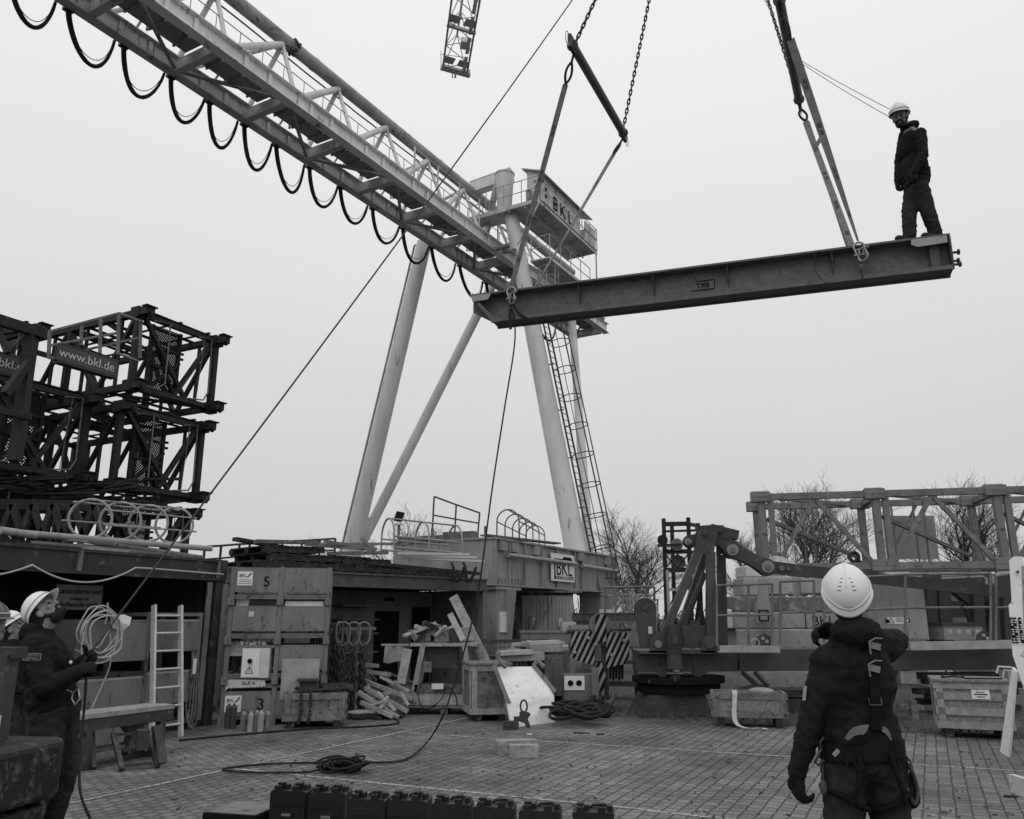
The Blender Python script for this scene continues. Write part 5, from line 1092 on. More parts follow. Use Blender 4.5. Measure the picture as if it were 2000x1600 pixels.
sp = thing('length_sign', 'pale serrated panel lettered 26,8 m in the lowest stillage gap', 'sign', FS @ V((-.0, .3, .55))); m = MB(FS); pts = [(.05, .02, .68), (.05, .02, .52)]
for i in range(12): pts += [(.05, .06 + i * .045, .54 + .0012 * i), (.05, .085 + i * .045, .56 + .0012 * i)]
pts += [(.05, .62, .57), (.05, .6, .66)]; m.poly(pts, (-.012, 0, 0)); build(m, 'panel', 'offwhite', sp); text('26,8 m', FS @ V((.055, .36, .62)), rS, Z, .075, 'black', sp)
m = MB(FS); m.box2((.12, .85, .38), (.14, 1.42, .98)); o_ = solo(m, 'checker_plate', 'galvanised', 'grey checker plate leaning on the stillage stack behind the chain box', 'metal plate')
CG = 'grey cylinders at the foot of the stillage stack'
for i, (x, y, h, mt_, lab) in enumerate(((444, 1424, .36, 'dark_steel', 'dark cylinder standing leftmost before the sticker'), (454, 1424, .36, 'dark_steel', 'dark cylinder under the sticker corner'), (474, 1428, .27, 'paint_grey', 'thin grey cylinder with a pale cap left of the group'), (488, 1429, .27, 'galvanised', 'bright grey cylinder left of the middle post'), (500, 1428, .28, 'paint_grey', 'dull grey cylinder before the middle post'), (508, 1429, .29, 'galvanised', 'bright grey cylinder right of the middle post'), (522, 1428, .27, 'paint_grey', 'rightmost grey cylinder next to the chain box'))):
    b_ = G(x, y); r = thing('gas_cylinder', lab, 'cylinder', b_, CG); build(MB().tube(b_, b_ + Z * h * .85, .045, n=14).tube(b_ + Z * h * .85, b_ + Z * h * .93, .045, .02, 14), 'bottle', mt_, r); build(MB().tube(b_ + Z * h * .93, b_ + Z * h, .017, n=8), 'valve', 'offwhite' if i > 1 else 'dark_steel', r)
# wooden chest with chains in front
def crate(name, lab, o, az, sx, sy, h, mt_, cat='crate', z0=.1, lid=False, batt='wood_old', grp=None, open_=False):
    F = fr(o, az); r = thing(name, lab, cat, V(o), grp); m = MB(F); t = .025
    m.box2((-sx, 0, z0), (-sx + t, sy, h)); m.box2((-t, 0, z0), (0, sy, h)); m.box2((-sx + t, 0, z0), (-t, t, h)); m.box2((-sx + t, sy - t, z0), (-t, sy, h)); m.box2((-sx + t, t, z0), (-t, sy - t, z0 + t)); build(m, 'box_body', mt_, r)
    m = MB(F)
    for z in (z0 + .05, h - .05):
        m.box((.012, sy / 2, z), (.02, sy + .05, .09)); m.box((-sx / 2, -.012, z), (sx, .02, .09)); m.box((-sx / 2, sy + .012, z), (sx, .02, .09)); m.box((-sx - .012, sy / 2, z), (.02, sy, .09))
    for y in (.05, sy - .05): m.box((.013, y, (z0 + h) / 2), (.018, .09, h - z0 - .19))
    for x in (-.05, -sx + .05): m.box((x, -.013, (z0 + h) / 2), (.09, .018, h - z0 - .19)); m.box((x, sy + .013, (z0 + h) / 2), (.09, .018, h - z0 - .19))
    build(m, 'batten', batt, r)
    for y in (.12, sy - .12): build(MB(F).box((-sx / 2, y, z0 / 2), (sx, .1, z0 - .004)), 'skid', 'wood_dark', r)
    if lid: build(MB(F).box2((-sx - .04, -.04, h), (.05, sy + .04, h + .03)), 'lid', mt_, r)
    return r, F
co = G(552, 1424); r, FB = crate('wooden_chest', 'dark wooden chest full of chain at the foot of the stillage stack', (co.x, co.y, 0), 78, .62, .9, .5, 'wood_old', 'chest')
m = MB(FB)
for i in range(7): chain(m, spline([V((RND.uniform(-.5, -.1), RND.uniform(.1, .9), .48)), V((RND.uniform(-.5, -.1), RND.uniform(.1, .9), .55)), V((RND.uniform(-.5, -.1), RND.uniform(.1, .9), .5))], 4), .06, .011, .026)
for y in (.22, .36): chain(m, [V((-.2, y, .53)), V((.03, y + .02, .54)), V((.045, y + .02, .2)), V((.045, y, .08))], .055, .01, .024)
solo(m, 'chain_heap', 'chain_steel', 'heap of chain in the wooden chest, two strands hanging over its edge', 'chain')
m = MB(FB); m.box2((-.4, .2, .5), (-.2, .46, .66)); m.box2((-.44, .16, .66), (-.12, .5, .69)); solo(m, 'paint_can', 'dark_steel', 'dark tin with a flat lid on the chain chest', 'can')
m = MB(FB)
for i in range(5): m.box((-.3, .6 + i * .08, .55 + .02 * (i % 2)), (.2, .14, .08), RND.uniform(0, 60))
solo(m, 'tool_bag', 'dark_steel', 'dark tools lying on the right end of the chain chest', 'tools')
# chain rack: big ring hooks with hanging chains
rk0, rk1 = G(612, 1404), G(722, 1398); kd = (rk1 - rk0).normalized()
rr_ = thing('chain_rack', 'steel post rack on which the lifting chains hang, right of the stillage stack', 'rack', rk0); m = MB(); m.bar(rk0 + Z * 1.42 + V((0, .25, 0)), rk1 + Z * 1.42 + V((.0, .25, 0)), .07, .05); m.bar(rk0 + kd * .05 + V((0, .25, 0)), rk0 + kd * .05 + Z * 1.42 + V((0, .25, 0)), .07); m.bar(rk1 - kd * .1 + V((-.25, .25, 0)), rk1 - kd * .1 + V((-.25, .25, 1.42)), .08); build(m, 'rack_frame', 'paint_grey', rr_)
CR = 'chain slings with ring heads on the rack'
ring_lab = {5: 'pale ring with long chain, third from the right on the rack', 6: 'pale ring with long chain, second from the right on the rack', 7: 'rightmost large pale ring with long chain on the rack', 8: 'pale ring seen edge on beside the three large rings'}
for i, (x, big) in enumerate(((612, 0), (624, 0), (634, 0), (644, 0), (654, 0), (671, 1), (691, 1), (711, 1), (663, 1))):
    Y = rk0.y + .0 + (x - 612) * .003; a = W(x, 1228, Y); R0 = .105 if big else .075
    lab = ring_lab.get(i) or ('dark ring and chain bundle on the rack, %s' % ('nearest the stillage stack', 'second from the stillages', 'third from the stillages', 'fourth from the stillages', 'last before the pale rings')[i])
    r = thing('chain_sling', lab, 'chain', a - Z * .6, CR)
    m = MB(); rx = V((1, .25, 0)).normalized() if i not in (0, 8) else V((.35, 1, 0)).normalized(); ln = .2 if big else .12
    p_ = [a + rx * (R0 * math.cos(t)) + Z * (R0 * math.sin(t)) for t in [math.pi * k / 10 for k in range(11)]] + [a - rx * R0 - Z * ln * .7, a - rx * R0 * .2 - Z * (ln + .08), a + rx * R0 * .8 - Z * (ln + .02), a + rx * R0 - Z * ln * .6]
    m.path(spline(p_, 2, True), .021 if big else .017, 7, True); build(m, 'ring', 'paint_grey' if big else 'dark_steel', r)
    m = MB(); st = a - Z * (ln + .05)
    for k in range(6 if not big else 4):
        off = V((RND.uniform(-.05, .05), RND.uniform(-.04, .04), 0)); chain(m, [st, st + off - Z * .3, V((st.x + off.x, st.y + off.y, RND.uniform(.06, .14) if big else RND.uniform(.15, .4)))], .09, .017, .044)
    build(m, 'chain', 'chain_steel', r)
    if not big:
        m = MB(); b_ = st - Z * .75; m.path(spline([b_, b_ + V((.05, 0, -.06)), b_ + V((.06, 0, -.13)), b_ + V((0, 0, -.17)), b_ + V((-.05, 0, -.12))], 4), .02, 6); build(m, 'hook', 'dark_steel', r)
m = MB()
for i in range(10): p_ = [G(RND.uniform(665, 790), RND.uniform(1392, 1404), .03) for _ in range(3)]; chain(m, p_, .075, .014, .036)
solo(m, 'chain_heap', 'chain_steel', 'dark chain piled on the ground under the rack', 'chain')
m = MB(); hh_ = G(773, 1408, .012)
m.path(spline([G(760, 1400, .015), G(776, 1406, .015), G(772, 1414, .015), G(700, 1420, .015), G(600, 1424, .015), G(500, 1432, .015), G(430, 1438, .015), G(350, 1446, .015)], 6), .014, 6)
solo(m, 'ground_cable', 'rubber', 'thin dark cable lying along the paving edge before the stillages', 'cable')
# heap of wooden frames
GW = 'timber pieces in the heap right of the chains'
tim = [((703, 1326), (806, 1366), 14.9, .07), ((702, 1338), (797, 1390), 14.6, .08), ((705, 1372), (768, 1400), 14.2, .07), ((700, 1352), (778, 1402), 14.3, .07), ((745, 1318), (806, 1368), 15.2, .06), ((690, 1309), (764, 1318), 15.2, .05), ((690, 1296), (740, 1301), 15.3, .04), ((722, 1364), (768, 1350), 14.6, .06), ((718, 1352), (690, 1308), 15.0, .07), ((728, 1336), (792, 1380), 15.0, .16)]
tl = ['long beam sloping from the chains to the right in the timber heap', 'thick beam below it in the timber heap', 'short beam lowest at the left of the timber heap', 'slanting beam between the chains and the kerb block', 'rear beam of the timber heap under the saw bench', 'pale batten lying level on top of the heap', 'thin pale lath highest in the heap behind the chains', 'cross piece nailed between two beams of the heap', 'board leaning behind the large chains', 'wide board deep inside the timber heap']
for i, (a, b, Y, w) in enumerate(tim): solo(MB().bar(W(*a, Y), W(*b, Y - .15), w, .06 if i < 9 else .03), 'timber_beam', 'wood' if i not in (8, 9) else 'wood_old', tl[i], 'timber', GW)
a, b = G(762, 1398), G(822, 1386); solo(MB().bar(a + Z * .07, b + Z * .07, .12, .14), 'timber_beam', 'wood', 'square timber lying on the ground at the foot of the heap', 'timber', GW)
SL_ = ('pale lath', 'short grey slat', 'split board', 'thin batten')
ext = [((742, 1322), (800, 1350), 14.6, .05, 'flat'), ((752, 1312), (820, 1338), 14.9, .04, 'rear'), ((718, 1338), (742, 1395), 14.2, .06, 'steep'), ((738, 1352), (772, 1388), 13.9, .05, 'low'), ((758, 1360), (742, 1384), 13.8, .07, 'crosswise'), ((700, 1322), (730, 1352), 14.6, .06, 'left'), ((770, 1330), (812, 1372), 14.5, .05, 'right'), ((724, 1378), (752, 1368), 13.8, .04, 'lowest crosswise'), ((782, 1352), (798, 1378), 14.2, .06, 'short right'), ((706, 1298), (735, 1330), 14.9, .05, 'high left')]
for i, (a_, b_, Y, w, nm) in enumerate(ext): solo(MB().bar(W(*a_, Y + .4), W(*b_, Y + .3), w * .8, .035), 'timber_batten', ('wood_light', 'wood_old', 'wood', 'wood_light')[i % 4], '%s %s wedged into the timber heap' % (nm, SL_[i % 4]), 'timber', GW)
m = MB(); m.ell(G(705, 1392, .07), (.24, .12, .045)); solo(m, 'flat_sack', 'offwhite', 'flat pale sack on the ground under the timber heap', 'sack')
# saw bench on a pallet
sbx = G(868, 1395); FT = fr((sbx.x, sbx.y, 0), 90); sw_ = thing('saw_bench', 'wooden saw bench heaped with tools and offcuts standing on a pallet', 'saw bench', (sbx.x, sbx.y, .15))
T_ = 1.12
build(MB(FT).box2((-.75, -.62, T_), (.05, .55, T_ + .05)), 'bench_top', 'wood', sw_)
for x, y in ((0, -.42), (0, .35), (-.68, -.42), (-.68, .35)): build(MB(FT).bar((x, y * 1.35, .16), (x, y * .95, T_), .09, .1, V((1, 0, 0))), 'leg', 'wood', sw_)
build(MB(FT).bar((.02, -.52, .42), (.02, .5, .42), .06, .13), 'stretcher', 'wood_old', sw_); build(MB(FT).box2((-.6, -.35, .75), (-.15, .2, T_)), 'motor_box', 'dark_steel', sw_)
m = MB(FT); m.box((.06, -.3, .78), (.06, .14, .18)); m.tube((.07, -.3, .83), (.11, -.3, .83), .03, n=10); build(m, 'switch', 'paint_grey', sw_)
build(MB(FT).box((.09, -.12, .46), (.05, .2, .09), 5), 'socket_strip', 'white', sw_)
m = MB(FT); m.path(spline([V((.1, -.3, .7)), V((.12, -.45, .35)), V((.14, -.32, .1)), V((.14, -.05, .25)), V((.1, .02, .45)), V((.1, .1, .42)), V((.12, .2, .3)), V((.1, .22, .15))], 6), .01, 6); build(m, 'cord', 'rubber', sw_)
m = MB(FT); m.tube((-.3, .12, T_ + .16), (-.24, .12, T_ + .16), .15, n=22); build(m, 'saw_blade', 'dark_steel', sw_)
GO = 'clutter on the saw bench'
for i, (x, y, z, s, rz, mt_, lab) in enumerate(((-.3, -.45, .08, (.3, .25, .12), 15, 'wood_old', 'low box at the left end of the saw bench'), (-.4, -.3, .24, (.2, .3, .2), -20, 'wood_old', 'dark tilted box in the saw bench heap'), (-.3, -.1, .1, (.3, .25, .16), 5, 'paint_grey', 'grey machine body in the middle of the saw bench'), (-.45, .25, .14, (.2, .4, .24), 12, 'wood', 'pale box at the right of the saw bench blade'), (-.2, -.55, .2, (.12, .5, .04), 30, 'wood_light', 'flat board poking out over the bench left end'))):
    solo(MB(FT).box((x, y, T_ + .05 + z), s, R=M4.Rotation(rad(rz), 3, 'Z') @ M4.Rotation(rad(rz * .6), 3, 'X')), 'wooden_box' if 'box' in lab else ('machine_body' if 'machine' in lab else 'board'), mt_, lab, 'box' if 'box' in lab else ('machine' if 'machine' in lab else 'board'), GO)
for i in range(14):
    p_ = V((RND.uniform(-.55, -.1), RND.uniform(-.6, .05), T_ + .1 + RND.uniform(0, .26))); lab = '%s offcut %s in the saw bench heap' % (('pale', 'grey', 'dark', 'long pale', 'short', 'thin', 'split')[i % 7], ('lying low', 'tilted on top')[i // 7])
    solo(MB(FT).box(p_, (RND.uniform(.05, .14), RND.uniform(.12, .34), RND.uniform(.03, .08)), R=M4.Rotation(RND.uniform(-1, 1), 3, 'Z') @ M4.Rotation(RND.uniform(-.9, .9), 3, 'X')), 'offcut', ('wood_light', 'wood_old', 'wood_dark', 'wood_light')[i % 4], lab, 'offcut', GO)
solo(MB(FT).bar((-.12, .3, T_ + .1), (-.2, .05, T_ + .55), .1, .08, V((1, 0, 0))), 'board', 'wood_light', 'thick pale board end slanting up from the saw bench', 'board', GO)
m = MB(); c = W(772, 1262, 14.9); vs = []
for i in range(9):
    for j in range(7): x_, z_ = -.17 + .042 * i, -.045 * j; vs.append(c + V((x_ * (1 + .1 * j / 6), -.05 - .03 * math.sin(i * 1.3 + j * .4), z_ - .02 * math.sin(i * .9) * (j > 4))))
m.raw(vs, [(i * 7 + j, i * 7 + j + 1, i * 7 + j + 8, i * 7 + j + 7) for i in range(8) for j in range(6)], True); m.bar(c + V((-.24, 0, .02)), c + V((.24, 0, .02)), .12, .03); solo(m, 'jute_sack', 'wood', 'pale cloth sack draped left of the saw bench', 'sack')
solo(MB().bar(W(797, 1268, 14.4), W(783, 1335, 14.3), .14, .05, V((0, 1, 0))), 'bow_saw_board', 'wood', 'pale tapering board hanging on the left side of the saw bench', 'board')
m = MB(FT)
for k in (-.7, 0, .65): m.box((-.35, k, .06), (.9, .12, .1))
for k in range(5): m.box((-.78 + k * .21, 0, .13), (.15, 1.6, .03))
solo(m, 'pallet', 'wood_old', 'wooden pallet on the paving under the saw bench', 'pallet')
m = MB(FT); m.poly([(.08, -.75, .155), (.08, .55, .155), (.0, .42, .36), (.0, -.52, .4)], (-.5, 0, 0)); solo(m, 'sawdust_heap', 'wood', 'heap of sawdust and chips under the saw bench', 'sawdust')
# plank leaning up over the bench
a, b = W(956, 1306, 15.4), W(886, 1166, 15.9); solo(MB().bar(a, b, .17, .09, V((0, 1, 0))), 'plank', 'wood', 'long rough plank leaning steeply behind the saw bench', 'plank')
# crate with bent white panel leaning on it
co = G(920, 1410); r, FW_ = crate('wooden_crate', 'square wooden crate on skids with a thin lid, white panel leaning on it', (co.x, co.y, 0), 78, .85, .62, .86, 'wood_old', lid=True, batt='wood')
pa = [G(1000, 1421), G(1084, 1411)]; pm = [W(988, 1357, 13.38), W(1082, 1352, 13.95)]; pt_ = [W(965, 1303, 13.72), W(1042, 1302, 14.3)]
wp = thing('bent_panel', 'large bent white sheet panel leaning on the wooden crate', 'panel', (pa[0] + pa[1]) / 2)
m = MB(); nn = (pa[1] - pa[0]).cross(Z).normalized() * .03
ea = [pa[0], pa[0].lerp(pm[0], .6), pa[0].lerp(pm[0], .88), pm[0].lerp(pt_[0], .14), pm[0].lerp(pt_[0], .5), pt_[0]]; eb_ = [pa[1], pa[1].lerp(pm[1], .6), pa[1].lerp(pm[1], .88), pm[1].lerp(pt_[1], .14), pm[1].lerp(pt_[1], .5), pt_[1]]; vs = []
for a, b in zip(ea, eb_): vs += [a, b]
vs += [v - nn for v in vs]; fs = []
for i in range(5): fs += [(2 * i, 2 * i + 1, 2 * i + 3, 2 * i + 2), (12 + 2 * i, 14 + 2 * i, 15 + 2 * i, 13 + 2 * i), (2 * i, 2 * i + 2, 14 + 2 * i, 12 + 2 * i), (2 * i + 1, 13 + 2 * i, 15 + 2 * i, 2 * i + 3)]
m.raw(vs, fs + [(0, 12, 13, 1), (10, 11, 23, 22)]); build(m, 'sheet', 'panel_white', wp)
for a, b, c_ in ((pm[0] + V((.05, -.05, -.12)), pt_[0] + V((.0, -.03, .02)), W(975, 1290, 13.8)), (pm[1] + V((.03, -.02, .0)), pt_[1] + V((.0, -.02, .02)), W(1050, 1290, 14.35))): build(MB().bar(a, b, .06, .05, V((0, 1, 0))).bar(b, c_, .06, .05, V((0, 1, 0))).bar(c_, c_ + V((.1, -.15, -.1)), .05, .05), 'side_rail', 'paint_grey', wp)
# clamp on the ground before it
g_ = G(1010, 1424, 0); lc = thing('lifting_clamp', 'black lifting clamp with a ring standing before the white panel', 'lifting clamp', g_)
m = MB(); m.box(g_ + V((-.09, -.02, .06)), (.2, .12, .11), 8); m.box(g_ + V((-.16, -.05, .04)), (.1, .14, .07)); m.tube(g_ + V((-.02, -.1, .06)), g_ + V((-.02, .1, .06)), .05, n=10); build(m, 'base', 'dark_steel', lc)
m = MB(); m.box(g_ + V((.1, 0, .17)), (.14, .06, .16), R=M4.Rotation(.3, 3, 'Y')); m.box(g_ + V((.02, 0, .14)), (.14, .05, .07)); m.limb(g_ + V((.14, 0, .1)), g_ + V((.16, 0, .05)), .035); m.limb(g_ + V((.06, 0, .22)), g_ + V((.17, 0, .2)), .03); build(m, 'jaw', 'dark_steel', lc)
m = MB(); m.path([g_ + V((.1 + .05 * math.cos(t), .0, .32 + .085 * math.sin(t))) for t in [k * math.pi / 9 for k in range(18)]], .016, 6, True); build(m, 'ring', 'dark_steel', lc)
# two square timbers lying free on the paving
for (a, b, h, lab) in (((968, 1474), (1046, 1470), .21, 'rear of two short square timbers on the open paving'), ((995, 1480), (1052, 1480), .19, 'front of two short square timbers on the open paving')):
    p, q_ = G(*a), G(*b); q_.z = p.z = 0; solo(MB().bar(p + Z * h * .35 + V((0, .08, 0)), q_ + Z * h * .35 + V((.0, .08, 0)), .16, h * .7), 'timber_block', 'wood', lab, 'timber block', 'square timbers on the open paving')
# wire mesh box, plank stacks, osb crates behind
mo = W(942, 1250, 16.5); wm = thing('mesh_box', 'wire mesh box pallet behind the leaning plank', 'mesh box', (mo.x, mo.y, 0)); FM = fr((mo.x, mo.y, 0), 84); m = MB(FM)
for y in (0, .8, 1.25): m.box((0, y, .6), (.06, .06, 1.2))
for z in (.2, .6, 1.17): m.box((0, .62, z), (.05, 1.3, .05))
build(m, 'frame', 'dark_steel', wm); m = MB(FM)
for i in range(16): m.tube((0, .03 + i * .08, .2), (0, .03 + i * .08, 1.17), .008, n=4)
for i in range(12): m.tube((0, 0, .25 + i * .08), (0, 1.25, .25 + i * .08), .008, n=4)
build(m, 'wire_grid', 'paint_grey', wm); build(MB(FM).box2((-.9, .1, .15), (-.1, 1.2, .9)), 'load', 'wood_dark', wm)
GPL = 'boards in the two stacks left of the striped hook block'
for i, (x0, x1, y, Y, mt_, lab) in enumerate(((970, 1060, 1284, 15.4, 'wood', 'lower board of the front plank stack behind the white panel'), (974, 1036, 1276, 15.3, 'wood_light', 'short upper board of the front plank stack'), (1035, 1098, 1270, 15.9, 'wood', 'lowest board of the rear plank stack'), (1032, 1094, 1263, 15.9, 'wood', 'middle board of the rear plank stack'), (1030, 1090, 1257, 16, 'wood_light', 'top pale board of the rear plank stack'), (1085, 1113, 1267, 16.2, 'wood_light', 'board end sticking out right of the rear stack'))):
    solo(MB().bar(W(x0, y, Y), W(x1, y - 3, Y + .15), .3, .075 if i else .14), 'plank', mt_, lab, 'plank', GPL)
co = G(1058, 1378); r, _F = crate('osb_crate', 'tall chipboard crate under the plank ends left of the hook block', (co.x, co.y + .6, 0), 70, .55, .62, 1.02, 'osb', batt='wood_old')
co = W(1020, 1330, 15.7); r, _F = crate('osb_crate', 'dark crate standing behind the bent white panel', (co.x, co.y, 0), 84, .7, .5, .95, 'wood_dark')
m = MB()
for i in range(16): p_ = W(1020 + RND.uniform(-15, 70), 1262 + RND.uniform(-8, 10), 16.4); m.box(p_, (RND.uniform(.08, .3), .2, RND.uniform(.04, .1)), RND.uniform(0, 90))
solo(m, 'offcut_heap', 'wood_light', 'small heap of bright offcuts behind the plank stacks', 'offcuts')
gb_ = W(1073, 1262, 18.5); m = MB(fr((gb_.x, gb_.y, 0), 88)); m.box2((-.8, -.6, .3), (0, .55, 1.28)); m.box2((-.82, -.62, 1.28), (.02, .57, 1.32)); solo(m, 'grey_bin', 'paint_mid', 'grey steel bin full of scrap behind the plank stacks', 'bin')
m = MB()
for i in range(24):
    c = G(RND.uniform(1095, 1160), RND.uniform(1375, 1396), .03 + RND.uniform(0, .22)); rx, ry = RND.uniform(.25, .5), RND.uniform(.12, .3); a0 = RND.uniform(0, 6)
    m.path([c + V((rx * math.cos(t + a0), ry * math.sin(t + a0), .05 * math.sin(2 * t + i))) for t in [k * math.pi / 9 for k in range(18)]], .026, 6, True)
solo(m, 'cable_heap', 'rubber', 'heap of thick black cable beside the white panel', 'cable')
ob = W(1122, 1352, 15.3); FO = fr((ob.x, ob.y, 0), 88); pbx = thing('outlet_box', 'white fronted box with two round sockets behind the cable heap', 'outlet box', (ob.x, ob.y, 0)); build(MB(FO).box2((-.4, -.18, .1), (-.0, .36, .62)), 'housing', 'paint_grey', pbx); build(MB(FO).box2((0, -.18, .36), (.02, .18, .6)), 'front_plate', 'white', pbx); build(MB(FO).tube((.02, -.07, .48), (.035, -.07, .48), .05, n=16).tube((.02, .08, .48), (.035, .08, .48), .05, n=16), 'socket', 'black', pbx)
# store cabinet behind, under the end box
cb0 = W(1042, 1270, 24); FSC = fr((cb0.x, cb0.y, 0), 88); sc_ = thing('storage_cabinet', 'pale corrugated double door cabinet under the crane end box', 'cabinet', (cb0.x, cb0.y, 0)); build(MB(FSC).box2((-1, -.6, 0), (-.02, 1.15, 2.3)), 'body', 'container_dark', sc_)
for y in (-.32, .42):
    m = MB(FSC); m.box2((-.02, y, .1), (.0, y + .72, 2.22))
    for i in range(7): m.box2((0, y + .03 + i * .1, .12), (.025, y + .075 + i * .1, 2.1))
    d_ = build(m, 'door', 'paint_light', sc_); build(MB(FSC).box2((.03, y + .3, 1.35), (.045, y + .4, 1.6)), 'label_plate', 'offwhite', d_)
build(MB(FSC).box2((-1.1, -.8, 2.3), (.1, 1.4, 2.36)), 'roof', 'paint_grey', sc_)
m = MB(); c = W(1030, 1285, 22)
for i in range(26): a = RND.uniform(-.6, .6); m.path([c + V((RND.uniform(-.2, .2), 0, 0)), c + V((a * .5, 0, .7)), c + V((a * 1.3, RND.uniform(-.2, .2), RND.uniform(1.0, 1.7)))], .008, 4)
solo(m, 'bare_shrub', 'twig', 'small leafless shrub in front of the pale cabinet', 'shrub')
m = MB()
for a, b in (((1080, 1185), (1150, 1215)), ((1085, 1240), (1150, 1195)), ((1095, 1180), (1130, 1245)), ((1090, 1260), (1170, 1225)), ((1085, 1200), (1110, 1195))): m.bar(W(*a, 24.5), W(*b, 24.8), .14, .12)
solo(m, 'crossed_trestle', 'dark_steel', 'dark crossed steel frame under the right end of the crane end box', 'steel frame')
# striped hook block
HB_ = W(1160, 1275, 15.6); FH = fr((HB_.x, HB_.y, 0), 92); hb = thing('hook_block', 'black and white striped crane hook block standing beside the dark crane base', 'hook block', (HB_.x, HB_.y, 0))
def stripes(par, quad, n, nm, F):
    """plate with slanting stripes laid into the plate outline"""
    m = MB(F); m.poly([(0, y, z) for y, z in quad], (-.03, 0, 0)); pl_ = build(m, nm, 'black', par)
    m = MB(F); y0 = min(q_[0] for q_ in quad); y1 = max(q_[0] for q_ in quad); z0 = min(q_[1] for q_ in quad); z1 = max(q_[1] for q_ in quad); wd = (y1 - y0 + .5 * (z1 - z0)) / n
    def clip(poly, quad):
        out = poly; k = len(quad)
        ar = sum(quad[i][0] * quad[(i + 1) % k][1] - quad[(i + 1) % k][0] * quad[i][1] for i in range(k))
        for i in range(k):
            a, b = quad[i], quad[(i + 1) % k]; inp = out; out = []
            f = lambda p: ((b[0] - a[0]) * (p[1] - a[1]) - (b[1] - a[1]) * (p[0] - a[0])) * (1 if ar > 0 else -1)
            for j in range(len(inp)):
                p, q_ = inp[j], inp[(j + 1) % len(inp)]; fp_, fq = f(p), f(q_)
                if fp_ >= 0: out.append(p)
                if fp_ * fq < 0: t = fp_ / (fp_ - fq); out.append((p[0] + (q_[0] - p[0]) * t, p[1] + (q_[1] - p[1]) * t))
            if not out: return out
        return out
    for i in range(n):
        s = y0 - .5 * (z1 - z0) + i * wd * 1.0; pg = [(s, z0), (s + wd * .48, z0), (s + wd * .48 + .5 * (z1 - z0), z1), (s + .5 * (z1 - z0), z1)]; pg = clip(pg, quad)
        if len(pg) > 2: m.poly([(.002, y, z) for y, z in pg], (.004, 0, 0))
    if m.v: build(m, 'stripe', 'paint_light', pl_)
    return pl_
stripes(hb, [(-.44, .92), (-.3, .84), (.0, .76), (.02, 1.36), (-.4, 1.36)], 7, 'cheek_plate', FH); stripes(hb, [(.2, .72), (.58, .8), (.64, .95), (.64, 1.34), (.24, 1.34)], 7, 'cheek_plate', FH @ M4.Translation(V((.06, 0, 0))))
stripes(hb, [(.0, 1.1), (.22, 1.2), (.24, 1.66), (.04, 1.66)], 4, 'centre_plate', FH @ M4.Translation(V((.12, 0, 0)))); stripes(hb, [(.0, .38), (.14, .2), (.2, .6), (.12, .84), (.02, .8)], 4, 'centre_plate', FH @ M4.Translation(V((.1, 0, 0))))
for y in (-.2, .4): build(MB(FH).tube((-.3, y, 1.12), (-.06, y, 1.12), .26, n=26), 'sheave', 'paint_grey', hb)
build(MB(FH).tube((-.1, .13, 1.48), (.0, .13, 1.48), .2, n=24), 'sheave', 'paint_mid', hb)
m = MB(FH); m.bar((-.1, .2, .0), (-.1, .2, 1.1), .1, .12); m.bar((-.5, .2, .06), (.1, .2, .06), .12, .1); m.tube((-.12, -.48, 1.36), (-.12, .7, 1.4), .035, n=8); build(m, 'stand', 'dark_steel', hb)
m = MB(FH); m.path(spline([V((.0, .12, .7)), V((.05, .1, .35)), V((.05, .18, .12)), V((.05, .3, .16)), V((.05, .34, .3))], 5), .05, 8); build(m, 'hook', 'paint_grey', hb)
for y, z in ((-.35, 1.0), (-.1, 1.25), (.32, .95), (.55, 1.2), (.12, 1.4)): build(MB(FH).tube((.0, y, z), (.1, y, z), .03, n=8), 'pin', 'paint_light', hb)
wl = G(1167, 1392, .0); tw = thing('dolly', 'small wheeled dolly post below the striped hook block', 'dolly', wl); build(MB().bar(wl + V((-.02, .1, .2)), wl + V((-.02, .1, .75)), .12, .08), 'post', 'paint_grey', tw)
for dx in (-.1, .05): build(MB().tube(wl + V((dx, .02, .15)), wl + V((dx + .06, .0, .15)), .14, n=20), 'wheel', 'rubber', tw)
build(MB().tube(wl + V((-.1, -.0, .15)), wl + V((.13, -.0, .15)), .05, n=12), 'hub', 'paint_mid', tw)
gb2 = G(1210, 1368); r_ = thing('steel_tray', 'dark steel tray with hanging gloves beside the hook block', 'tray', gb2); build(MB().box(gb2 + V((0, .4, .72)), (.9, .5, .08)).box(gb2 + V((0, .4, .3)), (.9, .5, .1)), 'tray_body', 'dark_steel', r_); m = MB()
for i in range(5): m.limb(gb2 + V((-.15 + .06 * i, .1, .68)), gb2 + V((-.16 + .06 * i, .1, .42 - .03 * (i % 2))), .03, .025)
build(m, 'hanging_glove', 'black', r_)
for x in (-.4, .4): build(MB().bar(gb2 + V((x, .4, 0)), gb2 + V((x, .4, .7)), .06), 'leg', 'dark_steel', r_)
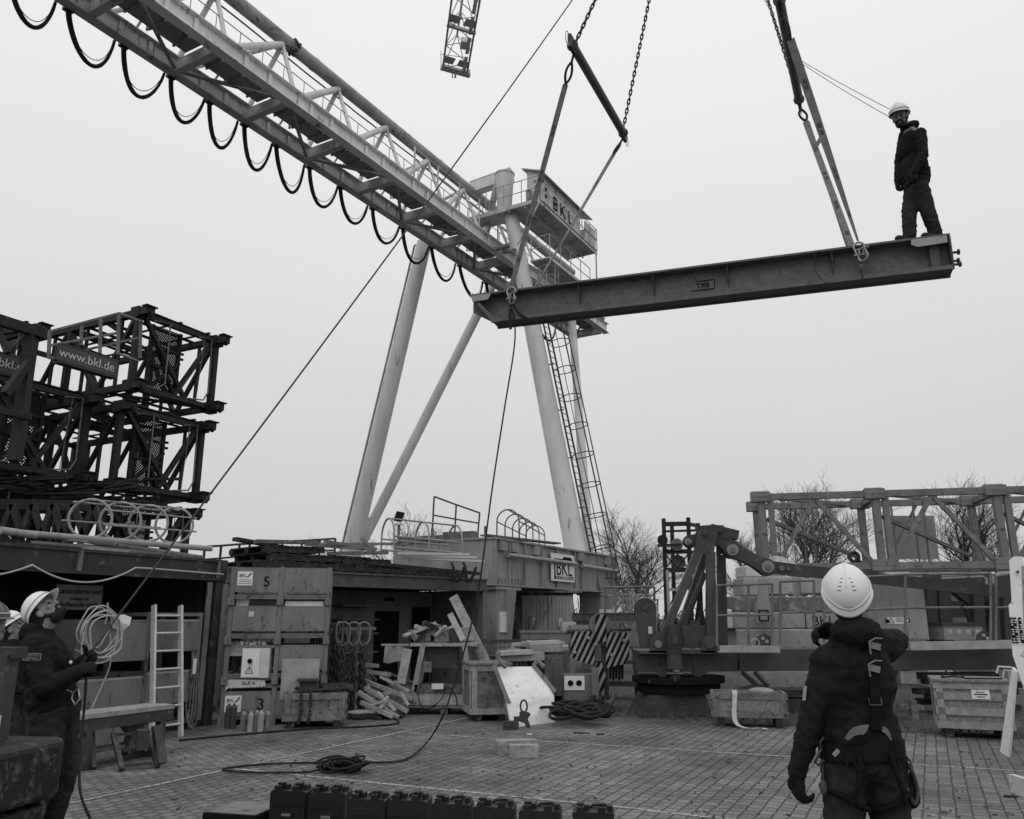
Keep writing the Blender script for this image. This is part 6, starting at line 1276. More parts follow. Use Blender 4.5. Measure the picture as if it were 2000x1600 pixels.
# the row of black cases in the foreground and the flat tray beside it
CX = [(537, 1531, 0), (611, 1535, 0), (687, 1547, 1), (766, 1549, 0), (848, 1556, 1), (931, 1562, 0), (1020, 1569, 0), (1123, 1572, 0)]
CG2 = 'black equipment cases in a row on the paving'
def case():
    r = thing('equipment_case', 'c', 'case'); w, d_, h = .274, .19, .36
    m = MB(); pr_ = [(-w / 2 + .01, 0), (w / 2 - .01, 0), (w / 2, .01), (w / 2, h - .012), (w / 2 - .012, h), (-w / 2 + .012, h), (-w / 2, h - .012), (-w / 2, .01)]
    m.poly([(x, -d_ / 2, z) for x, z in pr_], (0, d_ * .42, 0)); m.poly([(x, .0, z) for x, z in pr_], (0, d_ / 2, 0)); m.poly([(x * .985, -.02, z * .99 + .002) for x, z in pr_], (0, .03, 0))
    for z in (.07, .12, .17, .22, .27): m.box((0, -d_ / 2 - .003, z), (w - .07, .012, .022))
    build(m, 'shell', 'case_plastic', r)
    for x in (-.085, .055):
        m = MB(); m.box((x, -.01, h + .016), (.032, .06, .034)); m.box((x, -.01, h + .037), (.05, .05, .012)); m.box((x, -.075, h + .005), (.05, .03, .05)); build(m, 'latch', 'case_plastic', r)
    m = MB(); m.box((-.045, 0, h + .014), (.035, .05, .03)); m.box((.11, 0, h + .014), (.035, .06, .03)); m.path([(-.02, .05, h + .005), (-.01, .08, h + .012), (.09, .08, h + .012), (.1, .05, h + .005)], .009, 6); build(m, 'handle', 'case_plastic', r)
    m = MB(); m.box((.0, -d_ / 2 - .011, .2), (.07, .004, .018)); build(m, 'name_plate', 'paint_grey', r)
    return r
ck = case(); poslab = ('first from the left', 'second from the left', 'third from the left', 'fourth from the left', 'fifth from the left', 'third from the right', 'second from the right', 'last at the right end')
for i, (x, y, k) in enumerate(CX):
    p_ = G(x + 36, y + 6, .37); p_.z = 0; lab = 'black plastic equipment case, %s in the row' % poslab[i]; rz_ = rad(-8 + RND.uniform(-2, 2))
    if i == 0: ck.location = p_; ck.rotation_euler = (0, 0, rz_); ck['label'] = lab; ck['group'] = CG2
    else: dup(ck, p_, rz_, lab, CG2)
ty = thing('display_tray', 'flat dark framed glass topped tray at the lower left of the cases', 'tray', G(470, 1585, .12)); c_ = [G(396, 1588, .2), G(462, 1565, .2)]; e1 = (G(560, 1571, .2) - c_[1]); P4 = [c_[0], c_[1], c_[1] + e1, c_[0] + e1]
build(MB().poly(P4, (0, 0, -.2)), 'tray_body', 'black', ty); ctr = sum(P4, V()) / 4; build(MB().poly([ctr + (p_ - ctr) * .93 + Z * .003 for p_ in P4], (0, 0, .004)), 'glass_top', 'paint_mid', ty)
# ================================================================== RIGHT: DARK CRANE BASE WITH A-FRAME
YT = 14.8
def w3(x, y, Y=YT): return W(x, y, Y)
gcx = G(1330, 1400); tt = thing('crane_slewing_base', 'dark crane slewing platform with an A frame and a long counter jib girder', 'crane base', (gcx.x, 14.9, 0))
def pl2(mb, pts, Y, th): return mb.poly([w3(x, y, Y) for x, y in pts], (0, th, 0))
m = MB(); pl2(m, [(1250, 1398), (1270, 1358), (1378, 1356), (1392, 1402), (1320, 1404)], 14.55, 1.3); build(m, 'base_plinth', 'crane_dark', tt)
m = MB(); c = w3(1325, 1345, 15.1); m.tube(V((c.x, c.y, .36)), V((c.x, c.y, .52)), .72, n=32); m.tube(V((c.x, c.y, .52)), V((c.x, c.y, .62)), .8, n=32); build(m, 'slewing_ring', 'black', tt)
m = MB(); m.bar(w3(1240, 1290, 15.1), w3(1990, 1285, 15.1), .6, .36); build(m, 'counter_jib_girder', 'crane_mid', tt)
m = MB(); m.bar(w3(1240, 1272, 14.95), w3(1385, 1272, 14.95), .9, .05); m.bar(w3(1260, 1328, 14.9), w3(1380, 1330, 14.9), .7, .05); pl2(m, [(1268, 1272), (1300, 1272), (1300, 1326), (1290, 1326)], 14.78, .04); pl2(m, [(1350, 1272), (1385, 1272), (1385, 1312), (1358, 1328)], 14.78, .04); m.bar(w3(1442, 1268, 14.82), w3(1442, 1308, 14.82), .03, .04)
for x, y in ((1408, 1280), (1438, 1280), (1408, 1305), (1438, 1305)): m.tube(w3(x, y, 14.83), w3(x, y, 14.78), .02, n=6)
build(m, 'girder_plate', 'crane_mid', tt)
# A-frame
m = MB(); pl2(m, [(1368, 1034), (1395, 1030), (1402, 1040), (1394, 1080), (1355, 1080), (1362, 1046)], 14.6, .06); pl2(m, [(1400, 1030), (1420, 1036), (1420, 1080), (1400, 1085)], 15.3, .06); m.bar(w3(1372, 1032, 14.7), w3(1400, 1032, 15.3), .28, .1)
for i in range(5): m.tube(w3(1374 + i * 8, 1034, 14.6), w3(1376 + i * 8, 1034, 15.4), .05, n=10)
af = build(m, 'a_frame_head', 'crane_mid', tt)
build(MB().tube(w3(1379, 1041, 14.6), w3(1379, 1041, 14.5), .05, n=14), 'pin', 'crane_mid', af)
for nm, a, b, w_, Y0, Y1 in (('a_frame_post', (1388, 1078), (1387, 1262), .145, 14.65, 14.65), ('a_frame_post', (1408, 1084), (1412, 1262), .15, 15.35, 15.35), ('a_frame_stay', (1364, 1076), (1288, 1262), .13, 14.65, 14.6), ('a_frame_stay', (1378, 1082), (1318, 1262), .13, 15.3, 15.3)):
    build(MB().bar(w3(a[0], a[1], Y0), w3(b[0], b[1], Y1), w_, .13, V((0, 1, 0))), nm, 'crane_mid', tt)
build(MB().tube(w3(1376, 1120, 15), w3(1330, 1235, 14.9), .055, n=12).tube(w3(1345, 1195, 14.93), w3(1326, 1243, 14.9), .085, n=14), 'cylinder', 'crane_dark', tt)
build(MB().bar(w3(1370, 1130, 15.1), w3(1358, 1230, 15.1), .05, .05).bar(w3(1395, 1130, 15.1), w3(1398, 1240, 15.1), .05, .05).path(spline([w3(1368, 1180, 15), w3(1376, 1220, 14.9), w3(1366, 1250, 14.9)], 5), .02, 6), 'hose', 'rubber', tt)
for x, y in ((1286, 1258), (1386, 1259)):
    for Yl in (14.72, 14.5): m = MB(); pl2(m, [(x - 18, 1275), (x - 15, y - 10), (x - 3, y - 20), (x + 10, y - 16), (x + 17, y + 2), (x + 18, 1275)], Yl, .05); lg_ = build(m, 'foot_lug', 'crane_mid', tt)
    build(MB().tube(w3(x, y, 14.5), w3(x, y, 14.43), .065, n=16), 'pin', 'crane_mid' if x > 1300 else 'paint_grey', lg_)
# tie links from the head down to the right
LK = [(1402, 1046), (1432, 1072), (1500, 1107), (1560, 1117)]
def link(a, b, w0, Y, par, mt_='crane_dark', th=.03):
    m = MB(); a, b = V(a), V(b); d = (b - a).normalized(); n = V((-d.z, 0, d.x)).normalized(); L = (b - a).length; pts = []
    for k in range(7): t = rad(90 + 30 * k); pts.append(a + d * (w0 * math.cos(t)) + n * (w0 * math.sin(t)))
    pts.append(a.lerp(b, .35) - n * w0 * .72); pts.append(a.lerp(b, .65) - n * w0 * .72)
    for k in range(7): t = rad(-90 + 30 * k); pts.append(b + d * (w0 * math.cos(t)) + n * (w0 * math.sin(t)))
    pts.append(a.lerp(b, .65) + n * w0 * .72); pts.append(a.lerp(b, .35) + n * w0 * .72)
    m.poly(pts, (0, th, 0)); m.poly([p + V((0, .16, 0)) for p in pts], (0, th, 0)); return build(m, 'tie_link', mt_, par)
for a, b, w_ in (((1404, 1048), (1430, 1072), .17), ((1432, 1073), (1500, 1108), .15)): link(w3(*a, 14.7 if a[0] < 1420 else 14.64), w3(*b, 14.7 if a[0] < 1420 else 14.64), w_, 14.7, tt)
link(w3(1350, 1057, 14.68), w3(1376, 1044, 14.68), .12, 14.7, tt)
m = MB(); m.bar(w3(1496, 1108, 14.75), w3(1580, 1118, 14.75), .06, .2); m.bar(w3(1570, 1115, 14.75), w3(2010, 1162, 14.75), .08, .2); m.bar(w3(1502, 1100, 14.9), w3(1700, 1125, 14.9), .05, .08); build(m, 'tie_bar', 'crane_dark', tt)
m = MB(); m.box(w3(1412, 1040, 14.9), (.5, .3, .16), R=M4.Rotation(.25, 3, 'Y')); m.bar(w3(1400, 1045, 14.75), w3(1440, 1068, 14.75), .1, .04); m.bar(w3(1402, 1036, 15.1), w3(1428, 1042, 15.1), .2, .1); build(m, 'deflector', 'crane_dark', tt)
for x, y, r in ((1431, 1074, .1), (1500, 1107, .105), (1344, 1058, .06)):
    b_ = build(MB().tube(w3(x, y, 14.9), w3(x, y, 14.59), r, n=18), 'pin', 'paint_light', tt)
    build(MB().tube(w3(x, y, 14.59), w3(x, y, 14.54), r * .5, n=6), 'nut', 'paint_grey', b_)
build(MB().tube(w3(1527, 1110, 14.72), w3(1527, 1110, 14.66), .05, n=14).tube(w3(1540, 1111, 14.72), w3(1540, 1111, 14.68), .04, n=4), 'eye', 'paint_mid', tt)
# hoist plate (rounded) and drum, motor
pts = [(1250, 1266)] + [(1260 + 22 * math.cos(rad(a)), 1190 + 22 * math.sin(rad(a))) for a in range(150, 371, 20)] + [(1282, 1266)]
m = MB(); pl2(m, pts, 14.6, .05); hp_ = build(m, 'hoist_plate', 'crane_dark', tt); build(MB().tube(w3(1259, 1188, 14.6), w3(1259, 1188, 14.55), .04, n=12), 'pin', 'crane_mid', hp_); build(MB().box(w3(1270, 1231, 14.59), (.07, .01, .12)), 'sticker', 'offwhite', hp_)
m = MB(); m.path([w3(x, y, 14.62) for x, y in [(1260 + 22.5 * math.cos(rad(a)), 1190 + 22.5 * math.sin(rad(a))) for a in range(240, 371, 10)] + [(1282, 1266)]], .012, 6); build(m, 'rim', 'paint_light', hp_)
m = MB(); c = w3(1316, 1255, 14.4); m.tube(c - Z * .22, c + Z * .2, .12, n=18); m.tube(c + Z * .2, c + Z * .3, .1, n=18); m.tube(c - Z * .42, c - Z * .22, .14, .13, 18); m.tube(c - Z * .62, c - Z * .42, .08, n=14); m.box(c + V((0, -.1, .05)), (.1, .08, .16))
for i in range(14): a = i * .449; m.bar(c + V((.125 * math.cos(a), .125 * math.sin(a), -.18)), c + V((.125 * math.cos(a), .125 * math.sin(a), .16)), .012, .02)
mo_ = build(m, 'slewing_motor', 'crane_dark', tt); build(MB().tube(c - Z * .5, c - Z * .48, .14, n=14).box(c + V((.0, -.13, -.45)), (.1, .04, .04), 20), 'gear_flange', 'paint_grey', mo_)
m = MB(); m.box(w3(1350, 1236, 14.9), (.4, .5, .25)); m.box(w3(1352, 1256, 14.8), (.36, .4, .15)); m.tube(w3(1325, 1225, 15), w3(1365, 1225, 15), .12, n=14); build(m, 'hoist_gear', 'crane_dark', tt)
# walkways with railings on the girder
def rail3(name, lab, pts, Y, h_px, rails=(0, .5), top=True, mt_='paint_grey', par=None, r=.024, posts=None):
    m = MB(); P_ = [(w3(x, yb, Y), w3(x, yt, Y)) for x, yt, yb in pts]
    for f in rails: m.path([a.lerp(b, 1 - f) for a, b in P_], r, 6)
    for a, b in P_: m.tube(a, b, r, n=6)
    if par: return build(m, name, mt_, par)
    return solo(m, name, mt_, lab, 'railing')
rail3('walkway_railing', '', [(1400, 1144, 1262), (1462, 1142, 1262), (1508, 1140, 1262)], 14.5, 0, par=tt); rail3('walkway_railing', '', [(1524, 1136, 1258), (1590, 1134, 1258)], 14.55, 0, par=tt); rail3('walkway_railing', '', [(1610, 1132, 1258), (1768, 1122, 1254), (1935, 1120, 1254)], 14.55, 0, par=tt); rail3('walkway_railing', '', [(1945, 1126, 1250), (2010, 1116, 1250)], 14.55, 0, par=tt)
m = MB(); m.bar(w3(1402, 1268, 14.45), w3(1518, 1268, 14.45), .3, .11); m.bar(w3(1770, 1262, 14.45), w3(2000, 1258, 14.45), .3, .13); m.bar(w3(1402, 1273, 14.3), w3(1518, 1273, 14.3), .02, .02); build(m, 'walkway', 'galvanised', tt)
for x, y in ((1494, 1248), (1925, 1242)):
    m = MB(); pl2(m, [(x - 18, y + 14), (x - 14, y - 4), (x - 2, y - 12), (x + 12, y - 4), (x + 18, y + 14)], 14.6, .04); build(m, 'lug_plate', 'crane_dark', tt); m = MB(); m.tube(w3(x - 4, y - 1, 14.6), w3(x - 4, y - 1, 14.57), .03, n=10); m.tube(w3(x + 4, y + 5, 14.6), w3(x + 4, y + 5, 14.57), .03, n=10); build(m, 'hole_ring', 'paint_light', tt)
m = MB(); m.ring(w3(1475, 1256, 14.4), .07, .012, V((0, 1, .2)), 14, 6); build(m, 'ring', 'galvanised', tt)
# grey cabinets on the girder
r_ = thing('control_cabinet', 'tall grey switch cabinet with warning stickers behind the foreground worker', 'cabinet', w3(1750, 1255, 15.2)); m = MB(); a = w3(1702, 1250, 15.1); b_ = w3(1800, 1122, 15.1); m.box2((a.x, 15.1, a.z), (b_.x, 15.6, b_.z)); build(m, 'housing', 'paint_light', r_); m = MB(); m.box2((a.x + .12, 15.085, a.z + .02), (b_.x - .02, 15.1, b_.z - .02)); build(m, 'door', 'paint_light', r_)
s_ = build(MB().box2(tuple(w3(1733, 1219, 15.08)), tuple(w3(1774, 1206, 15.075))), 'warning_strip', 'white', r_)
cI = w3(1741, 1212, 15.07); m = MB()
for p, q_ in (((-.045, -.04), (.045, -.04)), ((.045, -.04), (0, .045)), ((0, .045), (-.045, -.04))): m.bar(cI + V((p[0], 0, p[1])), cI + V((q_[0], 0, q_[1])), .004, .012, V((0, 1, 0)))
m.tube(w3(1733, 1213, 15.07), w3(1733, 1213, 15.065), .035, n=14); m.ring(w3(1772, 1212, 15.07), .04, .008, V((0, 1, 0)), 14, 5); m.bar(w3(1750, 1209, 15.07), w3(1762, 1209, 15.07), .004, .01); m.bar(w3(1750, 1213, 15.07), w3(1764, 1213, 15.07), .004, .01); build(m, 'warning_symbol', 'black', s_)
r_ = thing('generator_box', 'low grey ventilated box with a dark lid on the crane girder, right of the cabinet', 'box', w3(1880, 1250, 15)); a, b_ = w3(1845, 1250, 15), w3(1918, 1222, 15); build(MB().box2((a.x, 15, a.z), (b_.x, 15.5, b_.z)), 'housing', 'paint_light', r_); build(MB().box2((a.x - .03, 14.96, b_.z), (b_.x + .03, 15.52, b_.z + .05)), 'lid', 'crane_dark', r_)
m = MB()
for x in (1856, 1873, 1891, 1909):
    for k in range(3): m.bar(w3(x - 4, 1231 + 3 * k, 14.99), w3(x + 4, 1231 + 3 * k, 14.99), .006, .012)
build(m, 'louvre', 'white', r_); build(MB().tube(w3(1880, 1178, 15.2), w3(1894, 1220, 15.2), .02, n=6), 'cable', 'rubber', r_)
m = MB()
for x, y0, y1, w_ in ((1815, 1140, 1258, .16), (1840, 1140, 1255, .22), (1905, 1150, 1255, .2), (1935, 1150, 1255, .16), (1960, 1150, 1250, .14)): m.bar(w3(x, y0, 15.8), w3(x + 6, y1, 15.8), w_, .2)
m.bar(w3(1860, 1145, 15.9), w3(1925, 1200, 15.9), .2, .2); m.box(w3(1878, 1190, 16), (.7, .3, .3)); m.bar(w3(1710, 1134, 15.9), w3(2010, 1134, 15.9), .4, .22)
solo(m, 'crane_portal', 'crane_dark', 'dark crane frame posts standing behind the girder at the right', 'crane frame')
m = MB(); m.path([w3(1840, 1125, 15.3), w3(1928, 1120, 15.3), w3(1936, 1124, 15.3), w3(1938, 1140, 15.3)], .03, 7); m.path([w3(1840, 1130, 15.3), w3(1918, 1126, 15.3), w3(1926, 1130, 15.3), w3(1927, 1150, 15.3)], .025, 7); m.path([w3(1943, 1150, 15.3), w3(1943, 1128, 15.3), w3(1952, 1120, 15.3), w3(2010, 1118, 15.3)], .03, 7); solo(m, 'tube_railing', 'paint_light', 'pale bent tube railing above the crane girder at the right', 'railing')
# items under the girder
m = MB(); m.bar(w3(1450, 1312, 15.6), w3(1485, 1345, 15.4), .08); m.bar(w3(1475, 1312, 15.6), w3(1500, 1340, 15.4), .08); pl2(m, [(1440, 1352), (1445, 1342), (1480, 1336), (1500, 1338), (1498, 1350)], 15.4, .1); solo(m, 'steel_bracket', 'paint_mid', 'pale welded steel bracket lying under the crane girder', 'bracket')
build_ = solo(MB().bar(w3(1490, 1350, 15.6), w3(1590, 1352, 15.6), .5, .1).bar(w3(1495, 1375, 15.6), w3(1590, 1378, 15.6), .6, .25), 'steel_plinth', 'dark_steel', 'dark steel plinth beneath the crane girder behind the strapped crate', 'plinth')
m = MB()
for i in range(7): a = w3(1760 + RND.uniform(-10, 100), 1320 + i * 10, 14.9 + RND.uniform(0, .6)); m.bar(a, a + V((RND.uniform(.8, 1.8), RND.uniform(-.2, .2), RND.uniform(-.05, .05))), .25, .1)
solo(m, 'timber_pile', 'wood_dark', 'dark timber pile in the shade under the crane girder', 'timber'); solo(MB().bar(w3(1752, 1322, 14.9), w3(1782, 1322, 14.9), .3, .2), 'timber_block', 'wood', 'pale timber block under the girder beside the foreground worker', 'timber block'); solo(MB().bar(w3(1755, 1380, 14.3), w3(1800, 1382, 14.3), .2, .06).bar(w3(1782, 1368, 14.2), w3(1786, 1406, 14.2), .1, .1), 'broken_pallet', 'wood_old', 'broken pallet piece on the soil beside the foreground worker', 'pallet')
# crates in front
co = G(1394, 1420); r, FSX = crate('wooden_crate', 'low open wooden crate with a pale strap hanging over its front', (co.x, co.y, 0), 102, .55, 1.08, .5, 'osb', batt='wood_old', z0=.14); r0 = FSX
m = MB(FSX); pts = [V((-.2, .33, .52)), V((.03, .34, .515)), V((.05, .33, .4)), V((.06, .31, .2)), V((.1, .34, .06)), V((.22, .5, .02)), V((.2, .68, .03)), V((.28, .74, .02))]; sp_ = spline(pts, 5); vs = []
for p_ in sp_: vs += [p_ + V((0, -.035, 0)), p_ + V((0, .035, 0))]
m.raw(vs, [(2 * i, 2 * i + 1, 2 * i + 3, 2 * i + 2) for i in range(len(sp_) - 1)]); solo(m, 'load_strap', 'offwhite', 'pale flat strap lying over the front of the low wooden crate', 'strap')
m = MB(FSX); m.ell((-.3, .75, .5), (.12, .2, .06)); solo(m, 'sack', 'wood', 'pale sack showing over the rim of the low wooden crate', 'sack')
co = G(1838, 1440); r, FR = crate('wooden_crate', 'large pale boarded crate with a paper label and a wire on top, at the right', (co.x, co.y, 0), 113, .8, .9, .74, 'osb', z0=.12, batt='wood', lid=True); m = MB(FR)
for z in (.3, .5): m.box2((0, -.02, z), (.022, .92, z + .1))
build(m, 'board', 'wood', r); lb = build(MB(FR).box2((.03, .44, .52), (.036, .66, .64)), 'label', 'white', r); rF = FR.to_3x3() @ V((0, 1, 0)); build(MB(FR).box2((.036, .5, .605), (.038, .6, .615)).box2((.036, .47, .575), (.038, .63, .59)).box2((.036, .5, .545), (.038, .6, .555)), 'print', 'black', lb)
m = MB(FR); m.path([V((-.1, .1, .78)), V((-.15, .22, .93)), V((-.1, .4, .78)), V((-.05, .85, .79))], .012, 6); m.path([V((-.2, .1, .78)), V((-.12, .25, .8)), V((-.2, .4, .785))], .012, 6); solo(m, 'wire_sling', 'rubber', 'bent wire sling lying on the lid of the pale crate', 'wire')
pa_, pb2 = G(1953, 1468), G(1970, 1480); pc_, pd_ = W(1976, 1304, 10.95), W(1984, 1312, 10.75)
r = thing('white_board', 'long white board leaning upright beside the pale crate at the right edge', 'board', pa_); m = MB(); m.raw([pa_, pb2, pd_ + V((0, 0, 0)), pc_, pa_ + V((.1, .12, 0)), pb2 + V((.1, .12, 0)), pd_ + V((.1, .12, 0)), pc_ + V((.1, .12, 0))], [(0, 1, 2, 3), (7, 6, 5, 4), (0, 4, 5, 1), (1, 5, 6, 2), (2, 6, 7, 3), (3, 7, 4, 0)]); build(m, 'sheet', 'panel_white', r)
m = MB(); m.path([pc_, W(1950, 1302, 11), W(1947, 1315, 11)], .015, 6); m.path([pc_ - Z * .05, W(1962, 1308, 11), W(1959, 1322, 11)], .015, 6); build(m, 'bent_hook', 'aluminium', r)
# white machine at the right edge
YM = 9.5; r = thing('white_machine', 'white lettered machine column at the right edge of the yard', 'machine', G(1995, 1500)); m = MB(); pts = [(1971, 1094), (1980, 1087), (1994, 1087), (1999, 1100), (2060, 1100), (2080, 1520), (2040, 1520), (1998, 1340), (1978, 1280), (1970, 1182), (1976, 1176)]
m.poly([W(x, y, YM) for x, y in pts], (.42, .5, 0)); build(m, 'column', 'panel_white', r); m = MB(); m.poly([W(x, y, YM - .01) for x, y in ((1996, 1105), (2004, 1105), (2020, 1330), (2003, 1300))], (0, .005, 0)); build(m, 'side_groove', 'paint_light', r)
for k, (x, y0) in enumerate(((1974, 1206), (1981, 1206), (1991, 1206))):
    a, b_ = W(x, y0, YM - .02), W(x + 7, y0 + 50, YM - .02); m = MB(); m.bar(a, b_, .032, .006, V((0, 1, 0))); bd_ = build(m, 'decal', 'black', r); m = MB(); dk = (b_ - a) / 11
    for f in range(1, 11):
        if (f * 7 + k * 3) % 4: m.bar(a + dk * f - V((0, .008, 0)), a + dk * (f + .45) - V((0, .008, 0)), .018 + .004 * ((f + k) % 3), .004, V((0, 1, 0)))
    build(m, 'printed_mark', 'white', bd_)
build(MB().tube(W(1988, 1117, YM - .01), W(1988, 1117, YM - .04), .014, n=10), 'bolt', 'black', r)
# concrete counterweights
GC = 'concrete counterweight blocks behind the crane girder'
blk = [((1415, 1195), (1660, 1165), 17.4, 'concrete_dark', 'dark stained concrete block forming the upper course behind the railing'), ((1415, 1228), (1660, 1196), 17.3, 'concrete', 'pale middle concrete block with a boxed lettering'), ((1440, 1268), (1660, 1229), 17.2, 'concrete', 'stained lower concrete block above the girder edge'), ((1455, 1345), (1600, 1310), 17.2, 'concrete', 'lowest concrete block seen under the girder'),
       ((1455, 1164), (1500, 1128), 17.9, 'concrete', 'small pale concrete block left in the upper row'), ((1503, 1162), (1548, 1126), 17.9, 'concrete', 'small pale concrete block second in the upper row'), ((1566, 1160), (1660, 1126), 17.9, 'concrete', 'wide pale concrete block right in the upper row'), ((1458, 1127), (1500, 1104), 18.2, 'offwhite', 'white block highest at the left of the counterweights'), ((1418, 1228), (1430, 1190), 17.0, 'offwhite', 'narrow white slab standing at the left end of the counterweights')]
for a, b_, Y, mt_, lab in blk:
    p, q_ = W(*a, Y), W(*b_, Y); m = MB(); m.box2((p.x, Y, max(0, p.z)), (q_.x, Y + .9, q_.z)); o = solo(m, 'concrete_block', mt_, lab, 'concrete block', GC); bv = o.modifiers.new('bevel', 'BEVEL'); bv.width = .03; bv.segments = 2
    if 'boxed' in lab:
        c = W(1608, 1214, Y - .006); text('BKL', c, V((1, 0, 0)), Z, .28, 'black', o); m = MB(); m.bar(c + V((-.36, 0, -.17)), c + V((-.36, 0, .2)), .012, .03, V((0, 1, 0))); m.bar(c + V((-.38, 0, .2)), c + V((.4, 0, .2)), .012, .03, V((0, 1, 0))); m.bar(c + V((-.36, 0, -.17)), c + V((.4, 0, -.17)), .012, .015, V((0, 1, 0))); build(m, 'emblem', 'black', o)
p = W(1492, 1170, 16.9); r_ = thing('lifting_bracket', 'grey steel bracket with a square eye hanging over the concrete blocks', 'bracket', W(1492, 1222, 16.9)); build(MB().poly([W(x, y, 16.9) for x, y in ((1483, 1130), (1500, 1130), (1502, 1175), (1481, 1175))], (0, .1, 0)).box2(tuple(W(1481, 1216, 16.9)), tuple(W(1504, 1176, 17.1))), 'plate', 'paint_light', r_); m = MB(); a = W(1492, 1202, 16.88); m.path([a + V((-.09, 0, -.1)), a + V((.09, 0, -.1)), a + V((.09, 0, .1)), a + V((-.09, 0, .1))], .015, 4, True); build(m, 'square_eye', 'black', r_)
m = MB(); m.box2(tuple(W(1548, 1164, 18)), tuple(W(1566, 1128, 18.3))); solo(m, 'timber_spacer', 'wood', 'wooden spacer standing between the upper concrete blocks', 'timber')
m = MB(); m.poly([W(x, y, 18.6) for x, y in ((1515, 1105), (1515, 1085), (1530, 1088), (1570, 1108))], (0, .5, 0)); solo(m, 'white_cover', 'offwhite', 'white sloping cover behind the tower section bottom', 'cover')
# grey tower sections lying on the blocks
YS = 22.0
def tower_seg():
    """local: x along (0..L), y depth, z up"""
    L, D, H_ = 2.84, 2.0, 1.85; r = thing('tower_section', 't', 'tower section')
    for y in (0, D):
        for z in (0, H_): build(MB().bar((.0, y, z), (L, y, z), .17, .17), 'chord', 'tower_grey', r)
    m = MB()
    for y in (0, D):
        for x in (.12, .36)[:2 if y == 0 else 1]: m.bar((x, y, .08), (x, y, H_ - .08), .15, .15)
        m.bar((.12, y, .08), (.12, y, H_), .2, .1)
    for z in (0, H_): m.bar((.2, 0, z), (.2, D, z), .15, .15)
    build(m, 'frame', 'tower_grey', r); m = MB()
    m.bar((.45, 0, .12), (L / 2 + .05, 0, H_ - .1), .11, .11); m.bar((L / 2 + .1, 0, H_ - .1), (L - .1, 0, .12), .11, .11); m.bar((.6, D, .12), (L / 2 + .15, D, H_ - .1), .07, .07)
    m.bar((.25, .05, H_ * .68), (L - .05, D, .35), .09, .09); m.bar((.3, .1, H_), (L - .2, D, H_), .09, .09); build(m, 'brace', 'tower_grey', r)
    m = MB()
    for x in (.75, 1.3, 1.55): m.bar((x, D * .6, .08), (x, D * .6, H_ - .08), .045, .045)
    build(m, 'ladder_rail', 'tower_grey', r)
    m = MB()
    for y in (0, D):
        for z in (0, H_): build(MB().box((.1, y, z), (.5, .28, .26)).tube((-.12, y, z + .02), (.3, y, z + .02), .15, n=12), 'joint_fitting', 'tower_grey', r)
    return r
ts = tower_seg(); t0_ = W(1487, 1108, YS); tz = t0_.z; ty_dir = V((1, -.22, 0)).normalized(); rz = math.atan2(ty_dir.y, ty_dir.x); tl2 = ('leftmost grey tower section lying behind the crane girder, trees showing through', 'middle grey tower section with a flat panel standing behind it', 'right grey tower section running out of the frame')
for i in range(3):
    loc = t0_ + ty_dir * (2.87 * i)
    if i == 0: ts.location = loc; ts.rotation_euler = (0, 0, rz); ts['label'] = tl2[0]; ts['group'] = 'grey tower sections in line on the blocks'
    else: dup(ts, loc, rz, tl2[i], 'grey tower sections in line on the blocks')
solo(MB().box2(tuple(W(1734, 1092, YS + 1.6)), tuple(W(1822, 1008, YS + 1.66))), 'steel_sheet', 'paint_light', 'flat grey panel standing behind the middle tower section', 'panel')
solo(MB().ring(W(1668, 1088, 21.8), .12, .05, V((0, 1, 0)), 14, 6).bar(W(1672, 1090, 21.8), W(1686, 1105, 21.8), .1, .08), 'tow_eye', 'dark_steel', 'dark eye fitting at the joint between two tower sections', 'eye fitting')
solo(MB().box2(tuple(W(1730, 1128, 21)), tuple(W(1762, 1119, 21.4))), 'white_box', 'offwhite', 'small white box on top of the switch cabinet', 'box')
for x, l_ in ((1500, 'leftmost'), (1660, 'second'), (1800, 'third'), (1950, 'rightmost')): a = W(x, 1112, 22.2 - (x - 1490) * .0042); solo(MB().box((a.x, a.y + .8, a.z / 2 - .06), (.6, 2.2, a.z - .12)), 'support_block', 'concrete', l_ + ' concrete support under the grey tower sections', 'support')
# dark mast head with sheaves behind the A-frame
r = thing('crane_mast', 'dark crane mast head with pulleys standing behind the A frame', 'mast head', V((W(1327, 1200, 19).x, 19, 0))); YH = 19.0
m = MB()
for x, yt, Y in ((1296, 1013, YH), (1344, 1011, YH), (1363, 1022, YH + 1.2), (1312, 1022, YH + 1.2)): m.bar(W(x, yt, Y), V((W(x + 4, 1200, Y).x, Y, 0)), .08, .1)
for y in (1024, 1078, 1114): m.bar(W(1296, y, YH), W(1346, y - 1, YH), .06, .1); m.bar(W(1346, y, YH), W(1363, y + 3, YH + 1.2), .06, .08)
build(m, 'mast_frame', 'mast_steel', r)
m = MB(); 
for a, b_ in (((1298, 1112), (1325, 1080)), ((1325, 1112), (1298, 1082)), ((1322, 1112), (1346, 1080)), ((1346, 1112), (1322, 1082)), ((1300, 1200), (1340, 1118)), ((1300, 1150), (1345, 1150))): m.bar(W(*a, YH), W(*b_, YH), .03, .03)
m.bar(W(1300, 1038, YH - .3), W(1362, 1036, YH - .3), .04, .05); m.bar(W(1284, 1066, YH - .2), W(1330, 1064, YH - .2), .05, .06); build(m, 'mast_brace', 'mast_steel', r)
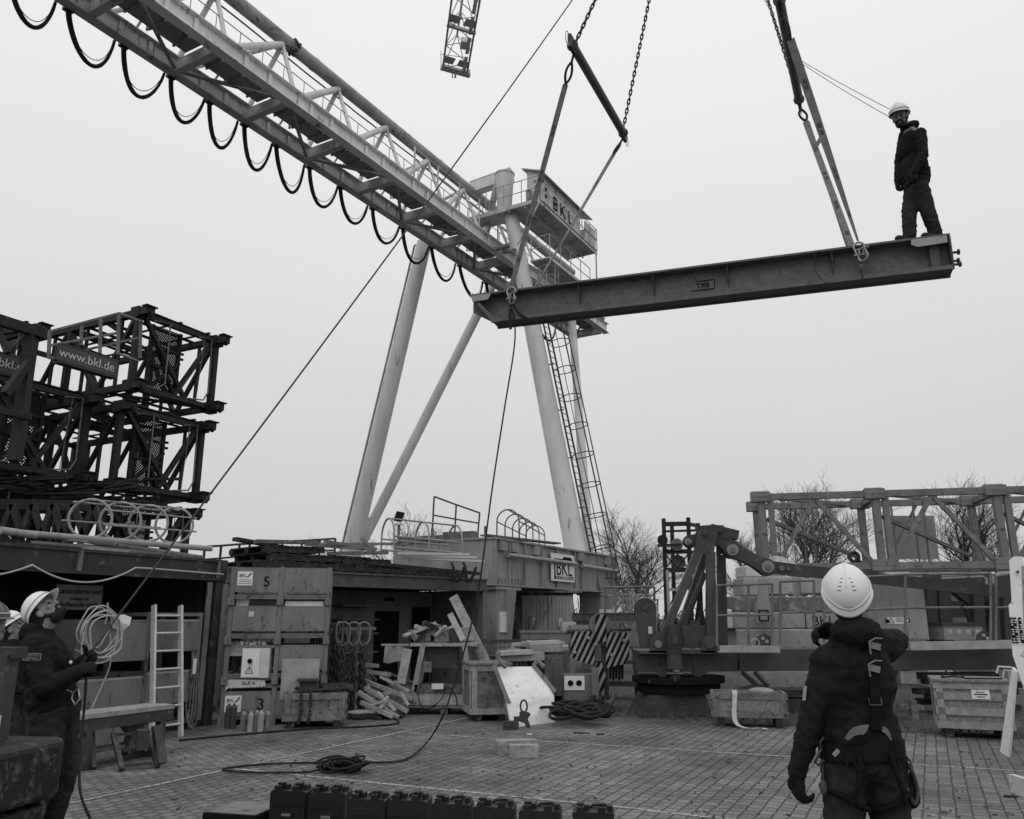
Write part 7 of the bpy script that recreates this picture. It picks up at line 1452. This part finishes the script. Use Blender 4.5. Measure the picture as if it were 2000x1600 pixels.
build(MB().tube(W(1294, 1055, YH - .1), W(1294, 1055, YH + .1), .12, n=18), 'pulley', 'mast_steel', r); build(MB().tube(W(1322, 1064, YH - .1), W(1322, 1064, YH + .05), .14, n=18), 'pulley', 'paint_mid', r); build(MB().tube(W(1325, 1098, YH + .2), W(1325, 1098, YH + .3), .16, n=18), 'pulley', 'paint_mid', r)
m = MB(); m.bar(W(1303, 1114, YH - .15), V((W(1304, 1200, YH).x, YH - .15, 0)), .06, .06); m.bar(W(1303, 1152, YH - .15), W(1325, 1152, YH - .15), .05, .06); build(m, 'pale_frame', 'paint_light', r)
# railing, lattice jibs and clutter between the end box and the mast head
rail3('guard_rail', 'grey guard railing with a pale top bar right of the crane end box', [(1182, 1147, 1290), (1202, 1147, 1250), (1262, 1146, 1280), (1278, 1147, 1200)], 20, 0, rails=(0,), r=.03)
solo(MB().bar(w3(1118, 1205, 19), w3(1262, 1206, 19), .4, .16).bar(w3(1118, 1198, 18.8), w3(1262, 1198, 18.8), .05, .02), 'long_girder', 'crane_mid', 'grey girder lying behind the striped hook block', 'girder')
GJ = 'lattice jib pieces stored in the background'
for i, (x0, x1, y0, y1, Y, mt_, lab) in enumerate(((1178, 1270, 1160, 1196, 30, 'paint_light', 'pale lattice jib piece behind the guard railing'), (1170, 1280, 1215, 1250, 27, 'paint_mid', 'grey lattice jib piece low behind the hook block'), (1215, 1285, 1170, 1215, 34, 'paint_mid', 'farther grey lattice jib piece above the dark hoist plate'))):
    m = MB(); n = 7
    for y in (y0, y1):
        m.bar(W(x0, y, Y), W(x1, y + 2, Y), .06); m.bar(W(x0, y, Y + 1.2), W(x1, y + 2, Y + 1.2), .06)
    for k in range(n):
        xa, xb = x0 + (x1 - x0) * k / n, x0 + (x1 - x0) * (k + 1) / n; m.bar(W(xa, y0, Y), W(xa, y0, Y + 1.2), .04); m.bar(W(xa, y1, Y), W(xa, y1, Y + 1.2), .04); m.bar(W(xa, y0, Y), W(xb, y1, Y), .04); m.bar(W(xb, y1, Y), W(xb, y0, Y), .04); m.bar(W(xa, y1, Y + 1.2), W(xb, y0, Y + 1.2), .04)
    solo(m, 'jib_section', mt_, lab, 'jib section', GJ)
BXL = (('pale', 1185, 1200), ('white', 1197, 1198), ('grey', 1240, 1242), ('white', 1110, 1240), ('pale', 1130, 1235))
for i, (cn_, x, y) in enumerate(BXL):
    p = W(x, y, 26 if i < 3 else 24); sz = ((.5, .4, .3), (.25, .3, .2), (.9, .5, .6), (.5, .1, .7), (.8, .1, .4))[i]; solo(MB().box(p, sz, 12 * i), 'storage_box' if i < 3 else 'metal_sheet', ('offwhite', 'white', 'paint_mid', 'offwhite', 'paint_light')[i], ('pale flat box on the girder right of the pedestal', 'small white box on the girder beside the pale one', 'grey box low in the background left of the hoist plate', 'white sheet metal piece under the crane end box', 'pale slanting sheet seen through the dark crossed frame')[i], 'box' if i < 3 else 'sheet')
# low far hedge and more pallets to close the horizon
m = MB()
for i in range(2600):
    x = RND.uniform(-45, 60); y = 44 + RND.uniform(0, 8) + .1 * abs(x); h = RND.uniform(.5, 3.4) * (.75 + .35 * noise.noise(V((x * .2, 0, 0)))); a = V((x, y, 0)); m.path([a, a + V((RND.uniform(-.4, .4), 0, h * .5)), a + V((RND.uniform(-.9, .9), RND.uniform(-.4, .4), h))], .03, 3)
h_ = solo(m, 'hedge', 'twig', 'dense leafless hedge along the far side of the yard', 'hedge')
m = MB()
for i in range(420):
    x = RND.uniform(1.6, 12); t = RND.uniform(0, 1.6); p = V((0, 0, 0)) + U * (13.9 + t * .8) ; v_ = RND.uniform(1.2, 14); q_ = U * (13.8 + t) + R_ * (v_ * 0 + RND.uniform(-4.5, 2)); q_ = U * (13.78 + RND.uniform(0, 1.5)) + R_ * RND.uniform(-5.2, 3.5); q_.z = 0
    for k in range(4): m.path([q_, q_ + V((RND.uniform(-.08, .08), RND.uniform(-.08, .08), RND.uniform(.02, .12)))], .004, 3)
tag(build(m, 'dry_grass', 'grass_dry'), kind='stuff')
m = MB()
for i in range(150):
    q_ = G(RND.uniform(300, 1990), RND.uniform(1430, 1598), .008); a = RND.uniform(0, 3.14); l = RND.uniform(.01, .06); m.bar(q_, q_ + V((math.cos(a) * l, math.sin(a) * l, RND.uniform(0, .01))), RND.uniform(.008, .02), .006)
tag(build(m, 'leaf_litter', 'wood_dark'), kind='stuff')
for i, (a, b_, lab) in enumerate((((1120, 1431), (1152, 1432), 'thin dark stick lying on the paving right of the clamp'), ((1165, 1434), (1180, 1434), 'short dark stick on the paving before the dolly'), ((1960, 1555), (1988, 1556), 'small dark twig on the paving near the right edge'))): solo(MB().tube(G(*a, .012), G(*b_, .012), .01, n=5), 'stick', 'wood_dark', lab, 'stick', 'sticks on the paving')
solo(MB().box(G(1034, 1434, .01), (.07, .03, .015), 10), 'white_scrap', 'white', 'small white scrap on the paving before the clamp', 'scrap'); solo(MB().box(G(1997, 1536, .08), (.06, .3, .16)), 'white_block', 'offwhite', 'pale block end at the right edge of the paving', 'block')

# ================================================================== TREES
def tree(lab, x, ytop, Y, spread, seed, dens=1.0, lean=0.0, wide=1.45):
    rnd = random.Random(seed); top = W(x, ytop, Y); H_ = top.z; base = V((top.x, Y, 0)); r = thing('bare_tree', lab, 'tree', base, 'leafless trees behind the yard'); tk, cr_ = MB(), MB()
    def grow(p, d, L, rr, lev):
        pts = [p]; n = 5 if lev < 2 else 3; q_ = p; dd = d.copy()
        for i in range(n):
            dd = (dd + V((rnd.gauss(0, .09), rnd.gauss(0, .09), .05 + .02 * lev))).normalized(); q_ = q_ + dd * L / n; pts.append(q_)
        (tk if lev == 0 else cr_).path(pts, rr, 6 if lev < 2 else 3, rr=[rr * (1 - .6 * i / n) for i in range(n + 1)])
        if lev >= 4: return
        k = (9, 6, 6, 4)[lev]; k = max(2, int(k * dens + .5))
        for i in range(k):
            f = (.28 + .72 * (i + rnd.random() * .8) / k) if lev == 0 else (.2 + .8 * (i + rnd.random()) / k); f = min(f, .99); j = min(n - 1, int(f * n)); o = pts[j].lerp(pts[j + 1], f * n - j); az = rnd.uniform(0, 6.28); x_, y_ = perp(dd); sp_ = rnd.uniform(.5, .95) * spread * (1.75 - 1.1 * f if lev == 0 else 1)
            nd = (dd + (x_ * math.cos(az) + y_ * math.sin(az)) * sp_ + Z * (.2 if lev == 0 else .08)).normalized(); grow(o, nd, L * rnd.uniform(.45, .66) * (1.15 - .4 * f if lev == 0 else 1), max(rr * .42, .006), lev + 1)
    grow(base, V((lean, 0, 1)).normalized(), H_ * .86, H_ * .018, 0)
    k = H_ / max(v.z for v in cr_.v)
    for b_ in (tk, cr_): b_.v = [base + V(((v.x - base.x) * k * wide, (v.y - base.y) * k * wide, (v.z - base.z) * k)) for v in b_.v]
    build(tk, 'trunk', 'bark', r); build(cr_, 'crown', 'twig', r); return r
tree('broad leafless tree right of the caged ladder', 1245, 968, 36, 1.15, 3, 1.3); tree('tall leafless tree behind the left grey tower section', 1545, 895, 32, 1.0, 8, 1.35); tree('leafless tree with a few dead leaves behind the right tower section', 1868, 905, 33, 1.0, 21, 1.35)
tree('small leafless tree behind the flood light', 815, 985, 40, 1.1, 5, 1.0); tree('low leafless tree top left of the gantry leg', 592, 1028, 46, 1.1, 9, .9); tree('thin leafless tree left of the tall one, behind the A frame', 1455, 1015, 38, 1.1, 31, 1.1); tree('leafless tree at the right edge behind the white machine', 1985, 1010, 36, 1.1, 41, 1.0); tree('low leafless tree behind the crane end box pedestal', 1180, 1085, 44, 1.2, 51, 1.0); tree('slim leafless tree just behind the guard railing on the end box', 862, 1010, 42, .9, 61, 1.0)

# ================================================================== THE FAR TOWER CRANE JIB OVERHEAD
e0, e1_ = G(865, 132, 40), G(912, 145, 40); wv = (e1_ - e0); wj = wv.length; xj = wv.normalized(); a_ = G(882, 0, 40); jd = (a_ - e0).normalized(); JL = 26.0
jb = thing('tower_crane_jib', 'lattice jib of a tower crane high overhead at the top edge', 'crane jib', e0 + xj * wj / 2)
def jp(s, o, z): return e0 + xj * (wj * o) + jd * s + Z * z
m = MB(); m.bar(jp(0, 0, 0), jp(JL, 0, 0), .13); m.bar(jp(0, 1, 0), jp(JL, 1, 0), .13); m.bar(jp(1, .5, 2.1), jp(JL, .5, 2.1), .14); build(m, 'chord', 'offwhite', jb)
m = MB(); k = 0; s = 0
while s < JL - 2.4:
    for o in (0, 1): m.bar(jp(s, o, 0), jp(s + 1.2, .5, 2.1), .055); m.bar(jp(s + 2.4, o, 0), jp(s + 1.2, .5, 2.1), .055)
    m.bar(jp(s, 0, 0), jp(s + 1.2, 1, 0), .045); m.bar(jp(s + 1.2, 1, 0), jp(s + 2.4, 0, 0), .045); s += 2.4
build(m, 'lacing', 'offwhite', jb)
for s in (.2, 4.4, 8.6, 12.8): m = MB(); m.bar(jp(s, -.05, 0), jp(s, 1.05, 0), .2, .2); m.bar(jp(s + .7, 0, .05), jp(s + .7, .42, .05), .7, .04); m.bar(jp(s + .7, .58, .05), jp(s + .7, 1, .05), .7, .04); m.bar(jp(s, .2, .03), jp(s + .9, .2, .03), .05, .05); m.bar(jp(s, .8, .03), jp(s + .9, .8, .03), .05, .05); build(m, 'cross_platform', 'offwhite', jb)
m = MB()
for s in range(0, 24, 2): m.bar(jp(s + .1, .86, .02), jp(s + 1.8, .86, .02), .25, .03)
for s in (2.6, 7.4, 11.0): m.bar(jp(s, .7, .1), jp(s + .8, .7, .1), .5, .4)
build(m, 'walkway', 'white', jb)
m = MB(); m.bar(jp(0, -.08, -.05), jp(0, 1.12, -.05), .3, .25); m.bar(jp(-.05, .4, -.6), jp(-.05, .4, 0), .08); m.bar(jp(-.05, .52, -.5), jp(-.05, .52, 0), .14); m.bar(jp(0, -.08, 0), jp(.2, -.1, 1.2), .05); m.bar(jp(.2, -.08, .9), jp(.6, .9, .9), .04); m.box(jp(.05, 1.08, .1), (.2, .3, .4)); build(m, 'end_frame', 'offwhite', jb)
